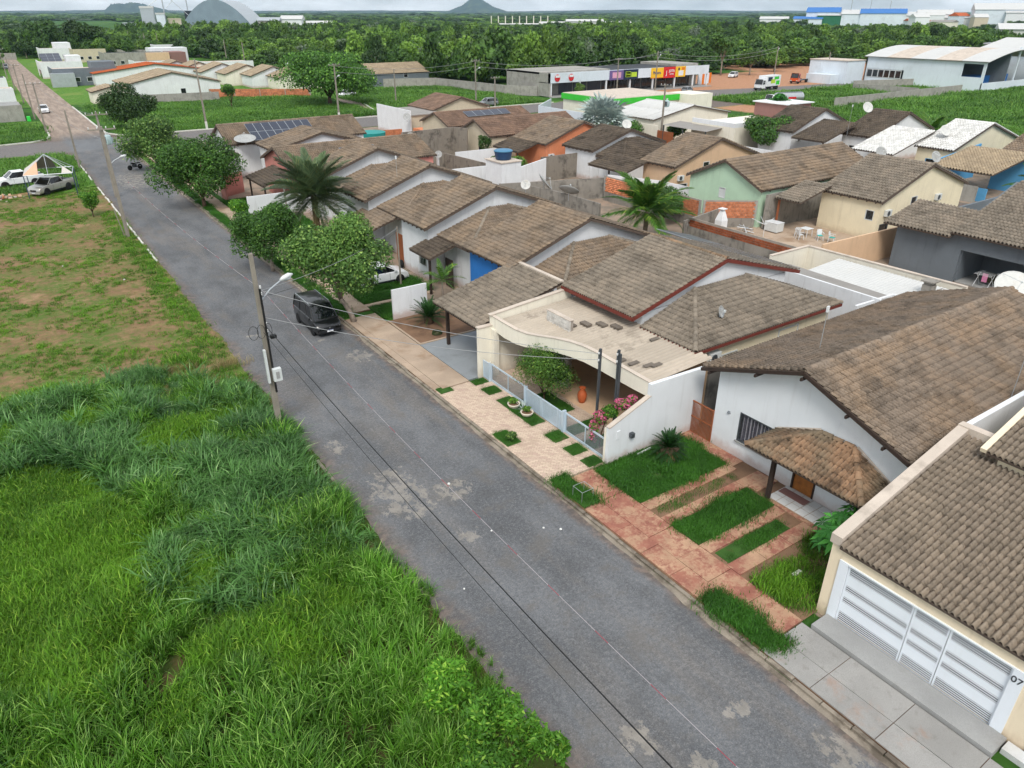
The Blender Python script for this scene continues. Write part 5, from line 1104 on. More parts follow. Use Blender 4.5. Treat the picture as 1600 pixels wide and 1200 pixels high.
boundary('brown rendered wall meeting the cream yard', [(47.7, 19.2), (57, 19.0)], 1.3, 'peach_paint')
# ================================================================== third row, across the back street
h1 = gable_house('white house with mottled dark roof left of the blue roofed pair', 90.7, 104.5, 64.4, 70.4, 'S', 3.5, 6.1, 'white_paint', 'tile_dark', acs=(('s', 1.4, 2.2),), tw=.33, tl=.5); h1['label'] = 'white house with mottled dark roof behind the round tree'
h2 = gable_house('white house with dish on its dark roof beside the white roofs', 95.3, 110, 55.1, 60.3, 'S', 3.5, 6.2, 'white_paint', 'tile_dark', wins=(('f', 1.2, 2.4, 1.2, 2.2),), tw=.33, tl=.5)
p2_ = thing('porch', (92.5, 61, 0), 'dark lower roof left of the white house with dish', 'porch'); roof_plane(p2_, (89.6, 63.8, 3.0), (89.6, 58.6, 3.0), (96.6, 58.6, 4.9), (96.6, 63.8, 4.9), 'tile_dark', .33, .5, 4); MB().box(90, 90.15, 59, 59.15, 0, 2.9).build('post', 'dark_wood', p2_)
dish('round dish on the dark roof before the grassland', (101.2, 60.6, 5.8), 205, 30, .75, 'dish_white', .6); dish('pale green dish on the white painted roof', (96.8, 47.2, 4.6), 205, 35, .7, 'dish_white', .6)
h3 = gable_house('cream house under a white painted tile roof', 93.9, 111, 44.2, 49.0, 'S', 3.5, 6.0, 'yellow_paint', 'tile_white', wins=(('f', 1.3, 2.5, 1.0, 2.2, dict(frame='light_blue_paint')),), tw=.33, tl=.5)
p3_ = thing('porch', (93, 51, 0), 'white painted tile carport left of the cream house', 'porch'); roof_plane(p3_, (88.8, 54.2, 2.9), (88.8, 48.6, 2.9), (97.5, 48.6, 5.0), (97.5, 54.2, 5.0), 'tile_white', .33, .5, 4); MB().box(89.2, 89.35, 49, 49.15, 0, 2.8).build('post', 'ivory_paint', p3_)
h4 = gable_house('house with blue walls at the right frame edge', 93.5, 111, 31, 39.6, 'S', 3.6, 6.4, 'light_blue_paint', 'tile_brown', tw=.33, tl=.5)
p4_ = thing('porch', (88, 39, 0), 'tan tile carport over a blue wall', 'porch'); roof_plane(p4_, (85.4, 42.4, 3.0), (85.4, 35.6, 3.0), (94.2, 35.6, 4.3), (94.2, 42.4, 4.3), 'tile_tan', .33, .5, 4); MB().box(86, 86.2, 36, 42.2, 0, 1.4).build('wall', 'light_blue_paint', p4_)
boundary('light blue yard wall below the white painted roof', [(90.5, 44.0), (99, 43.6)], [3.0, 4.0], 'light_blue_paint', .2)
boundary('white front wall of the white houses across the back street', [(86.4, 71.5), (86.4, 55.5)], 1.5, 'white_paint')
boundary('grey back street wall below the blue wall', [(85.0, 46.5), (85.0, 36.5)], 1.7, 'block_grey')
W1 = thing('flat_white_building', (100, 76, 0), 'white flat building with mauve box on its roof', 'building')
MB().box(88, 108, 72.2, 80.4, 0, 3.4).build('block', 'ivory_paint', W1); MB().box(88, 88.3, 72.2, 80.4, 3.4, 4.0).build('parapet', 'white_paint', W1); MB().box(88.3, 108, 72.2, 72.5, 3.4, 4.0).build('parapet', 'white_paint', W1); MB().box(101, 107, 73.5, 79.5, 3.4, 5.6).build('roof_box', 'mauve_paint', W1); MB().box(100.7, 107.3, 73.2, 79.8, 5.6, 5.75).build('roof_slab', 'white_paint', W1)
W2 = thing('awning_shed', (89, 79, 0), 'grey sheet awning in front of the white flat building', 'awning'); MB().add([(84.6, 83.2, 2.9), (84.6, 74.4, 2.9), (88.4, 74.4, 3.2), (88.4, 83.2, 3.2)], [(0,1,2,3)]).build('roof_sheet', 'grey_metal_roof', W2)
for y in (74.6, 79, 83): MB().box(84.7, 84.85, y, y+.15, 0, 2.88).build('post', 'dark_metal', W2)
W3 = gable_house('white metal roofed house behind the blue palm', 86, 104, 86.6, 97.8, 'S', 3.2, 4.8, 'ivory_paint', 'white_metal_roof', tw=.6, tl=4, nseg=3)
boundary('white street wall of the metal roofed house', [(85.0, 99), (85.0, 84.5)], 2.6, 'ivory_paint'); boundary('brown timber fence panel beside the street pole', [(84.8, 84.3), (84.8, 81.0)], 2.0, 'gate_brown')
W4 = thing('green_fascia_shop', (100, 112, 0), 'flat shop with bright green fascia band', 'shop'); MB().box(93, 110, 104.6, 118.6, 0, 3.3).build('block', 'ivory_paint', W4); MB().box(92.7, 110.3, 104.3, 118.9, 3.3, 4.3).build('fascia', 'canopy_green', W4); MB().box(92.9, 110.1, 104.5, 118.7, 4.3, 4.4).build('roof_slab', 'parapet_cap', W4); MB().box(110, 116, 101.5, 107.5, 0, 4.4).build('side_block', 'ivory_paint', W4)
boundary('tall white fence panels before the green fascia shop', [(94.4, 124.4), (85.2, 116), (85.2, 100)], 2.7, 'warehouse_white')
# ================================================================== vegetation
def crown_mesh(name, n, blobs, leaf, seed=0, asp=.55, up=.35, shell=.45, droop=0.0):
    """leaf-sized faces spread through the volume of several overlapping clumps; blobs (x,y,z,rx,ry,rz)"""
    r = np.random.default_rng(seed); B = np.array(blobs, float); w = (B[:, 3]*B[:, 4]*B[:, 5])**.67; idx = r.choice(len(B), n, p=w/w.sum())
    d = r.normal(size=(n, 3)); d[:, 2] = d[:, 2]+.25; d /= np.linalg.norm(d, axis=1)[:, None]
    rad = 1-shell*r.random(n)**1.7+r.normal(0, .05, n)
    P = B[idx, :3]+d*rad[:, None]*B[idx, 3:]
    nr = d*.75+r.normal(size=(n, 3))*.6+np.array([0, 0, up]); nr /= np.linalg.norm(nr, axis=1)[:, None]
    a = r.normal(size=(n, 3)); a[:, 2] -= droop; a -= nr*(a*nr).sum(1)[:, None]; a /= np.linalg.norm(a, axis=1)[:, None]; b = np.cross(nr, a)
    L = leaf*(.65+.7*r.random(n))[:, None]; W = L*asp*.5
    fold = nr*(L*.12)
    V = np.stack([P-a*L*.5, P+b*W-fold, P+a*L*.5, P-b*W-fold], 1).reshape(-1, 3)
    F = np.arange(4*n).reshape(n, 4); return np_mesh(name, V, F, np.repeat(r.random(n), 4))
def round_blobs(R_, H, n, seed, flat=1.0, core=.62):
    r = random.Random(seed); out = [(0, 0, H, R_*core, R_*core, R_*core*flat)]
    for i in range(n):
        a = r.uniform(0, 6.28); e = r.uniform(-.5, 1.1); q = R_*r.uniform(.45, .72); s_ = R_*r.uniform(.28, .46)
        out.append((q*math.cos(a)*math.cos(e), q*math.sin(a)*math.cos(e), H+q*math.sin(e)*flat, s_, s_, s_*.85*flat))
    return out
def trunk_mb(h, r0, lean=(0, 0), limbs=4, seed=0, spread=1.2, top=None):
    r = random.Random(seed); mb = MB(); top = top or h*1.5; P = [(0, 0, -.05), (lean[0]*.2, lean[1]*.2, h*.35), (lean[0]*.6, lean[1]*.6, h*.7), (lean[0], lean[1], h)]
    mb.tube(P, [r0*1.25, r0, r0*.85, r0*.75], 9)
    for i in range(limbs):
        a = 6.28*i/limbs+r.uniform(-.4, .4); q = spread*r.uniform(.6, 1)
        mb.tube([(lean[0], lean[1], h*.92), (lean[0]+q*.45*math.cos(a), lean[1]+q*.45*math.sin(a), h+(top-h)*.4), (lean[0]+q*math.cos(a), lean[1]+q*math.sin(a), top*r.uniform(.85, 1))], [r0*.6, r0*.42, r0*.15], 7)
    return mb
def tree(label, x, y, h_trunk, R_, zc, n, leaf, mat, bark='bark', seed=0, nb=9, flat=1.0, lean=(0, 0), r0=.14, name='tree', group=None, cat='tree', core=.62, **kw):
    t_ = thing(name, (x, y, 0), label, cat, group=group)
    trunk_mb(h_trunk, r0, lean, 5, seed, R_*.6, zc+R_*.3).build('trunk', bark, t_, world=False, smooth=True)
    link('crown', crown_mesh('crown', n, [(bx+lean[0], by+lean[1], bz, a, b, c) for bx, by, bz, a, b, c in round_blobs(R_, zc, nb, seed, flat, core)], leaf, seed, **kw), mat, t_, world=False)
    return t_
tree('dense round street tree above the black van', 16.4, 42.5, 1.7, 3.55, 3.95, 24000, .2, 'leaf_street', 'pale_bark', 11, 20, .95, (-.55, .65), .17)
tree('bushy street tree behind the first round tree', 15.4, 56.2, 1.2, 3.0, 3.0, 18000, .19, 'leaf_deep', 'pale_bark', 12, 18, 1.0)
tree('thin pale sapling between street trees and white wall', 17.0, 70.5, .8, 1.15, 2.0, 1600, .2, 'leaf_lime', 'pale_bark', 13, 6, .8, r0=.05)
tree('broad round street tree beside the pink wall', 16.2, 81.0, 1.2, 4.5, 3.7, 22000, .24, 'leaf_deep', 'bark', 14, 24, 1.0, r0=.2)
tree('yellow topped street tree nearest the crossing', 16.4, 105.6, 1.1, 4.1, 3.2, 13000, .27, 'leaf_street', 'bark', 15, 22, 1.0, r0=.2)
tree('dark tree standing on the grass past the crossing', 19.8, 144.6, 1.2, 5.4, 3.9, 11000, .36, 'leaf_dark', 'bark', 16, 10, .8, r0=.25)
tree('wide spreading tree shading the parked car on the field', 62.5, 162.5, 1.8, 10.5, 5.9, 19000, .5, 'leaf_deep', 'bark', 17, 26, .6, r0=.45)
tree('small lone tree on the field before the orange wall', 42.2, 165.5, 1.4, 1.9, 3.7, 1800, .34, 'leaf_deep', 'bark', 18, 7, .9, r0=.12)
tree('young bright tree beside the tent frame', 6.0, 83.2, .5, 1.15, 1.55, 2600, .17, 'leaf_lime', 'bark', 19, 7, 1.15, r0=.06)
tree('round glossy tree before the white flat building', 91.5, 69.0, .9, 3.9, 3.0, 6500, .34, 'leaf_deep', 'bark', 20, 10, .75, r0=.2)
tree('slim green tree before the shop windows', 108, 132, 1.6, 1.6, 3.5, 1200, .3, 'leaf_wood_light', 'bark', 21, 6, .8, r0=.08)
tree('tall papaya like tree beside the tanker', 104.5, 77.6, 3.2, 2.2, 5.6, 900, .55, 'leaf_papaya', 'pale_bark', 22, 6, .6, r0=.1)
tree('dark shrub behind the tank block', 49.5, 75.2, .6, 1.9, 1.9, 2600, .24, 'leaf_dark', 'bark', 23, 7, .9, name='garden_tree', r0=.08); tree('pale green shrub right of the blue tank', 51.6, 74.2, .5, 1.7, 1.6, 2200, .24, 'leaf_shrub', 'bark', 24, 7, .8, name='garden_tree', r0=.08)
tree('climbing shrub on the beige yard corner', 53.0, 84.2, 1.2, 1.2, 2.7, 1300, .22, 'leaf_dark', 'bark', 25, 5, 1.2, name='garden_tree', r0=.07)
tree('dark bush behind the coconut palm', 51.6, 49.5, .5, 2.5, 1.9, 5000, .2, 'leaf_dark', 'bark', 26, 8, .8, name='garden_bush', r0=.08)
for i, (x, y, R_) in enumerate(((80.5, 92.5, 2.2), (84.0, 88.6, 2.4), (87.5, 83.5, 1.8))): tree(['leafy bush left below the blue palm', 'leafy bush by the street pole', 'leafy bush beside the white metal roof'][i], x, y, .4, R_, 1.7, 2200, .3, 'leaf_deep', 'bark', 30+i, 7, .8, name='garden_bush', r0=.08, group='bushes along the back street')
# carport shrub, bougainvillea, lime shrubs
tree('feathery shrub leaning over the slatted fence', 20.1, 26.5, .6, 1.75, 1.85, 11000, .13, 'leaf_shrub', 'bark', 41, 22, 1.0, r0=.05, name='garden_shrub', cat='shrub', asp=.3, core=.4, shell=.75)
tree('small leafy seedling in the kerb grass patch', 16.55, 24.3, .2, .34, .42, 260, .14, 'leaf_street', 'bark', 42, 4, .9, r0=.02, name='garden_shrub', cat='shrub')
bg = thing('bougainvillea', (19.9, 21.2, 0), 'pink flowering bougainvillea spilling over the white wall', 'flowering shrub')
BL = [(.1, .15, 2.0, .42, .4, .28), (-.3, .3, 1.75, .36, .32, .32), (.65, -.1, 2.3, .38, .3, .24), (-.58, .38, 1.3, .24, .22, .4), (1.1, -.2, 2.5, .25, .2, .16), (-.62, .35, .85, .18, .18, .35), (.3, -.1, 2.45, .16, .16, .25)]
link('foliage', crown_mesh('foliage', 2200, BL, .12, 43), 'leaf_lime', bg, world=False); link('flowers', crown_mesh('flowers', 1300, [(a, b, c+.03, d*1.08, e*1.08, f*1.05) for a, b, c, d, e, f in BL if (a, c) != (.1, 2.0)], .10, 44, asp=.9), 'leaf_flower', bg, world=False)
MB().tube([(-.3, .3, 0), (-.2, .3, .9), (.1, .2, 2.0)], [.04, .035, .02], 6).build('stem', 'bark', bg, world=False)
for i, (x, y, s_, n) in enumerate(((6.5, 12.8, 1.3, 2600), (6.8, 10.8, 1.5, 3600), (7.6, 10.3, 1.0, 1500), (6.0, 10.0, 1.4, 2800), (8.2, 9.9, .7, 700))):
    tree(['lime green sapling standing in the tall grass', 'largest lime green sapling at the bottom edge', 'lime green sapling reaching over the road edge', 'half hidden lime sapling at the bottom edge', 'lowest lime sapling on the road edge'][i], x, y, .8*s_, .62*s_, 1.0*s_, n, .16, 'leaf_lime', 'bark', 50+i, 16, 1.45, r0=.03, name='sapling', cat='sapling', group='lime saplings at the bottom edge', asp=.36, core=.38, shell=.85)
# papaya by the garage wall: lobed leaves on long stalks
pp = thing('papaya_plant', (22.3, 10.35, 0), 'papaya plant with big lobed leaves beside the garage wall', 'plant'); MB().tube([(0,0,0), (.05,0,.9), (0,0,1.9)], [.07, .06, .05], 8).build('stem', 'pale_bark', pp, world=False)
def lobed(seed):
    r = random.Random(seed); V_ = [(0, 0, 0)]; F_ = []; k = 7
    for i in range(k):
        a = -2.5+5.0*i/(k-1); L = .42*(1-.25*abs(i-3)/3); w = .33
        b = len(V_); V_ += [(L*.5*math.cos(a-w), L*.5*math.sin(a-w), .02), (L*math.cos(a), L*math.sin(a), -.10), (L*.5*math.cos(a+w), L*.5*math.sin(a+w), .02)]; F_.append((0, b, b+1, b+2))
    return np_mesh('leaf', V_, F_, np.full(len(V_), r.random()))
lm = [lobed(i) for i in range(3)]
for m_ in lm: m_.materials.append(MATS['leaf_papaya'])
rnd = random.Random(8)
for i in range(130):
    a = rnd.uniform(0, 6.28); e = rnd.uniform(-.5, 1.2); L = rnd.uniform(.4, 1.6); tip = Vector((L*1.25*math.cos(a)*math.cos(e), L*math.sin(a)*math.cos(e)*.55, 1.6+L*math.sin(e)*.6))
    o = bpy.data.objects.new('leaf', rnd.choice(lm)); COL.objects.link(o); o.parent = pp; o.location = tip; o.rotation_euler = (rnd.uniform(-.35, .35), rnd.uniform(.1, .6), a); s_ = rnd.uniform(1.0, 1.5); o.scale = (s_, s_, s_)
    MB().tube([(0, 0, 1.4), tip*.6+Vector((0, 0, .6)), tip], .012, 4).build('stalk', 'leaf_papaya', pp, world=False)

# ---- palms: every frond a part
def frond(name, L, nl, ll, droop, w=.05, vee=.5, seed=0, sag=.25, fan=0.0, start=.12):
    """pinnate frond along +X; rachis bends down; two rows of leaflets"""
    r = np.random.default_rng(seed); V_ = []; F_ = []; tv = []
    def rach(u): return np.array([L*u*(1-.12*droop*u), 0, -droop*L*.5*u**2.2])
    N_ = 8
    for i in range(N_+1):
        u = i/N_; p = rach(u); q = .025*(1-u)+.006; V_ += [p+[0, -q, 0], p+[0, q, 0]]; tv += [.9, .9]
        if i: b = 2*i; F_.append((b-2, b-1, b+1, b))
    for i in range(nl):
        u = start+(1-start)*i/(nl-1); p = rach(u); l = ll*math.sin(math.pi*min(1, .18+.78*u))**.7*(.85+.3*r.random())
        for s_ in (-1, 1):
            d = np.array([.55+.5*u, s_*(1-.55*u), vee*(1-u)+r.normal(0, .08)]); d /= np.linalg.norm(d)
            tip = p+d*l-np.array([0, 0, sag*l]); mid = p+d*l*.5-np.array([0, 0, sag*l*.18]); sd = np.array([d[1], -d[0], 0])*w*.5
            b = len(V_); V_ += [p-sd*.4, p+sd*.4, mid+sd, mid-sd, tip]; k = r.random(); tv += [k]*5
            F_.append((b, b+1, b+2, b+3)); F_.append((b+3, b+2, b+4, b+4))
    F_ = [f for f in F_]
    me = bpy.data.meshes.new(name); me.from_pydata([tuple(v) for v in V_], [], [f if len(set(f)) == 4 else f[:3] for f in F_]); me.update(); at = me.attributes.new('tv', 'FLOAT', 'POINT'); at.data.foreach_set('value', np.array(tv, dtype=np.float32)); return me
def palm(label, x, y, h, fm, mats, n, e0, e1, trunk=(.16, .13), tmat='palm_trunk', seed=0, name='palm_tree', lean=(0, 0), cat='palm', scale=1.0, golden=2.399):
    p = thing(name, (x, y, 0), label, cat); r = random.Random(seed)
    if h > .15: MB().tube([(0, 0, -.05), (lean[0]*.4, lean[1]*.4, h*.5), (lean[0], lean[1], h)], [trunk[0]*1.2, trunk[0], trunk[1]], 10).build('trunk', tmat, p, world=False, smooth=True)
    for i in range(n):
        u = i/(n-1); o = bpy.data.objects.new('frond', r.choice(fm[mats(u)] if callable(mats) else fm)); COL.objects.link(o); o.parent = p
        o.location = (lean[0], lean[1], h-.15*(1-u)*min(1, h)); s_ = scale*r.uniform(.85, 1.1)*(.8 if u > .92 else 1); o.scale = (s_, s_, s_)
        o.rotation_euler = Euler((r.uniform(-.25, .25), -(e0+(e1-e0)*u)+r.uniform(-.1, .1), i*golden+r.uniform(-.15, .15)), 'XYZ')
    return p
def fm(mat, *a, k=3, **kw):
    out = [frond('frond', *a, seed=i, **kw) for i in range(k)]
    for m_ in out: m_.materials.append(MATS[mat])
    return out
date = {'g': fm('frond_date', 3.3, 74, .68, .6, w=.06, vee=.6, sag=.15), 'd': fm('frond_dry', 2.6, 26, .5, .9, w=.04, vee=.3)}
palm('big date palm among the street trees', 20.6, 59.6, 4.7, date, lambda u: 'd' if u < .1 else 'g', 96, -.5, 1.45, (.26, .24), seed=1, scale=1.22)
coco = {'g': fm('frond_coco', 3.4, 62, .85, .75, w=.085, vee=.25, sag=.5), 'd': fm('frond_coco', 3.0, 34, .7, 1.1, w=.07, vee=.1, sag=.7)}
palm('coconut palm rising behind the row house ridges', 44.6, 44.8, 3.0, coco, lambda u: 'd' if u < .25 else 'g', 26, -.25, 1.4, (.2, .16), seed=2, scale=1.25)
palm('coconut palm on the grass behind the white painted roof', 118, 59.5, 2.2, coco, lambda u: 'g', 16, -.1, 1.3, (.2, .16), seed=3, scale=1.15)
palm('coconut palm cut by the right frame edge', 84.8, 30.8, 2.6, coco, lambda u: 'g', 14, -.2, 1.2, (.2, .16), seed=4)
ar = fm('frond_coco', 1.9, 26, .42, .85, w=.045, vee=.4, sag=.35)
palm('slender areca palm before the blue wall', 22.6, 41.6, 2.1, ar, None, 13, -.1, 1.2, (.07, .06), 'pale_bark', 5)
palm('small palm tuft behind the reddish roof', 64.5, 113.2, 2.2, ar, None, 10, .1, 1.2, (.1, .09), seed=6); palm('small areca clump by the rosy roof corner', 74, 108, .4, ar, None, 16, .4, 1.4, (.1, .09), seed=16)
cy = fm('frond_cycas', 1.0, 30, .17, .5, w=.022, vee=.35, sag=.1)
c1 = palm('squat cycad with stout trunk on the lawn beside the side gate', 21.6, 19.0, .75, cy, None, 110, -.55, 1.45, (.36, .46), 'bark', 7, 'cycad', cat='cycad', scale=.92); 
sk = fm('frond_dry', .7, 14, .15, 1.3, w=.03, vee=.1)
for i in range(40):
    o = bpy.data.objects.new('dry_frond', random.choice(sk)); COL.objects.link(o); o.parent = c1; o.location = (.2*math.cos(i*2.4), .2*math.sin(i*2.4), .45+.3*(i/40)); o.rotation_euler = (0, random.uniform(.3, .8), i*2.4); o.scale = (.75,)*3
palm('large dark cycad in the bare flower bed', 20.4, 39.6, .5, cy, None, 46, 0, 1.4, (.3, .34), 'bark', 8, 'cycad', cat='cycad', scale=1.5)
ag = fm('frond_silver', .6, 8, .05, .25, w=.05, vee=.2)
palm('spiky grey agave between the white planters', 18.75, 26.4, .12, ag, None, 26, .1, 1.35, (.05, .05), seed=9, name='agave', cat='plant')
for i, (x, y) in enumerate(((18.5, 26.95), (18.55, 25.85))): tree(['tuft of small leaves in the left planter bowl', 'tuft of small leaves in the right planter bowl'][i], x, y, .2, .26, .5, 260, .12, 'leaf_shrub', 'bark', 60+i, 4, .9, r0=.015, name='potted_plant', cat='plant', group='plants in the bowls')
# blue fan palm
def fan(seed):
    r = np.random.default_rng(seed); V_ = []; F_ = []; tv = []; n = 22; L = 1.25; b = MB().tube([(0, 0, 0), (.7, 0, .05), (1.5, 0, -.05)], [.035, .03, .025], 5); V_ = list(b.v); F_ = [f for f in b.f]; tv = [.5]*len(V_)
    for i in range(n):
        a = -2.3+4.6*i/(n-1); d = np.array([math.cos(a), math.sin(a), .22*math.cos(i*2.6)]); c = np.array([1.45, 0, -.05]); sd = np.array([-math.sin(a), math.cos(a), 0])*.10; l = L*(.8+.25*r.random())*(1-.15*abs(a)/2.3)
        k = len(V_); V_ += [tuple(c), tuple(c+d*l*.6+sd), tuple(c+d*l-np.array([0, 0, .18])), tuple(c+d*l*.6-sd)]; q = r.random(); tv += [q]*4; F_.append((k, k+1, k+2, k+3))
    me = bpy.data.meshes.new('frond'); me.from_pydata(V_, [], F_); me.update(); at = me.attributes.new('tv', 'FLOAT', 'POINT'); at.data.foreach_set('value', np.array(tv, dtype=np.float32)); me.materials.append(MATS['frond_silver']); return me
palm('silvery blue fan palm before the green fascia shop', 75.2, 86.2, 3.6, [fan(i) for i in range(3)], None, 46, -.35, 1.45, (.25, .22), seed=10, scale=1.75)

# ---- grass
def blade_clump(name, n, h, spread, w, bend, seed, mat, stalk=0):
    r = np.random.default_rng(seed); V_ = []; F_ = []; tv = []
    for i in range(n):
        a = r.uniform(0, 6.283); b0 = np.array([r.normal(0, spread), r.normal(0, spread), 0]); d = np.array([math.cos(a), math.sin(a), 0]); H = h*r.uniform(.55, 1.1); q = bend*r.uniform(.4, 1.3); s_ = np.array([-d[1], d[0], 0])*w*r.uniform(.7, 1.2)*.5
        k = len(V_); tvv = r.random()
        for j, u in enumerate((0, .4, .75, 1.0)):
            p = b0+d*H*q*u**2+np.array([0, 0, H*(u-.42*q*u**3)]); ww = (1, .95, .6, .06)[j]; V_ += [p-s_*ww, p+s_*ww]; tv += [tvv*.75+.25*(u > .7)]*2
            if j: F_.append((k+2*j-2, k+2*j-1, k+2*j+1, k+2*j))
    o = bpy.data.objects.new(name, np_mesh(name, np.array(V_), np.array(F_), np.array(tv))); o.data.materials.append(MATS[mat]); return o
tall = [blade_clump('tall_clump', 25, 1.2, .12, .046, .6, i, 'grass_tall') for i in range(3)]; blue = [blade_clump('blue_clump', 24, 1.15, .14, .05, .8, 10+i, 'grass_blue') for i in range(3)]
short = [blade_clump('short_tuft', 30, .34, .13, .018, .6, 20+i, 'grass_short') for i in range(3)]; lawn = [blade_clump('lawn_tuft', 44, .11, .13, .01, .5, 30+i, 'grass_lawn') for i in range(2)]; dry = [blade_clump('dry_tuft', 26, .42, .12, .009, .5, 40+i, 'grass_dry') for i in range(2)]
field = [blade_clump('field_tuft', 34, .5, .32, .05, .6, 50+i, 'grass_field') for i in range(2)]
def vnoise(x, y, sc, seed=0):
    """smooth value noise"""
    g_ = np.random.default_rng(seed).random((64, 64)); x, y = x/sc, y/sc; xi, yi = np.floor(x).astype(int), np.floor(y).astype(int); fx, fy = x-xi, y-yi; fx = fx*fx*(3-2*fx); fy = fy*fy*(3-2*fy)
    q = lambda i, j: g_[i % 64, j % 64]
    return (q(xi, yi)*(1-fx)+q(xi+1, yi)*fx)*(1-fy)+(q(xi, yi+1)*(1-fx)+q(xi+1, yi+1)*fx)*fy
def rr3(n, tilt=.12): return np.stack([RNG.normal(0, tilt, n), RNG.normal(0, tilt, n), RNG.uniform(0, 6.283, n)], 1)
# tall grass of the near lot
N_ = 12500; X_ = RNG.uniform(-13, 8.6, N_); Y_ = RNG.uniform(6, 47, N_)
lim = 42.5-.35*(X_-0)*(X_ > 0)-(X_ > 6)*2+2.2*(vnoise(X_, Y_, 2.6, 1)-.5)*2                # upper border of the tall stand
edge = 8.35+.5*(vnoise(Y_, X_*0, 1.6, 2)-.5)*2
br = np.exp(-(((X_+2.2)/3.2)**2+((Y_-26.5)/7.5)**2)**2)+np.exp(-(((X_-2.8)/1.3)**2+((Y_-33.5)/2.0)**2))                                      # low bright glade
k1_ = vnoise(X_, Y_, 1.9, 3); k2_ = vnoise(X_, Y_, 5.5, 4)
isb = (br+.35*(k1_-.5) > .42); ht = np.clip(.62+.75*(k1_-.45)+.25*(k2_-.5), .3, 1.25); ok = (Y_ < lim) & (X_ < edge) & ~isb & (k1_ > .10)
bl_ = (.55*k2_+.45*vnoise(X_, Y_, 1.1, 14)+np.clip((Y_-26)/45, -.22, .22)+RNG.normal(0, .05, N_) > .56)
near_edge = np.clip((edge-X_)/1.0, .45, 1)
sc_ = ht*near_edge*RNG.uniform(.8, 1.2, N_); sel = ok & (RNG.random(N_) < .93)
vi = np.where(bl_, 3+RNG.integers(0, 3, N_), RNG.integers(0, 3, N_))
P_ = np.stack([X_, Y_, np.zeros(N_)], 1)[sel]; hb_ = np.where(bl_, 1.2, 1.0); S3 = np.stack([sc_*1.1*hb_, sc_*1.1*hb_, sc_*1.2*hb_], 1)[sel]
cane = (ok & bl_ & (vnoise(X_, Y_, 2.3, 19) > .55) & (RNG.random(N_) < .14) & (Y_ > 21)) | (ok & (Y_ > 24) & (RNG.random(N_) < .012)); Pc = np.stack([X_, Y_, np.zeros(N_)], 1)[cane]; sc2 = RNG.uniform(1.1, 1.5, len(Pc))*near_edge[cane]; P_ = np.concatenate([P_, Pc]); S3 = np.concatenate([S3, np.stack([sc2]*3, 1)]); vi = np.concatenate([vi[sel], RNG.integers(3, 6, len(Pc))]); sel = slice(None)
o = scatter('tall_grass', P_, rr3(len(P_)), S3, tall+blue, vi[sel]); tag(o, 'tall dense green grass covering the near vacant lot', 'grass')
# low bright glade inside it
sel = (Y_ < lim+1.5) & (X_ < edge+.15) & (isb | (k1_ < .2))
P_ = np.stack([X_, Y_, np.zeros(N_)], 1)[sel]; P_ = np.concatenate([P_+RNG.normal(0, .25, P_.shape)*[1, 1, 0] for _ in range(5)]); n = len(P_)
s_ = RNG.uniform(.9, 1.7, n)*(.7+1.3*vnoise(P_[:, 0], P_[:, 1], 1.7, 17)); o = scatter('low_grass', P_, rr3(n), np.stack([s_]*3, 1), short); tag(o, 'low bright grass in the glade of the near lot', 'grass')
# patchy short grass and dry tufts on the upper lot
N2 = 34000; X_ = RNG.uniform(-46, 8.2, N2); Y_ = RNG.uniform(36, 99, N2); k = vnoise(X_, Y_, 3.2, 5)*.6+vnoise(X_, Y_, 1.1, 6)*.4; lim = 42.5-.35*X_*(X_ > 0)-(X_ > 6)*2
near = (X_ > 6.6) & (Y_ < 84); sel = (Y_ > lim-1) & ((k+RNG.normal(0, .07, N2) > .52) | near) & (RNG.random(N2) < .9)
P_ = np.stack([X_, Y_, np.zeros(N2)], 1)[sel]; n = len(P_); s_ = RNG.uniform(.5, 1.2, n)*np.where(near[sel], 1.1, .8); o = scatter('patchy_grass', P_, rr3(n), np.stack([s_*1.2, s_*1.2, s_*.75], 1), short); tag(o, 'patchy short grass on the dry upper lot', 'grass')
sel = (Y_ > lim) & (k < .5) & (RNG.random(N2) < .16); P_ = np.stack([X_, Y_, np.zeros(N2)], 1)[sel]; n = len(P_); s_ = RNG.uniform(.25, .6, n)
ex = np.array([(5.2+RNG.normal(0, .5), 41.6+RNG.normal(0, .4), 0) for _ in range(60)]+[(7.6+RNG.normal(0, .5), 40.6+RNG.normal(0, .3), 0) for _ in range(30)]); P_ = np.concatenate([P_, ex]); s_ = np.concatenate([s_, np.full(len(ex), 1.3)]); n = len(P_)
o = scatter('dry_grass', P_, rr3(n), np.stack([s_]*3, 1), dry); tag(o, 'straw coloured dry grass tufts on the upper lot', 'grass')
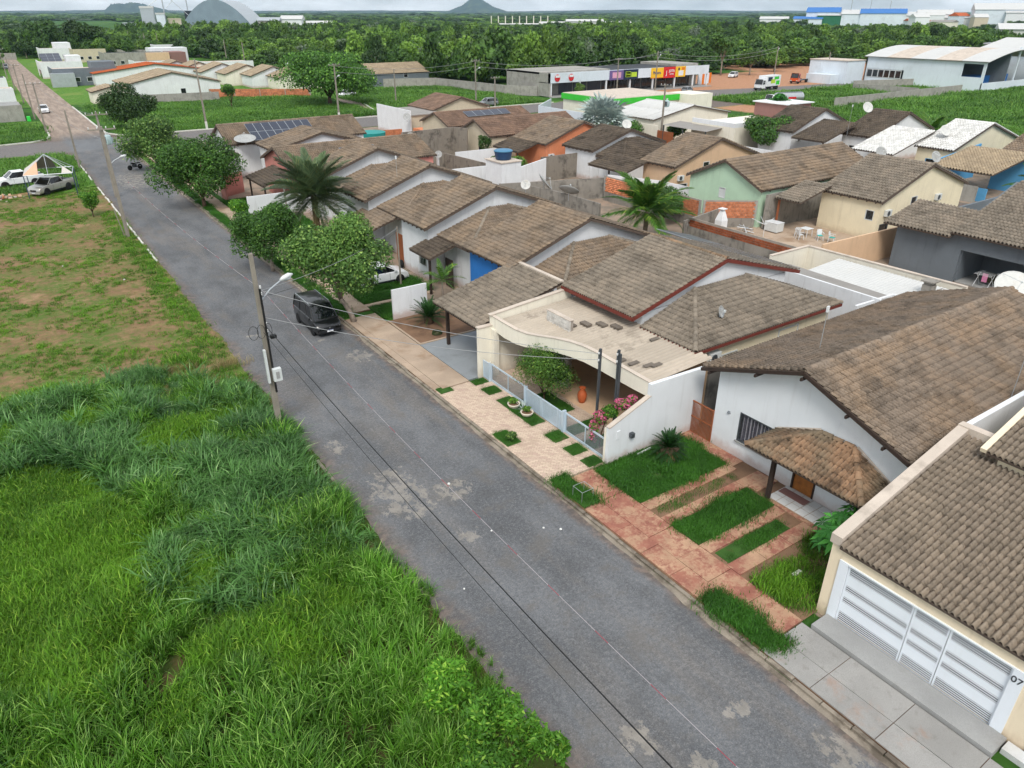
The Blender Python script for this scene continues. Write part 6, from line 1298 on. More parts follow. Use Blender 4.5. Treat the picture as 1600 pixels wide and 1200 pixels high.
# lawns: small turf panels with blades
def turf(label, pts, dens=85, var=lawn, z=.12, s0=(.8, 1.2), wob=.07, name='lawn'):
    pts = np.array(pts, float); x0, y0 = pts.min(0); x1, y1 = pts.max(0); n = int((x1-x0)*(y1-y0)*dens); X_ = RNG.uniform(x0, x1, n); Y_ = RNG.uniform(y0, y1, n); ins = np.zeros(n, bool); j = len(pts)-1
    xx = X_+RNG.normal(0, wob, n); yy = Y_+RNG.normal(0, wob, n)
    for i in range(len(pts)):
        (xi, yi), (xj, yj) = pts[i], pts[j]; c = ((yi > yy) != (yj > yy)) & (xx < (xj-xi)*(yy-yi)/(yj-yi+1e-9)+xi); ins ^= c; j = i
    ins &= (vnoise(X_, Y_, .55, 21)+RNG.normal(0, .08, n) > .2); P_ = np.stack([X_[ins], Y_[ins], np.full(ins.sum(), z)], 1); n = len(P_); s_ = RNG.uniform(*s0, n)*(.55+.9*vnoise(P_[:, 0], P_[:, 1], .8, 22)); o = scatter(name, P_, rr3(n), np.stack([s_]*3, 1), var); return tag(o, label, 'lawn')
pm('turf_base', '35581f', .95, .2, 2.5, stain=('5a4a30', 1.2, .56, .7, .6))
def lawn_patch(label, x0, x1, y0, y1, z=.12, dens=85, s0=(.8, 1.2), var=lawn):
    struct(MB().box(x0, x1, y0, y1, 0, z).build('turf', 'turf_base')); turf(label, [(x0, y0), (x1, y0), (x1, y1), (x0, y1)], dens, var, z-.01, s0)
lawn_patch('long lawn with the cycad beside the white side wall', 18.25, 23.5, 17.25, 20.15, .10, 110, (1.0, 1.9))
lawn_patch('middle lawn strip between red wheel strips', 18.25, 22.75, 14.02, 15.46, .11, 110, (1.0, 1.8)); lawn_patch('narrow thin lawn strip near the garage wall', 18.4, 22.0, 12.68, 13.36, .09, 60, (.7, 1.3))
turf('sparse grass on the soil strip by the long lawn', [(18.4, 16.1), (23, 16.1), (23, 16.6), (18.4, 16.6)], 22, lawn, .07, (.8, 1.4)); turf('weedy grass beside the papaya and the garage wall', [(18.3, 9.5), (22.6, 9.5), (22.4, 11.9), (20.6, 11.7), (18.3, 11.6)], 85, lawn+short[:1], .06, (.5, 1.2))
lawn_patch('thick grass verge before the garage pavement', 16.1, 16.95, 8.95, 11.9, .13, 170, (1.1, 1.9)); lawn_patch('verge grass square with a wire frame', 16.1, 16.95, 18.3, 20.7, .12, 130, (1.0, 1.7))
for lb, a in (('small turf square at the paving corner by the kerb', (16.1, 16.9, 30.3, 31.0)), ('turf square beside the ivory pillar', (18.15, 19.0, 30.1, 30.75)), ('turf square left of the first glazed gate', (18.15, 19.0, 28.75, 29.6)), ('wide turf panel under the white planters', (18.15, 19.0, 24.85, 28.1)), ('turf square with the seedling at the kerb', (16.1, 16.9, 23.95, 25.3)), ('turf square before the fence post', (18.15, 19.0, 22.95, 23.85)), ('turf square before the second glazed gate', (18.15, 19.0, 21.6, 22.4)), ('turf square next to the white side wall', (18.15, 19.0, 20.45, 21.15)),
              ('turf panel behind the slatted fence', (19.25, 21.0, 25.0, 27.4)), ('turf bar behind the second gate left', (19.25, 21.4, 23.0, 23.8)), ('turf bar behind the second gate right', (19.25, 21.2, 21.5, 22.3))): lawn_patch(lb, *a, .128, 130, (.45, .75))
for lb, a in (('lawn beside the low white garden wall', (18.3, 22.2, 42.0, 44.4)), ('lawn under the parked white car', (18.3, 23.8, 45.2, 50.2)), ('lawn strip behind the second street tree', (18.3, 23.4, 51, 54.8)), ('lawn left of the date palm', (18.3, 23.4, 61, 72.4)), ('lawn before the pink porch', (18.3, 21.0, 73.2, 82.4)), ('grass strip under the street trees', (16.0, 16.85, 43.6, 84)), ('grass verge near the crossing', (16.0, 16.85, 86, 100))): lawn_patch(lb, *a, .10, 60, (.9, 1.5))
# meadow grass on the fields beyond
def meadow(label, x0, x1, y0, y1, n, s0=(.6, 1.3)):
    X_ = RNG.uniform(x0, x1, n); Y_ = RNG.uniform(y0, y1, n); s_ = RNG.uniform(*s0, n)*(.6+.9*vnoise(X_, Y_, 6, 8)); o = scatter('meadow', np.stack([X_, Y_, np.zeros(n)], 1), rr3(n), np.stack([s_*1.6, s_*1.6, s_], 1), field); return tag(o, label, 'grass')
meadow('green meadow past the crossing before the orange wall', 18, 66, 141, 190, 9000); meadow('green meadow before the block wall', 70, 106, 141, 188, 6000); meadow('grassy corner with the tent frame', -30, 7.3, 100, 125, 5000, (.5, 1)); meadow('grassy corner lot past the crossing left', -40, 6.5, 141, 165, 5000)
meadow('rough grassland behind the white roofs', 112, 235, 30, 97, 12000, (.5, 1.7)); meadow('weedy verge between shop road and block wall', 140, 205, 100, 123, 6000, (.8, 1.8))

# ---- woods
def unit_tree(name, seed, mat, n=1100): o = bpy.data.objects.new(name, crown_mesh(name, n, round_blobs(1.0, 1.0, 11, seed, .85, .62), .17, seed, asp=.75, shell=.5)); o.data.materials.append(MATS[mat]); return o
wood = [unit_tree('wood_crown', 70+i, 'leaf_wood') for i in range(4)]+[unit_tree('wood_crown', 80+i, 'leaf_wood_light') for i in range(2)]+[unit_tree('wood_crown', 90, 'leaf_grey', 400)]
def is_wood(T, S):
    r = np.hypot(T, S); u = vnoise(T, S, 70, 11)
    f = np.zeros(len(T), bool)
    f |= (T > 106) & (S > 178) & (T < 205)                                        # behind the shops
    f |= (T > 205) & (S > 186-.05*(T-205))                                        # behind the bare soil
    f |= (T > 300) & (S > 60) ; f |= (T > 238) & (S > 136) & (S > 196-.25*(T-238))
    f |= (T > 80) & (T <= 112) & (S > 226)
    f |= (S > 405+.1*T) & (T > 16) ; f |= (S > 440) & (T <= 16) & (T > -60)
    f |= (T <= 6) & (S > 240) & (T > -200) & (u > .4)
    f &= ~((T > 100) & (T < 150) & (S > 215) & (S < 290) & (u > .3))              # pale clearings
    f &= ~((r > 260) & (vnoise(T, S, 120, 15) > .78)); f &= ~((r > 520) & (vnoise(T, S*2, 420, 16) > .54))
    f &= ~((T > 165) & (T < 235) & (S > 400) & (S < 470))
    f &= ~((T < 130) & (S > 500) & (S < 640) & (T < 30)) & ~((np.abs(S-1500) < 340) & (T < 260))
    f &= ~((np.abs(T-260) < 190) & (S > 840) & (S < 1180))                        # silo yard
    f &= ~((np.abs(T-690) < 110) & (S > 780) & (S < 900))
    f &= ~((T > 1050) & (T < 2100) & (S < .72*T) & (S > .36*T) & (u > .25))          # far town
    return f
az = RNG.uniform(R(-12), R(82), 400000); rr_ = 170*np.exp(RNG.random(400000)*math.log(7500/170))
T_, S_ = rr_*np.sin(az), rr_*np.cos(az); sp = np.maximum(6.0, rr_*.0105); acc = RNG.random(400000) < np.minimum(1, (rr_**2*math.log(7500/170)*R(94))/(sp**2*400000)*1.25)
ok = acc & is_wood(T_, S_); T_, S_, sp = T_[ok], S_[ok], sp[ok]; n = len(T_)
hh = RNG.uniform(2.4, 6.6, n)*(.6+.9*vnoise(T_, S_, 38, 12))*np.where(np.hypot(T_, S_) > 600, .72, 1.0); w_ = np.clip(sp*.62*RNG.lognormal(.1, .32, n), 2.4, 60)
o = scatter('woodland', np.stack([T_, S_, -hh*.25], 1), np.stack([RNG.normal(0, .08, n), RNG.normal(0, .08, n), RNG.uniform(0, 6.28, n)], 1), np.stack([w_, w_, hh], 1), wood, RNG.choice(7, n, p=[.17, .17, .17, .15, .15, .15, .04])); tag(o, 'wide green woodland reaching to the horizon', 'woodland')
print('woodland', n)
# single trees that stand clear of the wood
for i, (x, y, R_, zc, mt) in enumerate(((121.7, 222.0, 6.0, 6.0, 'leaf_wood_light'), (108, 238, 5.0, 4.5, 'leaf_wood'), (96, 232, 4.5, 4.2, 'leaf_wood_light'), (198, 171, 5.5, 9.0, 'leaf_wood'), (206, 166, 4.0, 5.0, 'leaf_wood_light'), (226, 172, 4.2, 4.0, 'leaf_wood_light'), (170, 181, 6, 6.5, 'leaf_wood'), (148, 182, 5.5, 6.0, 'leaf_wood'), (126, 184, 5.2, 5.4, 'leaf_wood_light'), (29, 423, 9.5, 9.0, 'leaf_dark'), (46, 428, 9.0, 9.5, 'leaf_wood'), (20, 405, 5.5, 4.5, 'leaf_dark'), (232, 138, 3.8, 3.0, 'leaf_wood'), (222, 143, 3.2, 2.6, 'leaf_wood_light'))):
    tree(['tree with clear trunk at the field edge behind the grey gable house', 'bushy tree left of the clear trunked tree', 'lower tree at the corner of the block wall field', 'tall tree with bare leaning trunk beside the shops', 'bush tree by the car under the wood edge', 'round tree on the bare soil', 'tree over the right shop end', 'tree behind the yellow shop sign', 'tree behind the left shop roof', 'big dark tree at the far end of the street', 'second big tree beside the far street end', 'low dark tree at the far street kerb', 'bush beside the big white warehouse', 'smaller bush left of the big white warehouse'][i], x, y, zc*.5, R_, zc, 1500, R_*.16, mt, 'pale_bark', 100+i, 9, .8, r0=.25, group='single trees at the wood edge', name='field_tree')
# ================================================================== vehicles (local frame: +X forward)
def wheel(root, x, y, r, w, simple=False):
    s = 1 if y > 0 else -1
    t_ = MB().lathe([(r*.62, -w/2), (r*.93, -w/2), (r, -w*.3), (r, w*.3), (r*.93, w/2), (r*.62, w/2)], (x, y, r), 20, 'y').build('wheel', 'rubber', root, world=False, smooth=True)
    MB().lathe([(r*.63, -.01*s), (r*.60, w*.46*s), (r*.22, w*.40*s), (r*.16, w*.47*s), (.01, w*.48*s)], (x, y, r), 16, 'y').build('rim', 'rim_silver', t_, world=False)
def car(label, x, y, rz, style, paint_, cat=None, z=0.0, plate=True, detail=True):
    D = {'van': dict(L=4.3, W=1.74, hood=.98, belt=1.06, roof=1.82, nose=.0, cab=(.62, 1.32, 4.22, 4.12), wb=(.82, 3.42), r=.31, cargo=None, rails=True),
         'hatch': dict(L=4.05, W=1.74, hood=.90, belt=.98, roof=1.5, cab=(.95, 1.85, 3.95, 3.45), wb=(.8, 3.3), r=.31, cargo=None, rails=False),
         'suv': dict(L=4.4, W=1.8, hood=1.0, belt=1.05, roof=1.68, cab=(1.05, 1.8, 4.3, 3.9), wb=(.85, 3.5), r=.34, cargo=None, rails=True),
         'pickup': dict(L=5.2, W=1.86, hood=1.08, belt=1.14, roof=1.78, cab=(1.25, 2.05, 3.5, 3.2), wb=(.95, 4.05), r=.39, cargo=(3.55, 5.12, .55), rails=False)}[style]
    L, W, hd, bl, rf, r = D['L'], D['W'], D['hood'], D['belt'], D['roof'], D['r']; w2 = W/2; c0, c1, c2, c3 = D['cab']
    root = thing('parked_'+(cat or 'car'), (x, y, z), label, cat or 'car', rz)
    X = lambda q: L/2-q                                               # q measured back from the nose
    gc = .22 if style != 'pickup' else .32
    # lower body loft
    st = [(0, .45, hd*.62, .80), (.06, .3, hd*.74, .90), (.25, gc, hd*.90, .97), (.6, gc, hd*.97, 1.0), (c0, gc, bl-.03, 1.0), ((c0+c2)/2, gc, bl, 1.0), (min(c2, L-.25), gc, bl, 1.0), (L-.12, gc+.05, bl-.02 if style != 'hatch' else bl-.05, .97), (L, .42, bl-.14, .9)]
    V_, F_ = [], []; m_ = 10
    for (q, zb, zt, k) in st:
        hw = w2*k; sec = [(-hw*.88, zb), (-hw, zb+.14), (-hw*1.0, zb+(zt-zb)*.62), (-hw*.965, zt-.06), (-hw*.88, zt), (hw*.88, zt), (hw*.965, zt-.06), (hw, zb+(zt-zb)*.62), (hw, zb+.14), (hw*.88, zb)]
        V_ += [(X(q), a, b) for a, b in sec]
    for i in range(len(st)-1):
        for j in range(m_): F_.append((i*m_+j, i*m_+(j+1) % m_, (i+1)*m_+(j+1) % m_, (i+1)*m_+j))
    F_ += [tuple(range(m_-1, -1, -1)), tuple((len(st)-1)*m_+j for j in range(m_))]
    b_ = MB(); b_.v = V_; b_.f = F_; body = b_.build('body', paint_, root, world=False, smooth=True)
    md = body.modifiers.new('edges', 'EDGE_SPLIT'); md.split_angle = R(32)
    if D['cargo']:
        a, e, dp = D['cargo']; MB().box(X(e), X(a), -w2*.8, w2*.8, bl-.002, bl+.004).build('cargo_bed', 'black_plastic', root, world=False)
        for s in (-1, 1): MB().box(X(e), X(a), s*w2*.84-.05, s*w2*.84+.05, bl-.02, bl+.07).build('bed_rail', paint_, root, world=False, bevel=.02)
        MB().tube([(X(a+.05), -w2*.75, bl), (X(a+.3), -w2*.68, rf-.12), (X(a+.3), w2*.68, rf-.12), (X(a+.05), w2*.75, bl)], .035, 8).build('roll_bar', 'black_plastic', root, world=False)
    # cabin: glazed panels, pillars, roof
    wb, wt = w2*.93, w2*.76; bz, tz = bl-.03, rf-.07
    B_ = {('f', s): Vector((X(c0), s*wb, bz)) for s in (-1, 1)}; B_.update({('r', s): Vector((X(c2), s*wb, bz)) for s in (-1, 1)}); T_ = {('f', s): Vector((X(c1), s*wt, tz)) for s in (-1, 1)}; T_.update({('r', s): Vector((X(c3), s*wt, tz)) for s in (-1, 1)})
    def pane(nm, P, mat='car_glass'): MB().add(P, [(0,1,2,3)]).build(nm, mat, root, world=False)
    pane('windscreen', [B_['f',-1], B_['f',1], T_['f',1], T_['f',-1]]); pane('rear_window', [B_['r',1], B_['r',-1], T_['r',-1], T_['r',1]])
    for s in (-1, 1):
        cuts = (0, .34, .67, 1) if style != 'pickup' else (0, .5, 1)
        for u0, u1 in zip(cuts, cuts[1:]): pane('side_window', [B_['f',s].lerp(B_['r',s], u0), B_['f',s].lerp(B_['r',s], u1), T_['f',s].lerp(T_['r',s], u1), T_['f',s].lerp(T_['r',s], u0)][::s])
        for k_, u in enumerate(cuts): MB().tube([B_['f',s].lerp(B_['r',s], u)+Vector((0, s*.004, -.02)), T_['f',s].lerp(T_['r',s], u)+Vector((0, s*.004, .02))], .04 if k_ in (0, len(cuts)-1) else .03, 6).build('pillar', paint_ if k_ in (0, len(cuts)-1) else 'black_plastic', root, world=False)
        MB().tube([T_['f',s], T_['r',s]], .045, 6).build('roof_rail', paint_, root, world=False)
        MB().bar(B_['f',s]+Vector((-.15, s*.16, .10)), B_['f',s]+Vector((-.32, s*.16, .10)), .10, .13).build('mirror', paint_, root, world=False, bevel=.02)
        if D['rails']: MB().tube([T_['f',s]+Vector((-.2, 0, .1)), T_['r',s]+Vector((.2, 0, .1))], .02, 6).build('roof_bar', 'galvanised', root, world=False)
        # doors: thin dark shut lines, handles, sill
        for q in ((c0+.12), (c0+c2)/2+.05): MB().box(X(q+.55)-.008, X(q+.55)+.008, s*w2-.004, s*w2+.003, gc+.16, bl-.1).build('shut_line', 'black_plastic', root, world=False); MB().box(X(q+.85), X(q+.65), s*w2*.985-.01, s*w2*.985+.02, bl-.2, bl-.16).build('door_handle', paint_, root, world=False)
        MB().box(X(D['wb'][1]-r-.1), X(D['wb'][0]+r+.1), s*w2*.97-.02, s*w2*.97+.035, gc-.02, gc+.1).build('sill', 'black_plastic', root, world=False)
        for q in D['wb']:
            MB().lathe([(r*1.16, -.02), (r*1.16, .02)], (X(q), s*w2*.985, r), 20, 'y').build('wheel_arch', 'black_plastic', root, world=False); wheel(root, X(q), s*(w2-.06), r, .2)
        hz = hd*.70; MB().add([(X(.02), s*w2*.45, hz-.09), (X(.02), s*w2*.80, hz-.06), (X(.30), s*w2*.955, hz+.02), (X(.30), s*w2*.93, hz+.12), (X(.10), s*w2*.72, hz+.06), (X(.06), s*w2*.45, hz+.03)], [(0,1,2,3,4,5)[::s]]).build('headlight', 'headlight', root, world=False)
        MB().box(X(L)-.012, X(L)+.05, s*w2*.84-.09, s*w2*.84+.09, bl-.42, bl-.12).build('tail_light', 'taillight', root, world=False, bevel=.01)
    o = MB(); n = 6; rt = []
    for i, (q, zz) in enumerate(((c1-.02, 0), (c1+.25, .055), ((c1+c3)/2, .075), (c3-.2, .055), (c3+.02, 0))):
        for j in range(7): yy = -1+2*j/6; rt.append((X(q), yy*wt*1.03, tz+.005+zz*(1-.8*yy**4)))
    o.v = rt; o.f = [(i*7+j, i*7+j+1, (i+1)*7+j+1, (i+1)*7+j) for i in range(4) for j in range(6)]; o.build('roof', paint_, root, world=False, smooth=True)
    MB().box(X(.02)-.01, X(0)+.012, -w2*.42, w2*.42, hd*.5, hd*.68).build('grille', 'black_plastic', root, world=False, bevel=.02); MB().box(X(.1), X(0)+.03, -w2*.85, w2*.85, .26, .46).build('bumper', paint_ if paint_ != 'car_black' else 'black_plastic', root, world=False, bevel=.04); MB().lathe([(.05, 0), (.05, .02)], (X(0)+.01, 0, hd*.62), 10, 'x').build('badge', 'chrome', root, world=False)
    if plate: p = MB().box(X(0)+.031, X(0)+.042, -.2, .2, .36, .49).build('number_plate', 'sign_white', root, world=False); MB().box(X(0)+.042, X(0)+.045, -.2, .2, .455, .49).build('plate_band', 'plate_blue', p, world=False)
    MB().box(X(L)-.03, X(L-.1), -w2*.85, w2*.85, .3, .5).build('rear_bumper', 'black_plastic', root, world=False, bevel=.03)
    return root
SW = R(-90)
car('black van parked under the street tree facing the camera', 14.25, 43.4, SW, 'van', 'car_black', 'van')
car('white hatchback parked on the lawn behind the trees', 21.3, 48.9, 0.0, 'hatch', 'car_white')
car('silver pickup parked beneath the bare tent frame', 3.75, 98.4, R(222), 'pickup', 'car_silver', 'pickup')
car('white pickup parked on the grass behind the tent frame', .9, 104.3, R(190), 'pickup', 'car_white', 'pickup')
car('white car parked far up the street', 9.4, 182.5, R(-92), 'hatch', 'car_white')
car('white car parked under the wide spreading tree', 72.4, 176.5, R(200), 'suv', 'car_white')
car('silver estate parked beside the reddish roof', 90.3, 141.6, R(180), 'suv', 'car_grey')
car('silver hatchback before the yellow shop sign', 147.6, 137.6, R(20), 'hatch', 'car_grey')
car('white car under the wood edge near the bare soil', 194.8, 163.2, R(200), 'suv', 'car_white')
car('dark car far up the street beside the kerb', 9.2, 335, R(-92), 'suv', 'car_grey')
# lorries
def lorry(label, x, y, rz, kind):
    root = thing('lorry', (x, y, 0), label, 'lorry', rz); pc = {'box': 'car_white', 'tank': 'car_white', 'tractor': 'truck_orange'}[kind]
    cb = MB().add([(2.6,-1.15,.6),(4.3,-1.15,.6),(4.3,1.15,.6),(2.6,1.15,.6),(2.6,-1.12,2.7),(3.9,-1.05,2.75),(3.9,1.05,2.75),(2.6,1.12,2.7),(4.32,-1.15,1.5),(4.32,1.15,1.5)], [(0,3,2,1),(4,5,6,7),(0,1,8,5,4),(3,7,6,9,2),(0,4,7,3),(1,2,9,8)]).build('cab', pc, root, world=False, bevel=.05)
    MB().add([(4.335,-1.02,1.55),(4.335,1.02,1.55),(3.96,.95,2.55),(3.96,-.95,2.55)], [(0,1,2,3)]).build('windscreen', 'car_glass', root, world=False)
    for s in (-1, 1): MB().add([(2.95,s*1.165,1.55),(4.1,s*1.165,1.55),(3.85,s*1.10,2.45),(2.95,s*1.13,2.45)], [(0,1,2,3)[::s]]).build('side_window', 'car_glass', root, world=False); MB().box(4.3, 4.36, s*.85-.2, s*.85+.2, .75, .98).build('headlight', 'headlight', root, world=False)
    MB().box(4.2, 4.4, -1.15, 1.15, .4, .7).build('bumper', 'black_plastic', root, world=False); MB().box(-4.2, 2.7, -.45, .45, .6, .85).build('chassis', 'dark_metal', root, world=False)
    for q in ((3.5,), (-2.2, -3.3)):
        for u in q:
            for s in (-1, 1): wheel(root, u, s*.98, .5, .3)
    if kind == 'box':
        MB().box(-4.4, 2.4, -1.25, 1.25, .95, 3.5).build('cargo_box', 'car_white', root, world=False, bevel=.03)
        for i, (a, b, z0, z1, c) in enumerate(((-4, -2.2, 1.2, 2.2, 'canopy_green'), (-1.8, .4, 1.6, 2.6, 'sign_lime'), (-.2, 1.9, 2.2, 3.2, 'sign_navy'), (-3.4, -1.2, 2.5, 3.2, 'canopy_green'))):
            for s in (-1, 1): MB().box(a, b, s*1.253-.002, s*1.253+.002, z0, z1).build('print', c, root, world=False)
    if kind == 'tank':
        MB().lathe([(.5, -4.5), (.95, -4.35), (1.02, -4.1), (1.02, 2.1), (.95, 2.3), (.5, 2.4)], (0, 0, 2.05), 20, 'x').build('tank', 'tanker_silver', root, world=False, smooth=True); MB().box(-4.2, 2.0, -.3, .3, 3.03, 3.12).build('walkway', 'steel', root, world=False)
        for s in (-1, 1): MB().box(-2.2, -.2, s*1.02-.02, s*1.02+.02, 1.85, 2.25).build('label_board', 'sign_red', root, world=False)
    return root
lorry('white box lorry with green printed sides on the shop road', 170.5, 131.3, R(188), 'box'); lorry('silver tanker lorry parked behind the white flat building', 140.5, 103.2, R(-14+180), 'tank'); lorry('orange lorry tractor standing by the verge', 195.5, 139.5, R(195), 'tractor')
# motorcycle
mc = thing('motorcycle', (13.9, 107.4, 0), 'dark motorcycle parked beneath the crossing tree', 'motorcycle', R(200))
for q in (-.68, .68):
    w_ = MB().lathe([(.2, -.06), (.3, -.05), (.32, 0), (.3, .05), (.2, .06)], (q, 0, .32), 18, 'y').build('wheel', 'rubber', mc, world=False, smooth=True); MB().lathe([(.2, -.03), (.03, -.04), (.03, .04), (.2, .03)], (q, 0, .32), 12, 'y').build('rim', 'rim_silver', w_, world=False)
MB().tube([(.68, 0, .32), (.45, 0, .95), (.40, 0, 1.05)], .035, 7).build('fork', 'steel', mc, world=False); MB().tube([(.40, -.36, 1.08), (.42, 0, 1.04), (.40, .36, 1.08)], .02, 6).build('handlebar', 'dark_metal', mc, world=False)
MB().add([(.42,-.14,.72),(.42,.14,.72),(-.05,.16,.70),(-.05,-.16,.70),(.36,-.1,.96),(.36,.1,.96),(0,.12,.86),(0,-.12,.86)], [(0,3,2,1),(4,5,6,7),(0,1,5,4),(1,2,6,5),(2,3,7,6),(3,0,4,7)]).build('fuel_tank', 'car_black', mc, world=False, bevel=.04); MB().box(-.75, 0, -.13, .13, .74, .84).build('seat', 'rubber', mc, world=False, bevel=.03); MB().box(-.25, .3, -.14, .14, .3, .68).build('engine', 'dark_metal', mc, world=False, bevel=.03); MB().tube([(-.1, 0, .4), (-.68, 0, .32)], .04, 6).build('swing_arm', 'steel', mc, world=False); MB().tube([(.2, .16, .35), (-.8, .18, .4)], .045, 8).build('exhaust', 'chrome', mc, world=False)
# spare tyre against the white wall
tag(MB().lathe([(.2, -.1), (.3, -.1), (.33, -.05), (.33, .05), (.3, .1), (.2, .1)], (24.2, 51.2, .33), 20, 'x').build('rubber_ring', 'rubber', smooth=True), 'black tyre leaning on the white wall behind the hatchback', 'tyre')
# ================================================================== tent frame on the corner lot
tf = thing('tent_frame', (3.5, 96.9, 0), 'broken pyramid tent frame with torn tarpaulin over the silver pickup', 'tent frame')
cs = [(1.3, 95.6), (5.9, 94.6), (6.4, 98.8), (1.7, 99.9)]; ap = (3.8, 97.3, 4.3)
for (a, b) in cs: MB().tube([(a, b, 0), (a, b, 2.5)], .05, 8).build('post', 'post_blue', tf)
for i in range(4):
    a, b = cs[i], cs[(i+1) % 4]; MB().tube([(*a, 2.5), (*b, 2.5)], .045, 6).build('edge_beam', 'galvanised', tf); MB().tube([(*a, 2.5), ap], .04, 6).build('rafter', 'galvanised', tf); MB().tube([((a[0]+b[0])/2, (a[1]+b[1])/2, 2.5), ap], .03, 6).build('rafter', 'galvanised', tf)
def tri(P, nm, mat): MB().prism(P, (0, 0, .02)).build(nm, mat, tf)
l3 = lambda a, b, u: tuple(a[i]+(b[i]-a[i])*u for i in range(3)); C_ = [(*c, 2.55) for c in cs]
tri([C_[0], l3(C_[0], C_[1], .3), l3(ap, C_[0], .35), ], 'tarp', 'tarp_orange'); tri([C_[3], C_[0], l3(C_[0], ap, .9)], 'tarp', 'tarp_white'); tri([C_[1], l3(C_[1], C_[0], .22), l3(C_[1], ap, .35)], 'tarp', 'tarp_white'); tri([l3(C_[3], C_[2], .1), l3(C_[2], C_[3], .35), l3(ap, C_[2], .2), l3(ap, C_[3], .15)], 'tarp', 'grey_metal_roof')
rb = thing('rubble_heap', (-1.5, 97.5, 0), 'pinkish heap of broken bricks beside the tent', 'rubble')
rnd = random.Random(4)
for i in range(70): a, q = rnd.uniform(0, 6.28), abs(rnd.gauss(0, .8)); MB().cbox((-1.5+q*math.cos(a)*2.2, 97.5+q*math.sin(a)*.9, max(.05, .55-q*.35)*rnd.random()), (rnd.uniform(.15, .4), rnd.uniform(.15, .35), rnd.uniform(.1, .2))).build('fragment', rnd.choice(['brick', 'peach_paint', 'mortar', 'white_paint']), rb)

# ================================================================== poles and wires
def pole(label, x, y, h, arm=True, lamp=None, kind='conc', r=(.16, .10), cross=0, tr=False, group='utility poles', paint_base=False, cd=(1, 0)):
    p = thing('utility_pole', (x, y, 0), label, 'pole', group=group)
    MB().add([(a*r[0], b*r[0]*.8, -.1) for a, b in ((-1,-1),(1,-1),(1,1),(-1,1))]+[(a*r[1], b*r[1]*.8, h) for a, b in ((-1,-1),(1,-1),(1,1),(-1,1))], [(0,3,2,1),(4,5,6,7),(0,1,5,4),(1,2,6,5),(2,3,7,6),(3,0,4,7)]).build('shaft', 'pole_concrete', p, world=False, bevel=.02)
    if paint_base: MB().box(-r[0]*1.03, r[0]*1.03, -r[0]*.85, r[0]*.85, 0, 1.2).build('limed_base', 'limed_concrete', p, world=False)
    for k in range(cross):
        z = h-.25-k*1.3; c = Vector((cd[0], cd[1], 0)); MB().bar(c*-1.1+Vector((0, -.12, z)), c*1.1+Vector((0, -.12, z)), .1, .1).build('crossarm', 'pole_concrete', p, world=False)
        for u in (-1, -.35, .35, 1): MB().lathe([(.02, 0), (.05, .05), (.03, .09), (.06, .13), (.02, .2)], tuple(c*u+Vector((0, -.12, z+.05))), 8).build('insulator', 'porcelain', p, world=False)
    if lamp:
        a, L, z = lamp; d = Vector((math.cos(a), math.sin(a), 0)); e = d*L+Vector((0, 0, z+L*.62))
        MB().tube([(0, 0, z), d*L*.5+Vector((0, 0, z+L*.4)), e], .035, 7).build('lamp_arm', 'galvanised', p, world=False)
        hd = MB().tube([e-d*.05, e+d*.12+Vector((0,0,.05)), e+d*.42+Vector((0,0,.12)), e+d*.62+Vector((0,0,.13))], [.06, .11, .12, .04], 10).build('lamp_head', 'lamp_white', p, world=False, smooth=True); MB().tube([e+d*.15+Vector((0,0,-.03)), e+d*.42+Vector((0,0,0.0)), e+d*.52+Vector((0,0,.06))], [.06, .09, .03], 10).build('lens', 'bulb_lens', hd, world=False, smooth=True)
    if tr:
        MB().lathe([(.33, 0), (.36, .05), (.36, .85), (.30, .95), (.1, .98)], (.52, -.1, h-3.3), 18).build('transformer', 'transformer_paint', p, world=False, smooth=True); MB().box(.15, .3, -.4, .3, h-3.1, h-2.5).build('bracket', 'dark_metal', p, world=False)
        for k in range(7): a = k*.9; MB().box(.52+.36*math.cos(a)-.02, .52+.44*math.cos(a)+.02, -.1+.40*math.sin(a)-.02, -.1+.40*math.sin(a)+.02, h-3.2, h-2.6).build('cooling_fin', 'transformer_paint', p, world=False)
        for k in range(3): MB().lathe([(.03, 0), (.06, .06), (.03, .1), (.06, .16), (.02, .3)], (.42+.12*k, -.1, h-2.35), 8).build('bushing', 'porcelain', p, world=False)
    return p
P1 = pole('concrete utility pole with street lamp and meter box by the near grass', 7.85, 31.8, 8.9, lamp=(R(15), 1.3, 6.55), r=(.14, .09))
MB().tube([(.1, -.16, .9+1.2), (.1, -.16, 7.3)], .05, 8).build('cable_duct', 'wire_black', P1, world=False); MB().box(.02, .42, -.42, -.2, 2.75, 3.4).build('meter_box', 'box_white', P1, world=False, bevel=.02); MB().box(.14, .30, -.435, -.42, 2.9, 3.25).build('meter_cover', 'concrete', P1, world=False); MB().box(-.22, -.12, -.3, -.14, 2.7, 4.4).build('conduit', 'box_white', P1, world=False)
for z in (5.2, 5.55, 7.0, 7.3): MB().lathe([(.03, 0), (.05, .04), (.03, .08), (.05, .12), (.02, .16)], (.14, -.16, z), 8).build('insulator', 'porcelain', P1, world=False)
jb = MB().box(.16, .44, -.5, -.28, 4.95, 5.12).build('splice_box', 'wire_black', P1, world=False, bevel=.03)
for k in range(3): c = MB(); c.tube([(.2+.24*math.cos(a*.52)*(.6+.15*k)-.35*k, -.2, 5.3+.34*math.sin(a*.52)) for a in range(13)], .012, 4); c.build('cable_coil', 'wire_black', P1, world=False)
P2 = pole('second concrete pole along the vacant lot kerb', 7.6, 73.4, 9.6, cross=1); MB().bar((-.6, 0, 2.6), (-.25, 0, .0), .08, .08).build('brace', 'pole_concrete', P2, world=False)
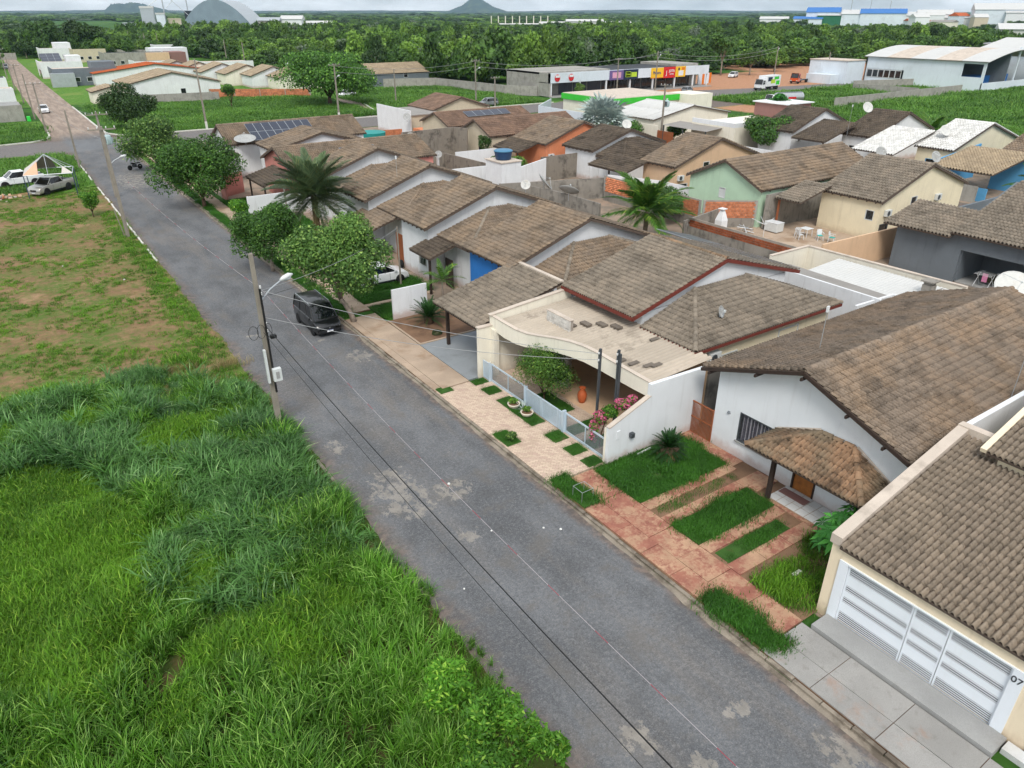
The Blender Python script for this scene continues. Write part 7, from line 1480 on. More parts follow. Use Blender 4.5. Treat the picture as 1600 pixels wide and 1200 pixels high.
P3 = pole('transformer pole standing near the crossing', 9.3, 91.4, 8.9, cross=1, tr=True, lamp=(R(-5), 1.3, 3.4)); MB().lathe([(.02, 0), (.04, .05), (.02, .1)], (0, 0, 8.9), 8).build('tip', 'porcelain', P3, world=False)
P4 = pole('slim pole past the transformer near the crossing', 8.0, 112.2, 7.2, r=(.13, .09))
for i, (x, y, h) in enumerate(((7.2, 150, 8), (7.0, 172, 8), (7.1, 205, 8), (7.2, 240, 8), (7.4, 285, 8.5), (8, 340, 8.5))): pole(['first', 'second', 'third', 'fourth', 'fifth', 'sixth'][i]+' pole up the far street counted from the crossing', x, y, h, r=(.15, .1), cross=1 if i % 2 == 0 else 0)
pole('lime based pole right of the orange walled field', 31.0, 140.6, 11.2, cross=0, lamp=None, paint_base=True, r=(.17, .1)); pole('lime based pole below the wide tree', 55.2, 139.6, 9.7, paint_base=True, cross=1, lamp=(R(30), .8, 7), r=(.17, .1)); pole('pole at the corner of the side road', 77.2, 160.0, 6.9, r=(.15, .1)); pole('tall pole with lamp before the block wall field', 92.4, 150, 8.8, cross=1, lamp=(R(10), .9, 6.4)); pole('shorter pole beside the silver estate', 90.8, 139.6, 6.0, cross=1)
pole('transformer pole rising between the back roofs', 85.5, 84.2, 8.6, cross=1, tr=True, cd=(0, 1)); pole('left pole before the shop fronts', 129, 143.4, 8.3, cross=1); pole('right pole with lamp before the shop fronts', 141.2, 142.6, 9.6, lamp=(R(30), 2.2, 7.2)); pole('pole behind the white box lorry', 206, 156.5, 8.8, lamp=(R(30), 2, 6.8)); pole('pole beside the big white warehouse', 203.5, 136.5, 8)
for i, (x, y) in enumerate(((48.4, 446), (71, 462), (73, 430), (78, 425), (81, 327), (79, 306), (78, 279))): pole(['leftmost', 'second', 'third', 'fourth', 'fifth', 'sixth', 'rightmost'][i]+' of the thin poles before the far wood', x, y, 9, r=(.18, .12))
pole('dark steel service post behind the white hatchback', 22.2, 47.3, 4.5, r=(.06, .05), group=None); pole('dark steel post by the white wall left of the date palm', 20.0, 65.4, 4.6, r=(.07, .06), group=None)
def catenary(a, b, sag, n=24): a, b = Vector(a), Vector(b); return [a.lerp(b, i/n)-Vector((0, 0, 4*sag*(i/n)*(1-i/n))) for i in range(n+1)]
def wire(label, a, b, sag, r, mat, name='overhead_wire', group='overhead wires'): return tag(MB().tube(catenary(a, b, sag), r, 5).build(name, mat), label, 'wire', group)
# striped warning tape slung from pole to pole
def striped(label, a, b, sag, r=.0072, step=.42):
    root = thing('warning_tape', a, label, 'tape'); P = catenary(a, b, sag, int((Vector(b)-Vector(a)).length/step))
    for i in range(len(P)-1): MB().tube([P[i], P[i+1]], r, 5).build('stripe', 'tape_red' if i % 4 == 3 else 'tape_white', root)
striped('red and white striped line slung over the near street', (8.02, 31.6, 7.28), (7.7, -9, 7.35), .78); striped('red and white striped line continuing up the street', (8.02, 31.6, 7.28), (8.4, 73.2, 5.2), .35, .011, .7)
wire('thick dark cable bundle over the near street', (8.0, 31.6, 5.42), (7.9, -9, 5.35), .62, .017, 'wire_black'); wire('second dark cable beside the thick bundle', (8.06, 31.6, 5.30), (8.05, -9, 5.2), .66, .012, 'wire_black'); wire('thin lone dark cable nearest the grass', (7.8, 31.6, 5.25), (7.45, -9, 5.1), .62, .009, 'wire_black')
wire('upper service wire from the lamp pole to the steel post', (8.0, 31.7, 7.2), (20.1, 22.35, 4.5), .35, .013, 'wire_grey'); wire('lower service wire from the lamp pole to the steel post', (8.0, 31.7, 5.9), (20.1, 22.35, 4.2), .4, .013, 'wire_grey'); wire('service wire from the lamp pole through the street tree', (8.0, 31.7, 7.2), (22.2, 47.3, 4.4), .4, .013, 'wire_grey'); wire('black service wire along the tree tops', (8.0, 31.7, 6.9), (22.2, 47.3, 4.2), .6, .010, 'wire_black')
for k, z in enumerate((8.6, 6.2)): wire(['high', 'low'][k]+' wire between second and transformer pole', (7.6, 73.4, z), (9.3, 91.4, z), .3, .012, 'wire_grey'); wire(['high', 'low'][k]+' wire from transformer pole over the crossing', (9.3, 91.4, z), (7.2, 150, z-.6), .9, .014, 'wire_grey')
for k, u in enumerate((-.8, .8)): wire(['left', 'right'][k]+' wire past the shop fronts', (129, 143.4+u*.3, 8.0+.2*k), (141.2, 142.6, 9.2-.4*k), .3, .03, 'wire_grey'); wire(['upper', 'lower'][k]+' wire from the shop pole over the bare soil', (141.2, 142.6, 9.2-k), (206, 156.5, 8.5-k), 1.6, .035, 'wire_grey'); wire(['upper', 'lower'][k]+' wire left of the shop fronts', (92.4, 150, 8.4-k), (129, 143.4, 8.1-k), 1.1, .03, 'wire_grey'); wire(['upper', 'lower'][k]+' wire across the meadow', (55.2, 139.6, 9.3-k), (92.4, 150, 8.5-k), 1.0, .025, 'wire_grey')
# antenna masts with small boxes
for lb, (x, y, z, h) in (('thin antenna mast on the tile roof beside the hipped end', (27.3, 16.2, 4.6, 2.6)), ('thin antenna mast standing on the broad orange brown roof', (31.5, 10.0, 4.2, 2.9)), ('thin antenna mast behind the upper garage roof', (31.8, 8.6, 5.0, .4)), ('thin antenna mast on the row roof behind the palm', (27.6, 58.0, 5.4, 2.0)), ('thin mast before the white back street house', (92.6, 57.5, 3, 4.6))):
    a = thing('antenna_mast', (x, y, z), lb, 'antenna', group='antenna masts'); MB().tube([(0, 0, -.3), (0, 0, h)], .018, 5).build('mast', 'wire_grey', a, world=False); MB().box(-.07, .07, -.04, .04, h-.28, h).build('radio_box', 'plastic_white', a, world=False, bevel=.01)
# small things
wf = thing('wire_frame', (16.5, 18.9, .12), 'rusty white wire frame standing in the verge grass', 'frame')
for (a, b) in (((-.3, -.3), (.3, -.3)), ((.3, -.3), (.3, .3)), ((.3, .3), (-.3, .3)), ((-.3, .3), (-.3, -.3))): MB().tube([(*a, .5), (*b, .5)], .009, 5).build('rail', 'galvanised', wf, world=False); MB().tube([(*a, 0), (*a, .5)], .009, 5).build('leg', 'galvanised', wf, world=False)
hz_ = thing('garden_hose', (19.9, 37.6, .09), 'coiled green hose on the bare flower bed', 'hose'); MB().tube([(.34*math.cos(i*.5)*(1-.004*i), .3*math.sin(i*.5), .03+.004*i) for i in range(50)], .02, 6).build('coil', 'leaf_dark', hz_, world=False)
rnd = random.Random(12)
for i, (x, y) in enumerate(((15.3, 27.2), (15.5, 21.0), (15.2, 12.4), (13.0, 8.0), (8.6, 30.6), (9.0, 15.6), (8.8, 14.9), (4.0, 66.5), (1.5, 78.4), (5.8, 86), (20.2, 10.6), (6.4, 60.3), (10.4, 60.5), (7.8, 66.4), (19.6, 14.6), (18.9, 12.5), (18.8, 13.0))):
    s_ = rnd.uniform(.04, .09); o = MB().lathe([(s_*.3, 0), (s_, s_*.3), (s_*.8, s_*.9), (s_*.2, s_*1.1)], (x, y, .02 if x < 15.8 else .13), 7).build('litter', 'trash_white'); o.rotation_euler = (0, 0, rnd.random()); tag(o, 'small white scrap of litter lying on the ground', 'litter', 'scraps of litter')
tag(MB().cbox((20.0, 10.9, .1), (.45, .16, .1)).build('broken_stone', 'limed_concrete', bevel=.03), 'pale broken slab lying on the weedy grass', 'stone')
tag(MB().tube([(20.6, 20.0, .14), (21.5, 20.05, .16)], .06, 7).build('pipe_piece', 'box_white'), 'white pipe piece lying along the white side wall', 'pipe')
# ================================================================== shops and far buildings
sp_ = thing('shop_row', (138, 158, 0), 'long row of flat roofed shops with coloured sign boards', 'shop row')
MB().box(112, 166, 152, 166, 0, 4.9).build('block', 'block_grey', sp_); MB().box(112.2, 165.8, 152.2, 165.8, 4.9, 5.0).build('roof_sheet', 'dark_panel', sp_)
MB().box(111.6, 134, 152, 166.3, 4.9, 5.3).build('parapet', 'block_grey', sp_); MB().box(158, 166.3, 152, 166.3, 4.9, 5.6).build('parapet', 'block_grey', sp_)
MB().box(111.6, 166.4, 148.0, 148.4, 3.1, 5.3).build('fascia', 'warehouse_white', sp_); MB().box(111.6, 166.4, 148.4, 152, 3.1, 3.25).build('canopy', 'warehouse_white', sp_); MB().box(111.6, 112, 148, 166, 0, 5.3).build('side_wall', 'block_grey', sp_)
for x in (112.2, 121, 129.5, 137.5, 145.5, 153.5, 160.5, 166): MB().box(x, x+.35, 148.1, 148.45, 0, 3.1).build('post', 'white_paint', sp_)
for i in range(10):
    x = 117.5+i*4.6; f = MB().box(x, x+4.2, 151.85, 151.97, .15, 3.0).build('shop_window', 'dark_metal', sp_)
    for k in range(3): MB().box(x+.08+k*1.38, x+1.38+k*1.38, 151.82, 151.86, .25, 2.9).build('pane', 'glass_blue' if i < 3 else 'glass_dark', f)
MB().box(111.6, 166.4, 146.4, 152, 0, .14).build('platform', 'concrete', sp_)
def signboard(label, x0, x1, z0, z1, base, items, y=147.95):
    s = thing('sign_board', ((x0+x1)/2, y, z0), label, 'sign'); MB().box(x0, x1, y-.08, y+.04, z0, z1).build('board', base, s)
    for (a, b, c, d, mt) in items: MB().box(x0+(x1-x0)*a, x0+(x1-x0)*b, y-.1, y-.082, z0+(z1-z0)*c, z0+(z1-z0)*d).build('panel', mt, s)
    return s
def word(par, txt, x, z, size, mat, y=147.83, bold=.012):
    cu = bpy.data.curves.new('lettering', 'FONT'); cu.body = txt; cu.size = size; cu.extrude = .01; cu.offset = bold; cu.align_x = 'CENTER'; tmp = bpy.data.objects.new('lettering', cu); COL.objects.link(tmp)
    bpy.context.view_layer.update(); me = bpy.data.meshes.new_from_object(tmp.evaluated_get(bpy.context.evaluated_depsgraph_get())); bpy.data.objects.remove(tmp); me.transform(Matrix.Translation((x, y, z)) @ Matrix.Rotation(R(90), 4, 'X')); return link('lettering', me, mat, par)
s1 = signboard('purple shop sign with pale pink panel', 130.4, 135.0, 3.0, 5.2, 'sign_purple', ((.2, .82, .2, .8, 'sign_pink'),))
s2 = signboard('dark navy shop sign with lime panel', 135.1, 140.0, 2.9, 5.25, 'sign_navy', ((.12, .48, .25, .8, 'sign_lime'), (.14, .46, .29, .76, 'sign_navy'), (.52, .9, .25, .72, 'sign_lime'))); word(s2, 'Green', 136.6, 3.95, .65, 'sign_lime')
s3 = signboard('yellow shop sign with slanted lettering', 144.6, 149.0, 2.8, 5.3, 'sign_yellow', ((.0, 1, .0, .07, 'sign_orange'),)); word(s3, 'Pintura', 146.6, 3.8, .95, 'plate_blue', bold=.02)
s4 = signboard('red shop sign with white lettering', 149.0, 153.4, 2.7, 5.35, 'sign_red', ()); word(s4, 'JOTA', 152.0, 4.1, .85, 'sign_white', bold=.02); word(s4, 'J', 150.1, 3.5, 1.4, 'sign_white', bold=.02); word(s4, 'materiais', 152.0, 3.5, .4, 'sign_white')
s5 = signboard('yellow sign with white paint can picture', 153.4, 157.2, 2.8, 5.35, 'sign_yellow', ((.32, .78, .12, .6, 'sign_white'), (.25, .4, .62, .88, 'sign_navy'), (.6, .9, .66, .9, 'sign_orange'), (.97, 1, 0, 1, 'sign_orange')))
for i, x in enumerate((114.0, 118.2)):
    lg = thing('round_logo', (x, 147.9, 4.2), ['left', 'right'][i]+' round red and white logo on the white shop fascia', 'logo', group='round logos on the white fascia'); MB().lathe([(.8, 0), (.8, .05)], (0, -.02, 0), 24, 'y').build('disc', 'sign_red', lg, world=False); MB().box(-.6, .6, -.1, -.03, .1, .6).build('band', 'sign_white', lg, world=False)
hd_ = thing('side_gate_wall', (170, 152, 0), 'white and orange panelled yard wall right of the shops', 'wall')
for k in range(5): MB().box(167+k*1.5, 168.5+k*1.5, 152+k*.5, 152.3+k*.5, 0, 2.7).build('panel', 'sign_orange' if k in (1, 4) else 'warehouse_white', hd_)
wl_ = boundary('weathered block wall around the meadow', [(90, 193.5), (103.3, 188.9), (106.8, 160), (111.5, 152.5)], 2.2, 'block_grey', .25)
hg = gable_house('grey gabled house with cream side before the wood', 88.5, 106, 196.5, 211, 'T', 3.2, 5.4, 'grey_paint', 'tile_tan', wins=(('s', 9, 10.3, 2.0, 3.2),), tw=.5, tl=.6, nseg=3, acs=(('s', 3.5, 1.0),))
# big white warehouse with vaulted roof
wh = thing('warehouse', (228, 112, 0), 'big white warehouse with curved metal roof and open end', 'warehouse')
T0, T1, S0, S1, ze, zc = 211, 246, 96.8, 129.5, 6.9, 9.4
MB().wall((T0, S1), (T0, S0), 0, ze, .3, [(.6, 11.5, 1.6, 3.9), (27.0, 32.0, 3.3, 6.4)]).build('wall', 'warehouse_white', wh); MB().wall((T1, S1), (T0, S1), 0, ze, .3).build('wall', 'warehouse_white', wh); MB().box(T0+12, T0+12.3, S0+.2, S1-.4, 0, 8.5).build('inner_wall', 'grey_paint', wh); MB().box(T0, T1, S0+.02, S0+.3, 0, 2.0).build('low_wall', 'warehouse_white', wh)
for i in range(6): fr = MB().box(T0-.02, T0+.1, S1-2.4-i*1.7, S1-.8-i*1.7, 1.7, 3.8).build('window', 'white_paint', wh); MB().box(T0-.05, T0-.022, S1-2.3-i*1.7, S1-.9-i*1.7, 1.85, 3.65).build('pane', 'glass_dark', fr)
n = 16
for seg in range(5):
    mb = MB(); a, b = S0-.6+(S1-S0+1.2)*seg/5, S0-.6+(S1-S0+1.2)*(seg+1)/5
    for i in range(n):
        u, v = i/n, (i+1)/n; f = lambda q: (T0-.6+(T1-T0+1.2)*q, ze+.15+(zc-ze)*math.sin(math.pi*q)); (xa, za), (xb, zb) = f(u), f(v); mb.add([(xa,a,za),(xb,a,zb),(xb,b,zb),(xa,b,za),(xa,a,za-.15),(xb,a,zb-.15),(xb,b,zb-.15),(xa,b,za-.15)], [(0,1,2,3),(7,6,5,4),(0,4,5,1),(2,6,7,3)])
    mb.build('roof_bay', 'white_metal_roof' if seg % 2 == 0 else 'parapet_cap', wh)
for x in (T0+.1, T0+17, T1-.5): MB().box(x, x+.4, S0+.31, S0+.7, 0, 6.9 if x != T0+17 else 10).build('column', 'warehouse_white', wh)
MB().box(T0+3, T0+22, S0+4, S0+8, 0, 3.2).build('blue_store', 'industry_blue', wh)
wa = thing('warehouse_annex', (206, 131, 0), 'lower pale blue annex left of the big white warehouse', 'annex'); MB().box(202.6, 211, 129.8, 142, 0, 5.9).build('block', 'warehouse_white', wa); MB().box(202.4, 211.2, 129.6, 142.2, 5.9, 6.1).build('roof_slab', 'parapet_cap', wa); MB().box(199, 202.6, 132, 140, 0, 2.4).build('low_block', 'warehouse_white', wa)
wh2 = thing('warehouse', (262, 100, 0), 'second white vaulted hall behind the big warehouse', 'warehouse'); MB().box(250, 285, 90, 118, 0, 8.2).build('block', 'warehouse_white', wh2); MB().prism([(249, 89, 8.2), (286, 89, 8.2), (267, 89, 11.2)], (0, 30, 0)).build('roof', 'white_metal_roof', wh2)
wh3 = thing('solar_hall', (330, 118, 0), 'hall with panelled blue grey roof at the right edge', 'hall'); MB().box(300, 360, 96, 138, 0, 8).build('block', 'block_grey', wh3); MB().prism([(298, 94, 8), (362, 94, 10.5), (362, 140, 10.5), (298, 140, 8)], (0, 0, .4)).build('roof', 'galvanised', wh3)
boundary('grey block wall between grassland and weedy verge', [(150.2, 97.6), (204.5, 98.4)], 1.9, 'block_grey', .25); boundary('low grey block wall before the warehouse', [(187, 117), (188, 100.4)], 1.8, 'block_grey', .25); boundary('sloped pale concrete wall below the warehouse windows', [(187.4, 117.4), (206, 112)], 2.4, 'block_grey', .25)
gs = thing('grey_shed', (303, 214, 0), 'small grey shed at the bare soil edge', 'shed'); MB().box(288, 300, 196, 206, 0, 4).build('block', 'block_grey', gs); MB().box(287.5, 300.5, 195.5, 206.5, 4, 4.2).build('roof_slab', 'parapet_cap', gs)
# ---- houses up the far street
def flat_house(label, x0, x1, y0, y1, h, mat, roof='parapet_cap', front='glass_dark', extra=()):
    r = thing('modern_house', ((x0+x1)/2, (y0+y1)/2, 0), label, 'house'); MB().box(x0, x1, y0, y1, 0, h).build('wall', mat, r); MB().box(x0+.25, x1-.25, y0+.25, y1-.25, h, h+.05).build('roof_sheet', roof, r)
    MB().wall((x0-.01, y1), (x0-.01, y0), h, h+.5, .2).build('parapet', mat, r); MB().wall((x0, y0-.01), (x1, y0-.01), h, h+.45, .2).build('parapet', mat, r)
    g_ = MB().box(x0-.06, x0-.012, y0+.8, y0+(y1-y0)*.6, .1, 2.4).build('garage_opening', 'dark_metal', r); MB().box(x0-.08, x0-.06, y0+.9, y0+(y1-y0)*.6-.1, .2, 2.3).build('pane', front, g_)
    for i in range(3): w = MB().box(x0+2+i*3, x0+3.4+i*3, y0-.05, y0-.012, 1.0, 2.2).build('window', 'box_white', r); MB().box(x0+2.1+i*3, x0+3.3+i*3, y0-.07, y0-.052, 1.1, 2.1).build('pane', 'glass_dark', w)
    for (a, b, c, d, e, f, mt) in extra: MB().box(a, b, c, d, e, f).build('block', mt, r)
    return r
f1 = flat_house('white modern house with solar panels up the far street', 16.5, 28, 278, 292, 4.2, 'white_paint', 'parapet_cap', extra=((24, 28, 279, 286, 4.2, 6.2, 'white_paint'),)); solar('small dark solar array on the white modern house', (17.5, 280, 4.6), (1, 0, 0), (0, .95, .3), 3, 3, 1.8, 2.2)
flat_house('grey modern house with pale garage doors', 17, 33, 246, 258, 4.0, 'grey_paint', extra=((16.2, 22, 243.5, 246, 0, 3.4, 'galvanised'), (27, 33, 248, 256, 4, 5.8, 'grey_paint')))
ho = gable_house('orange tile roofed house on the far block', 26, 58, 240, 252, 'S', 3.2, 5.2, 'white_paint', 'tile_orange', tw=.7, tl=.7, nseg=3, ridge_off=0); solar('dark solar panels between orange roof halves', (30.5, 243.2, 3.75), (0, 1, 0), (.98, 0, .14), 4, 2, 1.8, 2.6)
ha = gable_house('white house with wide beige gable roof beyond the dark tree', 27, 49, 198, 214, 'S', 3.2, 5.6, 'white_paint', 'tile_tan', tw=.7, tl=.7, nseg=3, wins=(('s', 12, 13.2, .8, 2.0),)); hb2 = gable_house('lower beige roofed garage beyond the dark tree', 19.5, 28, 192, 200, 'S', 2.6, 3.6, 'ivory_paint', 'tile_tan', tw=.7, tl=.7, nseg=3)
boundary('orange garden wall beside the beige garage', [(22, 189.5), (27, 189)], 1.8, 'orange_paint'); boundary('grey yard wall beyond the dark tree', [(20.5, 188.6), (45, 186)], 1.9, 'block_grey')
for i in range(6):
    x = 44+i*4.0; y = 262-i*10.2
    gable_house('tan roofed terrace house, '+['farthest', 'second farthest', 'third farthest', 'third nearest', 'second nearest', 'nearest'][i]+' of the stepped row', x, x+13, y-9.6, y+.4, 'S', 3.0, 5.2, 'ivory_paint' if i % 2 else 'white_paint', 'tile_tan', tw=.8, tl=.8, nseg=3)['group'] = 'stepped terrace houses'
flat_house('white house behind the stepped row of tan roofs', 60, 76, 262, 274, 3.6, 'white_paint'); flat_house('white cube house left behind the terrace', 42, 52, 274, 284, 3.8, 'white_paint', 'dark_panel')
brick_wall('orange brick wall along the meadow', (44.5, 192.6), (64.5, 179.6), .1, 2.0, 'brick', None, bh=.38, bl=.9, cols=True)
flat_house('grey house with peach side far up the street', 40, 62, 322, 336, 4.4, 'block_grey', 'dark_panel', extra=((54, 62, 320.5, 322, 0, 4.6, 'peach_paint'), (62, 68, 321, 332, 0, 4.6, 'mauve_paint'), (58, 72, 336, 344, 0, 5.6, 'white_paint')))
flat_house('beige house with dark garage far up the street', 34, 46, 362, 374, 4.4, 'tan_paint', 'tile_tan'); flat_house('white house at the far street end', 24, 36, 384, 398, 4.2, 'white_paint', extra=((30, 36, 385, 396, 4.2, 6.6, 'white_paint'),)); flat_house('white block by the far wall', 72, 86, 404, 412, 4.0, 'white_paint'); flat_house('small white house beside the wide tree', 78, 86, 226, 236, 4.2, 'white_paint', 'dark_panel', extra=((79, 84, 224.6, 226, 0, 3, 'white_paint'),))
boundary('long pale wall before the far wood', [(38, 424), (62, 418), (86, 386), (92, 312), (97, 262)], 2.2, 'block_grey', .3); boundary('grey wall closing the far street', [(-20, 402), (16, 400)], 2.6, 'block_grey', .3)
# houses on the left of the far street
flat_house('low grey house at the left frame edge past the crossing', -14, 5.4, 170, 182, 2.4, 'block_grey', 'concrete'); flat_house('white house behind the grey one at the left edge', -12, 5.6, 196, 206, 3.4, 'white_paint'); flat_house('white house with dark awning at the left edge', -10, 5.6, 226, 238, 3.6, 'white_paint', 'dark_panel'); flat_house('orange house at the left edge far up', -8, 5.4, 290, 300, 3.4, 'orange_paint')
boundary('orange wall strip at the left edge', [(4.6, 246), (5.4, 262)], 1.8, 'orange_paint')
tag(MB().box(5.6, 6.2, 168.5, 169.5, 0, .9).build('green_net', 'green_net', bevel=.1), 'bright green bundle beside the far street kerb', 'bundle'); tag(MB().box(2.6, 3.4, 152, 152.8, .3, .34).build('blue_sheet', 'sign_navy'), 'blue sheet lying on the corner meadow', 'sheet'); tag(MB().lathe([(2.0, 1.2), (2.1, 2.6), (2.0, 2.62)], (45.6, 103.5, 0), 20).build('teal_pool', 'teal_sheet'), 'round teal pool behind the corner house', 'pool')
boundary('reddish brick yard corner behind the solar roof', [(41.5, 112), (48.5, 109.5), (54, 110.5)], [2.4, 1.8, 1.6], 'brick')
def kerb_white(label, pts):
    r = thing('kerb', (*pts[0], 0), label, 'kerb')
    for a, b in zip(pts, pts[1:]): MB().bar((*a, .07), (*b, .07), .25, .18).build('kerb_stone', 'limed_concrete', r)
kerb_white('white limed kerb round the far right corner', [(66, 138.8), (40, 139.0), (20, 139.5), (17, 140.7), (15.5, 144), (15.3, 156), (15.2, 190)]); kerb_white('white limed kerb round the far left corner', [(-60, 136.2), (0, 139.1), (4.6, 140.2), (6.6, 142), (7.3, 146), (7.5, 156)]); kerb_white('white limed kerb beside the meadow and block wall', [(69.5, 138.9), (106, 138.9)]); kerb_white('white kerb beside the side road', [(69.4, 160), (64.4, 140.2)]); kerb_white('kerb behind the crossing tree', [(15.95, 121), (16.7, 124), (19.2, 126.3), (44, 126.3)])
# ---- silos and industry on the horizon
sl = thing('grain_hall', (265, 1016, 0), 'big grey arched grain hall on the horizon', 'grain hall'); mb = MB(); ft = MB(); n = 14
for i in range(n):
    f = lambda q: (-42+84*q, 27*math.sin(math.pi*q)**.85); (xa, za), (xb, zb) = f(i/n), f((i+1)/n)
    mb.add([(xa, -30, za), (xb, -30, zb), (xb, 60, zb), (xa, 60, za)], [(0,1,2,3)]); ft.add([(xa, -30.2, 0), (xb, -30.2, 0), (xb, -30.2, zb), (xa, -30.2, za)], [(0,1,2,3)])
hl = mb.build('vault', 'galvanised', sl, world=False); hl.rotation_euler = (0, 0, R(-28)); fw = ft.build('front_wall', 'hall_front', sl, world=False); fw.rotation_euler = (0, 0, R(-28)); sl.scale = (1.0, 1.0, 1.15); MB().box(-3, 3, -4, 4, 25, 34).build('headhouse', 'chimney_blue', sl, world=False)
for i, (x, y, w, d, h, mt) in enumerate(((185, 1033, 14, 14, 24, 'galvanised'), (196, 1020, 9, 9, 17, 'warehouse_white'), (228, 1020, 9, 9, 19, 'dark_panel'), (170, 1010, 34, 16, 7, 'galvanised'), (213, 1030, 14, 12, 11, 'tan_paint'))):
    b = thing('industrial_tower', (x, y, 0), ['tall grey drying tower left of the grain hall', 'white tower beside the drying tower', 'black tower beside the grain hall', 'low grey shed left of the towers', 'tan machine house between the towers'][i], 'tower', R(-15)); MB().box(-w/2, w/2, -d/2, d/2, 0, h*.9).build('block', mt, b, world=False); MB().box(-w/2-.5, w/2+.5, -d/2-.5, d/2+.5, h*.9, h).build('cap', 'white_metal_roof' if i < 2 else mt, b, world=False)
for i, (a, b) in enumerate((((202, 1026, 42), (202.1, 1026, 0)), ((228, 1022, 46), (228.1, 1022, 0)), ((202, 1026, 40), (236, 1010, 4)), ((202, 1026, 34), (180, 1030, 20)), ((228, 1022, 44), (205, 1026, 22)), ((228, 1022, 44), (262, 1016, 26)))):
    e = thing('grain_elevator', b, ['left elevator mast', 'right elevator mast', 'long sloping grain pipe', 'short grain pipe to the drying tower', 'grain pipe between the masts', 'grain pipe down to the grain hall'][i]+' on the horizon', 'elevator'); MB().tube([a, b], .7 if i < 2 else .35, 6).build('tube', 'galvanised', e)
for i, (x, y, w, d, h, mt) in enumerate(((318, 1000, 26, 14, 12, 'block_grey'), (345, 994, 26, 16, 14, 'white_paint'), (372, 985, 40, 14, 8, 'white_paint'), (715, 870, 50, 16, 9, 'white_metal_roof'), (690, 890, 60, 14, 6, 'white_paint'), (755, 850, 40, 14, 6, 'white_paint'), (640, 905, 70, 10, 4, 'galvanised'))):
    b = thing('industrial_shed', (x, y, 0), ['grey plant right of the grain hall', 'white roofed plant right of the grain hall', 'low white sheds right of the grain hall', 'white roofed hall in the wood beyond the shops', 'long pale wall left of the hall in the wood', 'low white building right of the hall in the wood', 'row of pale bays in the wood beyond the shops'][i], 'industrial building', R(-34)); MB().box(-w/2, w/2, -d/2, d/2, 0, h*.7).build('wall', mt, b, world=False); MB().prism([(-w/2-1, -d/2-1, h*.7), (-w/2-1, d/2+1, h*.7), (-w/2-1, 0, h)], (w+2, 0, 0)).build('roof', 'white_metal_roof' if i != 0 else 'galvanised', b, world=False)
for k in range(9): tag(MB().box(600+k*8, 600.9+k*8, 930-k*5.4, 931-k*5.4, 0, 13).build('concrete_column', 'ivory_paint'), ['first', 'second', 'third', 'fourth', 'fifth', 'sixth', 'seventh', 'eighth', 'ninth'][k]+' pale column from the left of the unfinished hall', 'column', 'columns of the unfinished hall')
rnd = random.Random(21); ORD = 'first second third fourth fifth sixth seventh eighth ninth tenth eleventh twelfth thirteenth fourteenth fifteenth sixteenth seventeenth eighteenth nineteenth twentieth twenty-first twenty-second twenty-third twenty-fourth twenty-fifth twenty-sixth'.split(); AZ = sorted(rnd.uniform(60.5, 72) for _ in range(26))
far = [(1082, 722, 60, 30, 14, 'industry_green'), (1100, 700, 50, 40, 16, 'warehouse_white'), (1075, 745, 46, 36, 24, 'industry_blue'), (1112, 672, 60, 36, 22, 'industry_blue'), (1050, 752, 40, 24, 12, 'industry_blue'), (1140, 640, 40, 24, 14, 'white_paint'), (1152, 618, 44, 24, 16, 'white_paint'), (1160, 590, 90, 24, 11, 'white_metal_roof'), (1178, 545, 60, 50, 22, 'warehouse_white'), (1190, 510, 60, 50, 18, 'white_paint'), (1020, 790, 40, 18, 9, 'white_paint'), (560, 232, 44, 18, 9, 'white_metal_roof')]
for i, (x, y, w, d, h, mt) in enumerate(far):
    h *= 1.0 if 'blue' in mt else 1.3
    b = thing('town_building', (x, y, 0), ['dark green walled hall of the far town', 'white hall right of the green hall', 'tall blue roofed hall behind the green hall', 'right blue topped hall of the far town', 'lower blue hall at the left of the far town', 'white store right of the blue halls', 'second white store right of the blue halls', 'long low white market hall', 'largest white cube hall at the right edge', 'white hall cut by the right edge', 'low white building left of the blue halls', 'white roofs in the wood above the warehouse'][i], 'building', R(-58)); MB().box(-w/2, w/2, -d/2, d/2, 0, h*.72).build('wall', mt if 'blue' not in mt else 'warehouse_white', b, world=False); MB().prism([(-w/2-1, -d/2-1, h*.72), (-w/2-1, d/2+1, h*.72), (-w/2-1, d*.1, h)], (w+2, 0, 0)).build('roof', mt if 'blue' in mt else 'white_metal_roof', b, world=False)
for i in range(26):
    a = R(AZ[i]); q = rnd.uniform(1050, 1700); x, y = q*math.sin(a), q*math.cos(a); w, d, h = rnd.uniform(14, 34), rnd.uniform(10, 18), rnd.uniform(9, 18)
    b = thing('town_house', (x, y, 0), ORD[i]+' building from the left among the small pale roofs of the far town', 'building', R(rnd.uniform(-90, 0)), 'small buildings of the far town'); MB().box(-w/2, w/2, -d/2, d/2, 0, h*.75).build('wall', rnd.choice(['white_paint', 'ivory_paint', 'tan_paint', 'warehouse_white']), b, world=False); MB().prism([(-w/2-.5, -d/2-.5, h*.75), (-w/2-.5, d/2+.5, h*.75), (-w/2-.5, 0, h)], (w+1, 0, 0)).build('roof', rnd.choice(['white_metal_roof', 'tile_orange', 'grey_metal_roof', 'white_metal_roof']), b, world=False)
for i in range(3): e = thing('radio_mast', (1092+i*14, 712-i*22, 0), ['left', 'middle', 'right'][i]+' thin mast above the blue halls', 'mast', group='masts above the blue halls'); MB().tube([(0, 0, 0), (0, 0, 40-i*4)], .5, 5).build('mast', 'galvanised', e, world=False)
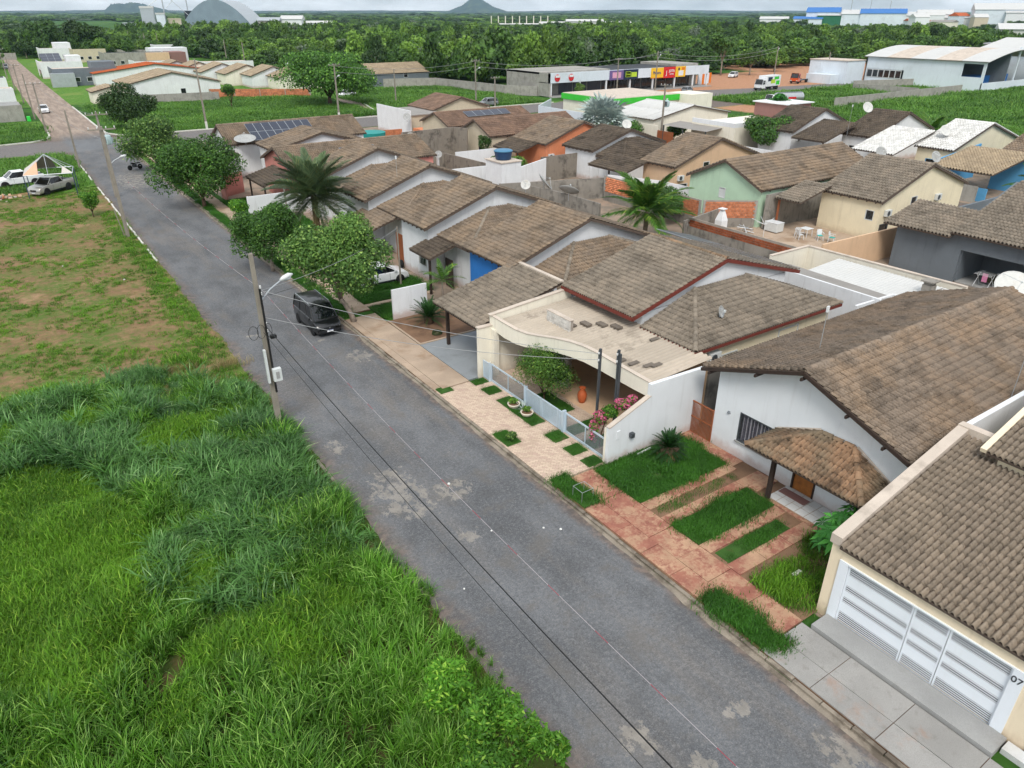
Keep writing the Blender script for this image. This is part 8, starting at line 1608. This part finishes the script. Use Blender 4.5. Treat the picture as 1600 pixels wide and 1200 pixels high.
# ---- hills on the horizon
pm('hill_green', '22362a', .95, .25, .004, stain=('55603a', .01, .5, .65, .6))
def hill(label, cx, cy, prof_, depth, seed):
    """prof_: (offset along the view-normal, height) polyline"""
    r = np.random.default_rng(seed); d = np.array([cx, cy])/math.hypot(cx, cy); nrm = np.array([d[1], -d[0]]); xs = np.array([p[0] for p in prof_]); hs = np.array([p[1] for p in prof_]); U_ = np.linspace(xs[0], xs[-1], 90); Hh = np.interp(U_, xs, hs)+np.convolve(r.normal(0, 1, 90), np.ones(5)/5, 'same')*hs.max()*.02; W_ = np.linspace(-1, 1, 15); V_ = []
    for u, h in zip(U_, Hh):
        for w in W_: q = (1-abs(w))**.8; V_.append((*(np.array([cx, cy])+nrm*u+d*depth*w), max(-1, h*q*(1+r.normal(0, .03)))))
    F_ = [(i*15+j, (i+1)*15+j, (i+1)*15+j+1, i*15+j+1) for i in range(89) for j in range(14)]; o = link('hill', np_mesh('hill', V_, F_, None, True), 'hill_green'); return struct(o, label)
hill('cone shaped hill on the horizon', 4484, 7221, [(-420, 0), (-300, 24), (-150, 78), (-60, 138), (40, 142), (95, 105), (180, 60), (320, 18), (430, 0)], 420, 1); hill('flat topped double hill on the horizon', 1370, 8390, [(-420, 0), (-330, 22), (-230, 30), (-170, 78), (-95, 92), (-60, 78), (0, 96), (90, 84), (190, 62), (300, 34), (480, 0)], 420, 2)
hill('long low ridge along the horizon', 3800, 8300, [(-5200, 10), (-3600, 26), (-2600, 34), (-1500, 24), (0, 30), (1500, 20), (3000, 38), (4600, 26), (6000, 30)], 700, 3)
# ---- air: thin haze box round everything
m, t = newmat('haze_air'); t.n.remove(t.b); vp = t.new('ShaderNodeVolumePrincipled'); vp.inputs['Color'].default_value = (.56, .80, 1.0, 1); vp.inputs['Density'].default_value = .00006; vp.inputs['Anisotropy'].default_value = .2; t.l.new(vp.outputs[0], t.o.inputs['Volume']); MATS['haze_air'] = m
hzb = MB().box(-4000, 9800, -3000, 9800, -1.0, 165).build('haze', 'haze_air'); hzb['kind'] = 'stuff'; hzb['label'] = 'thin pale haze over the distance'
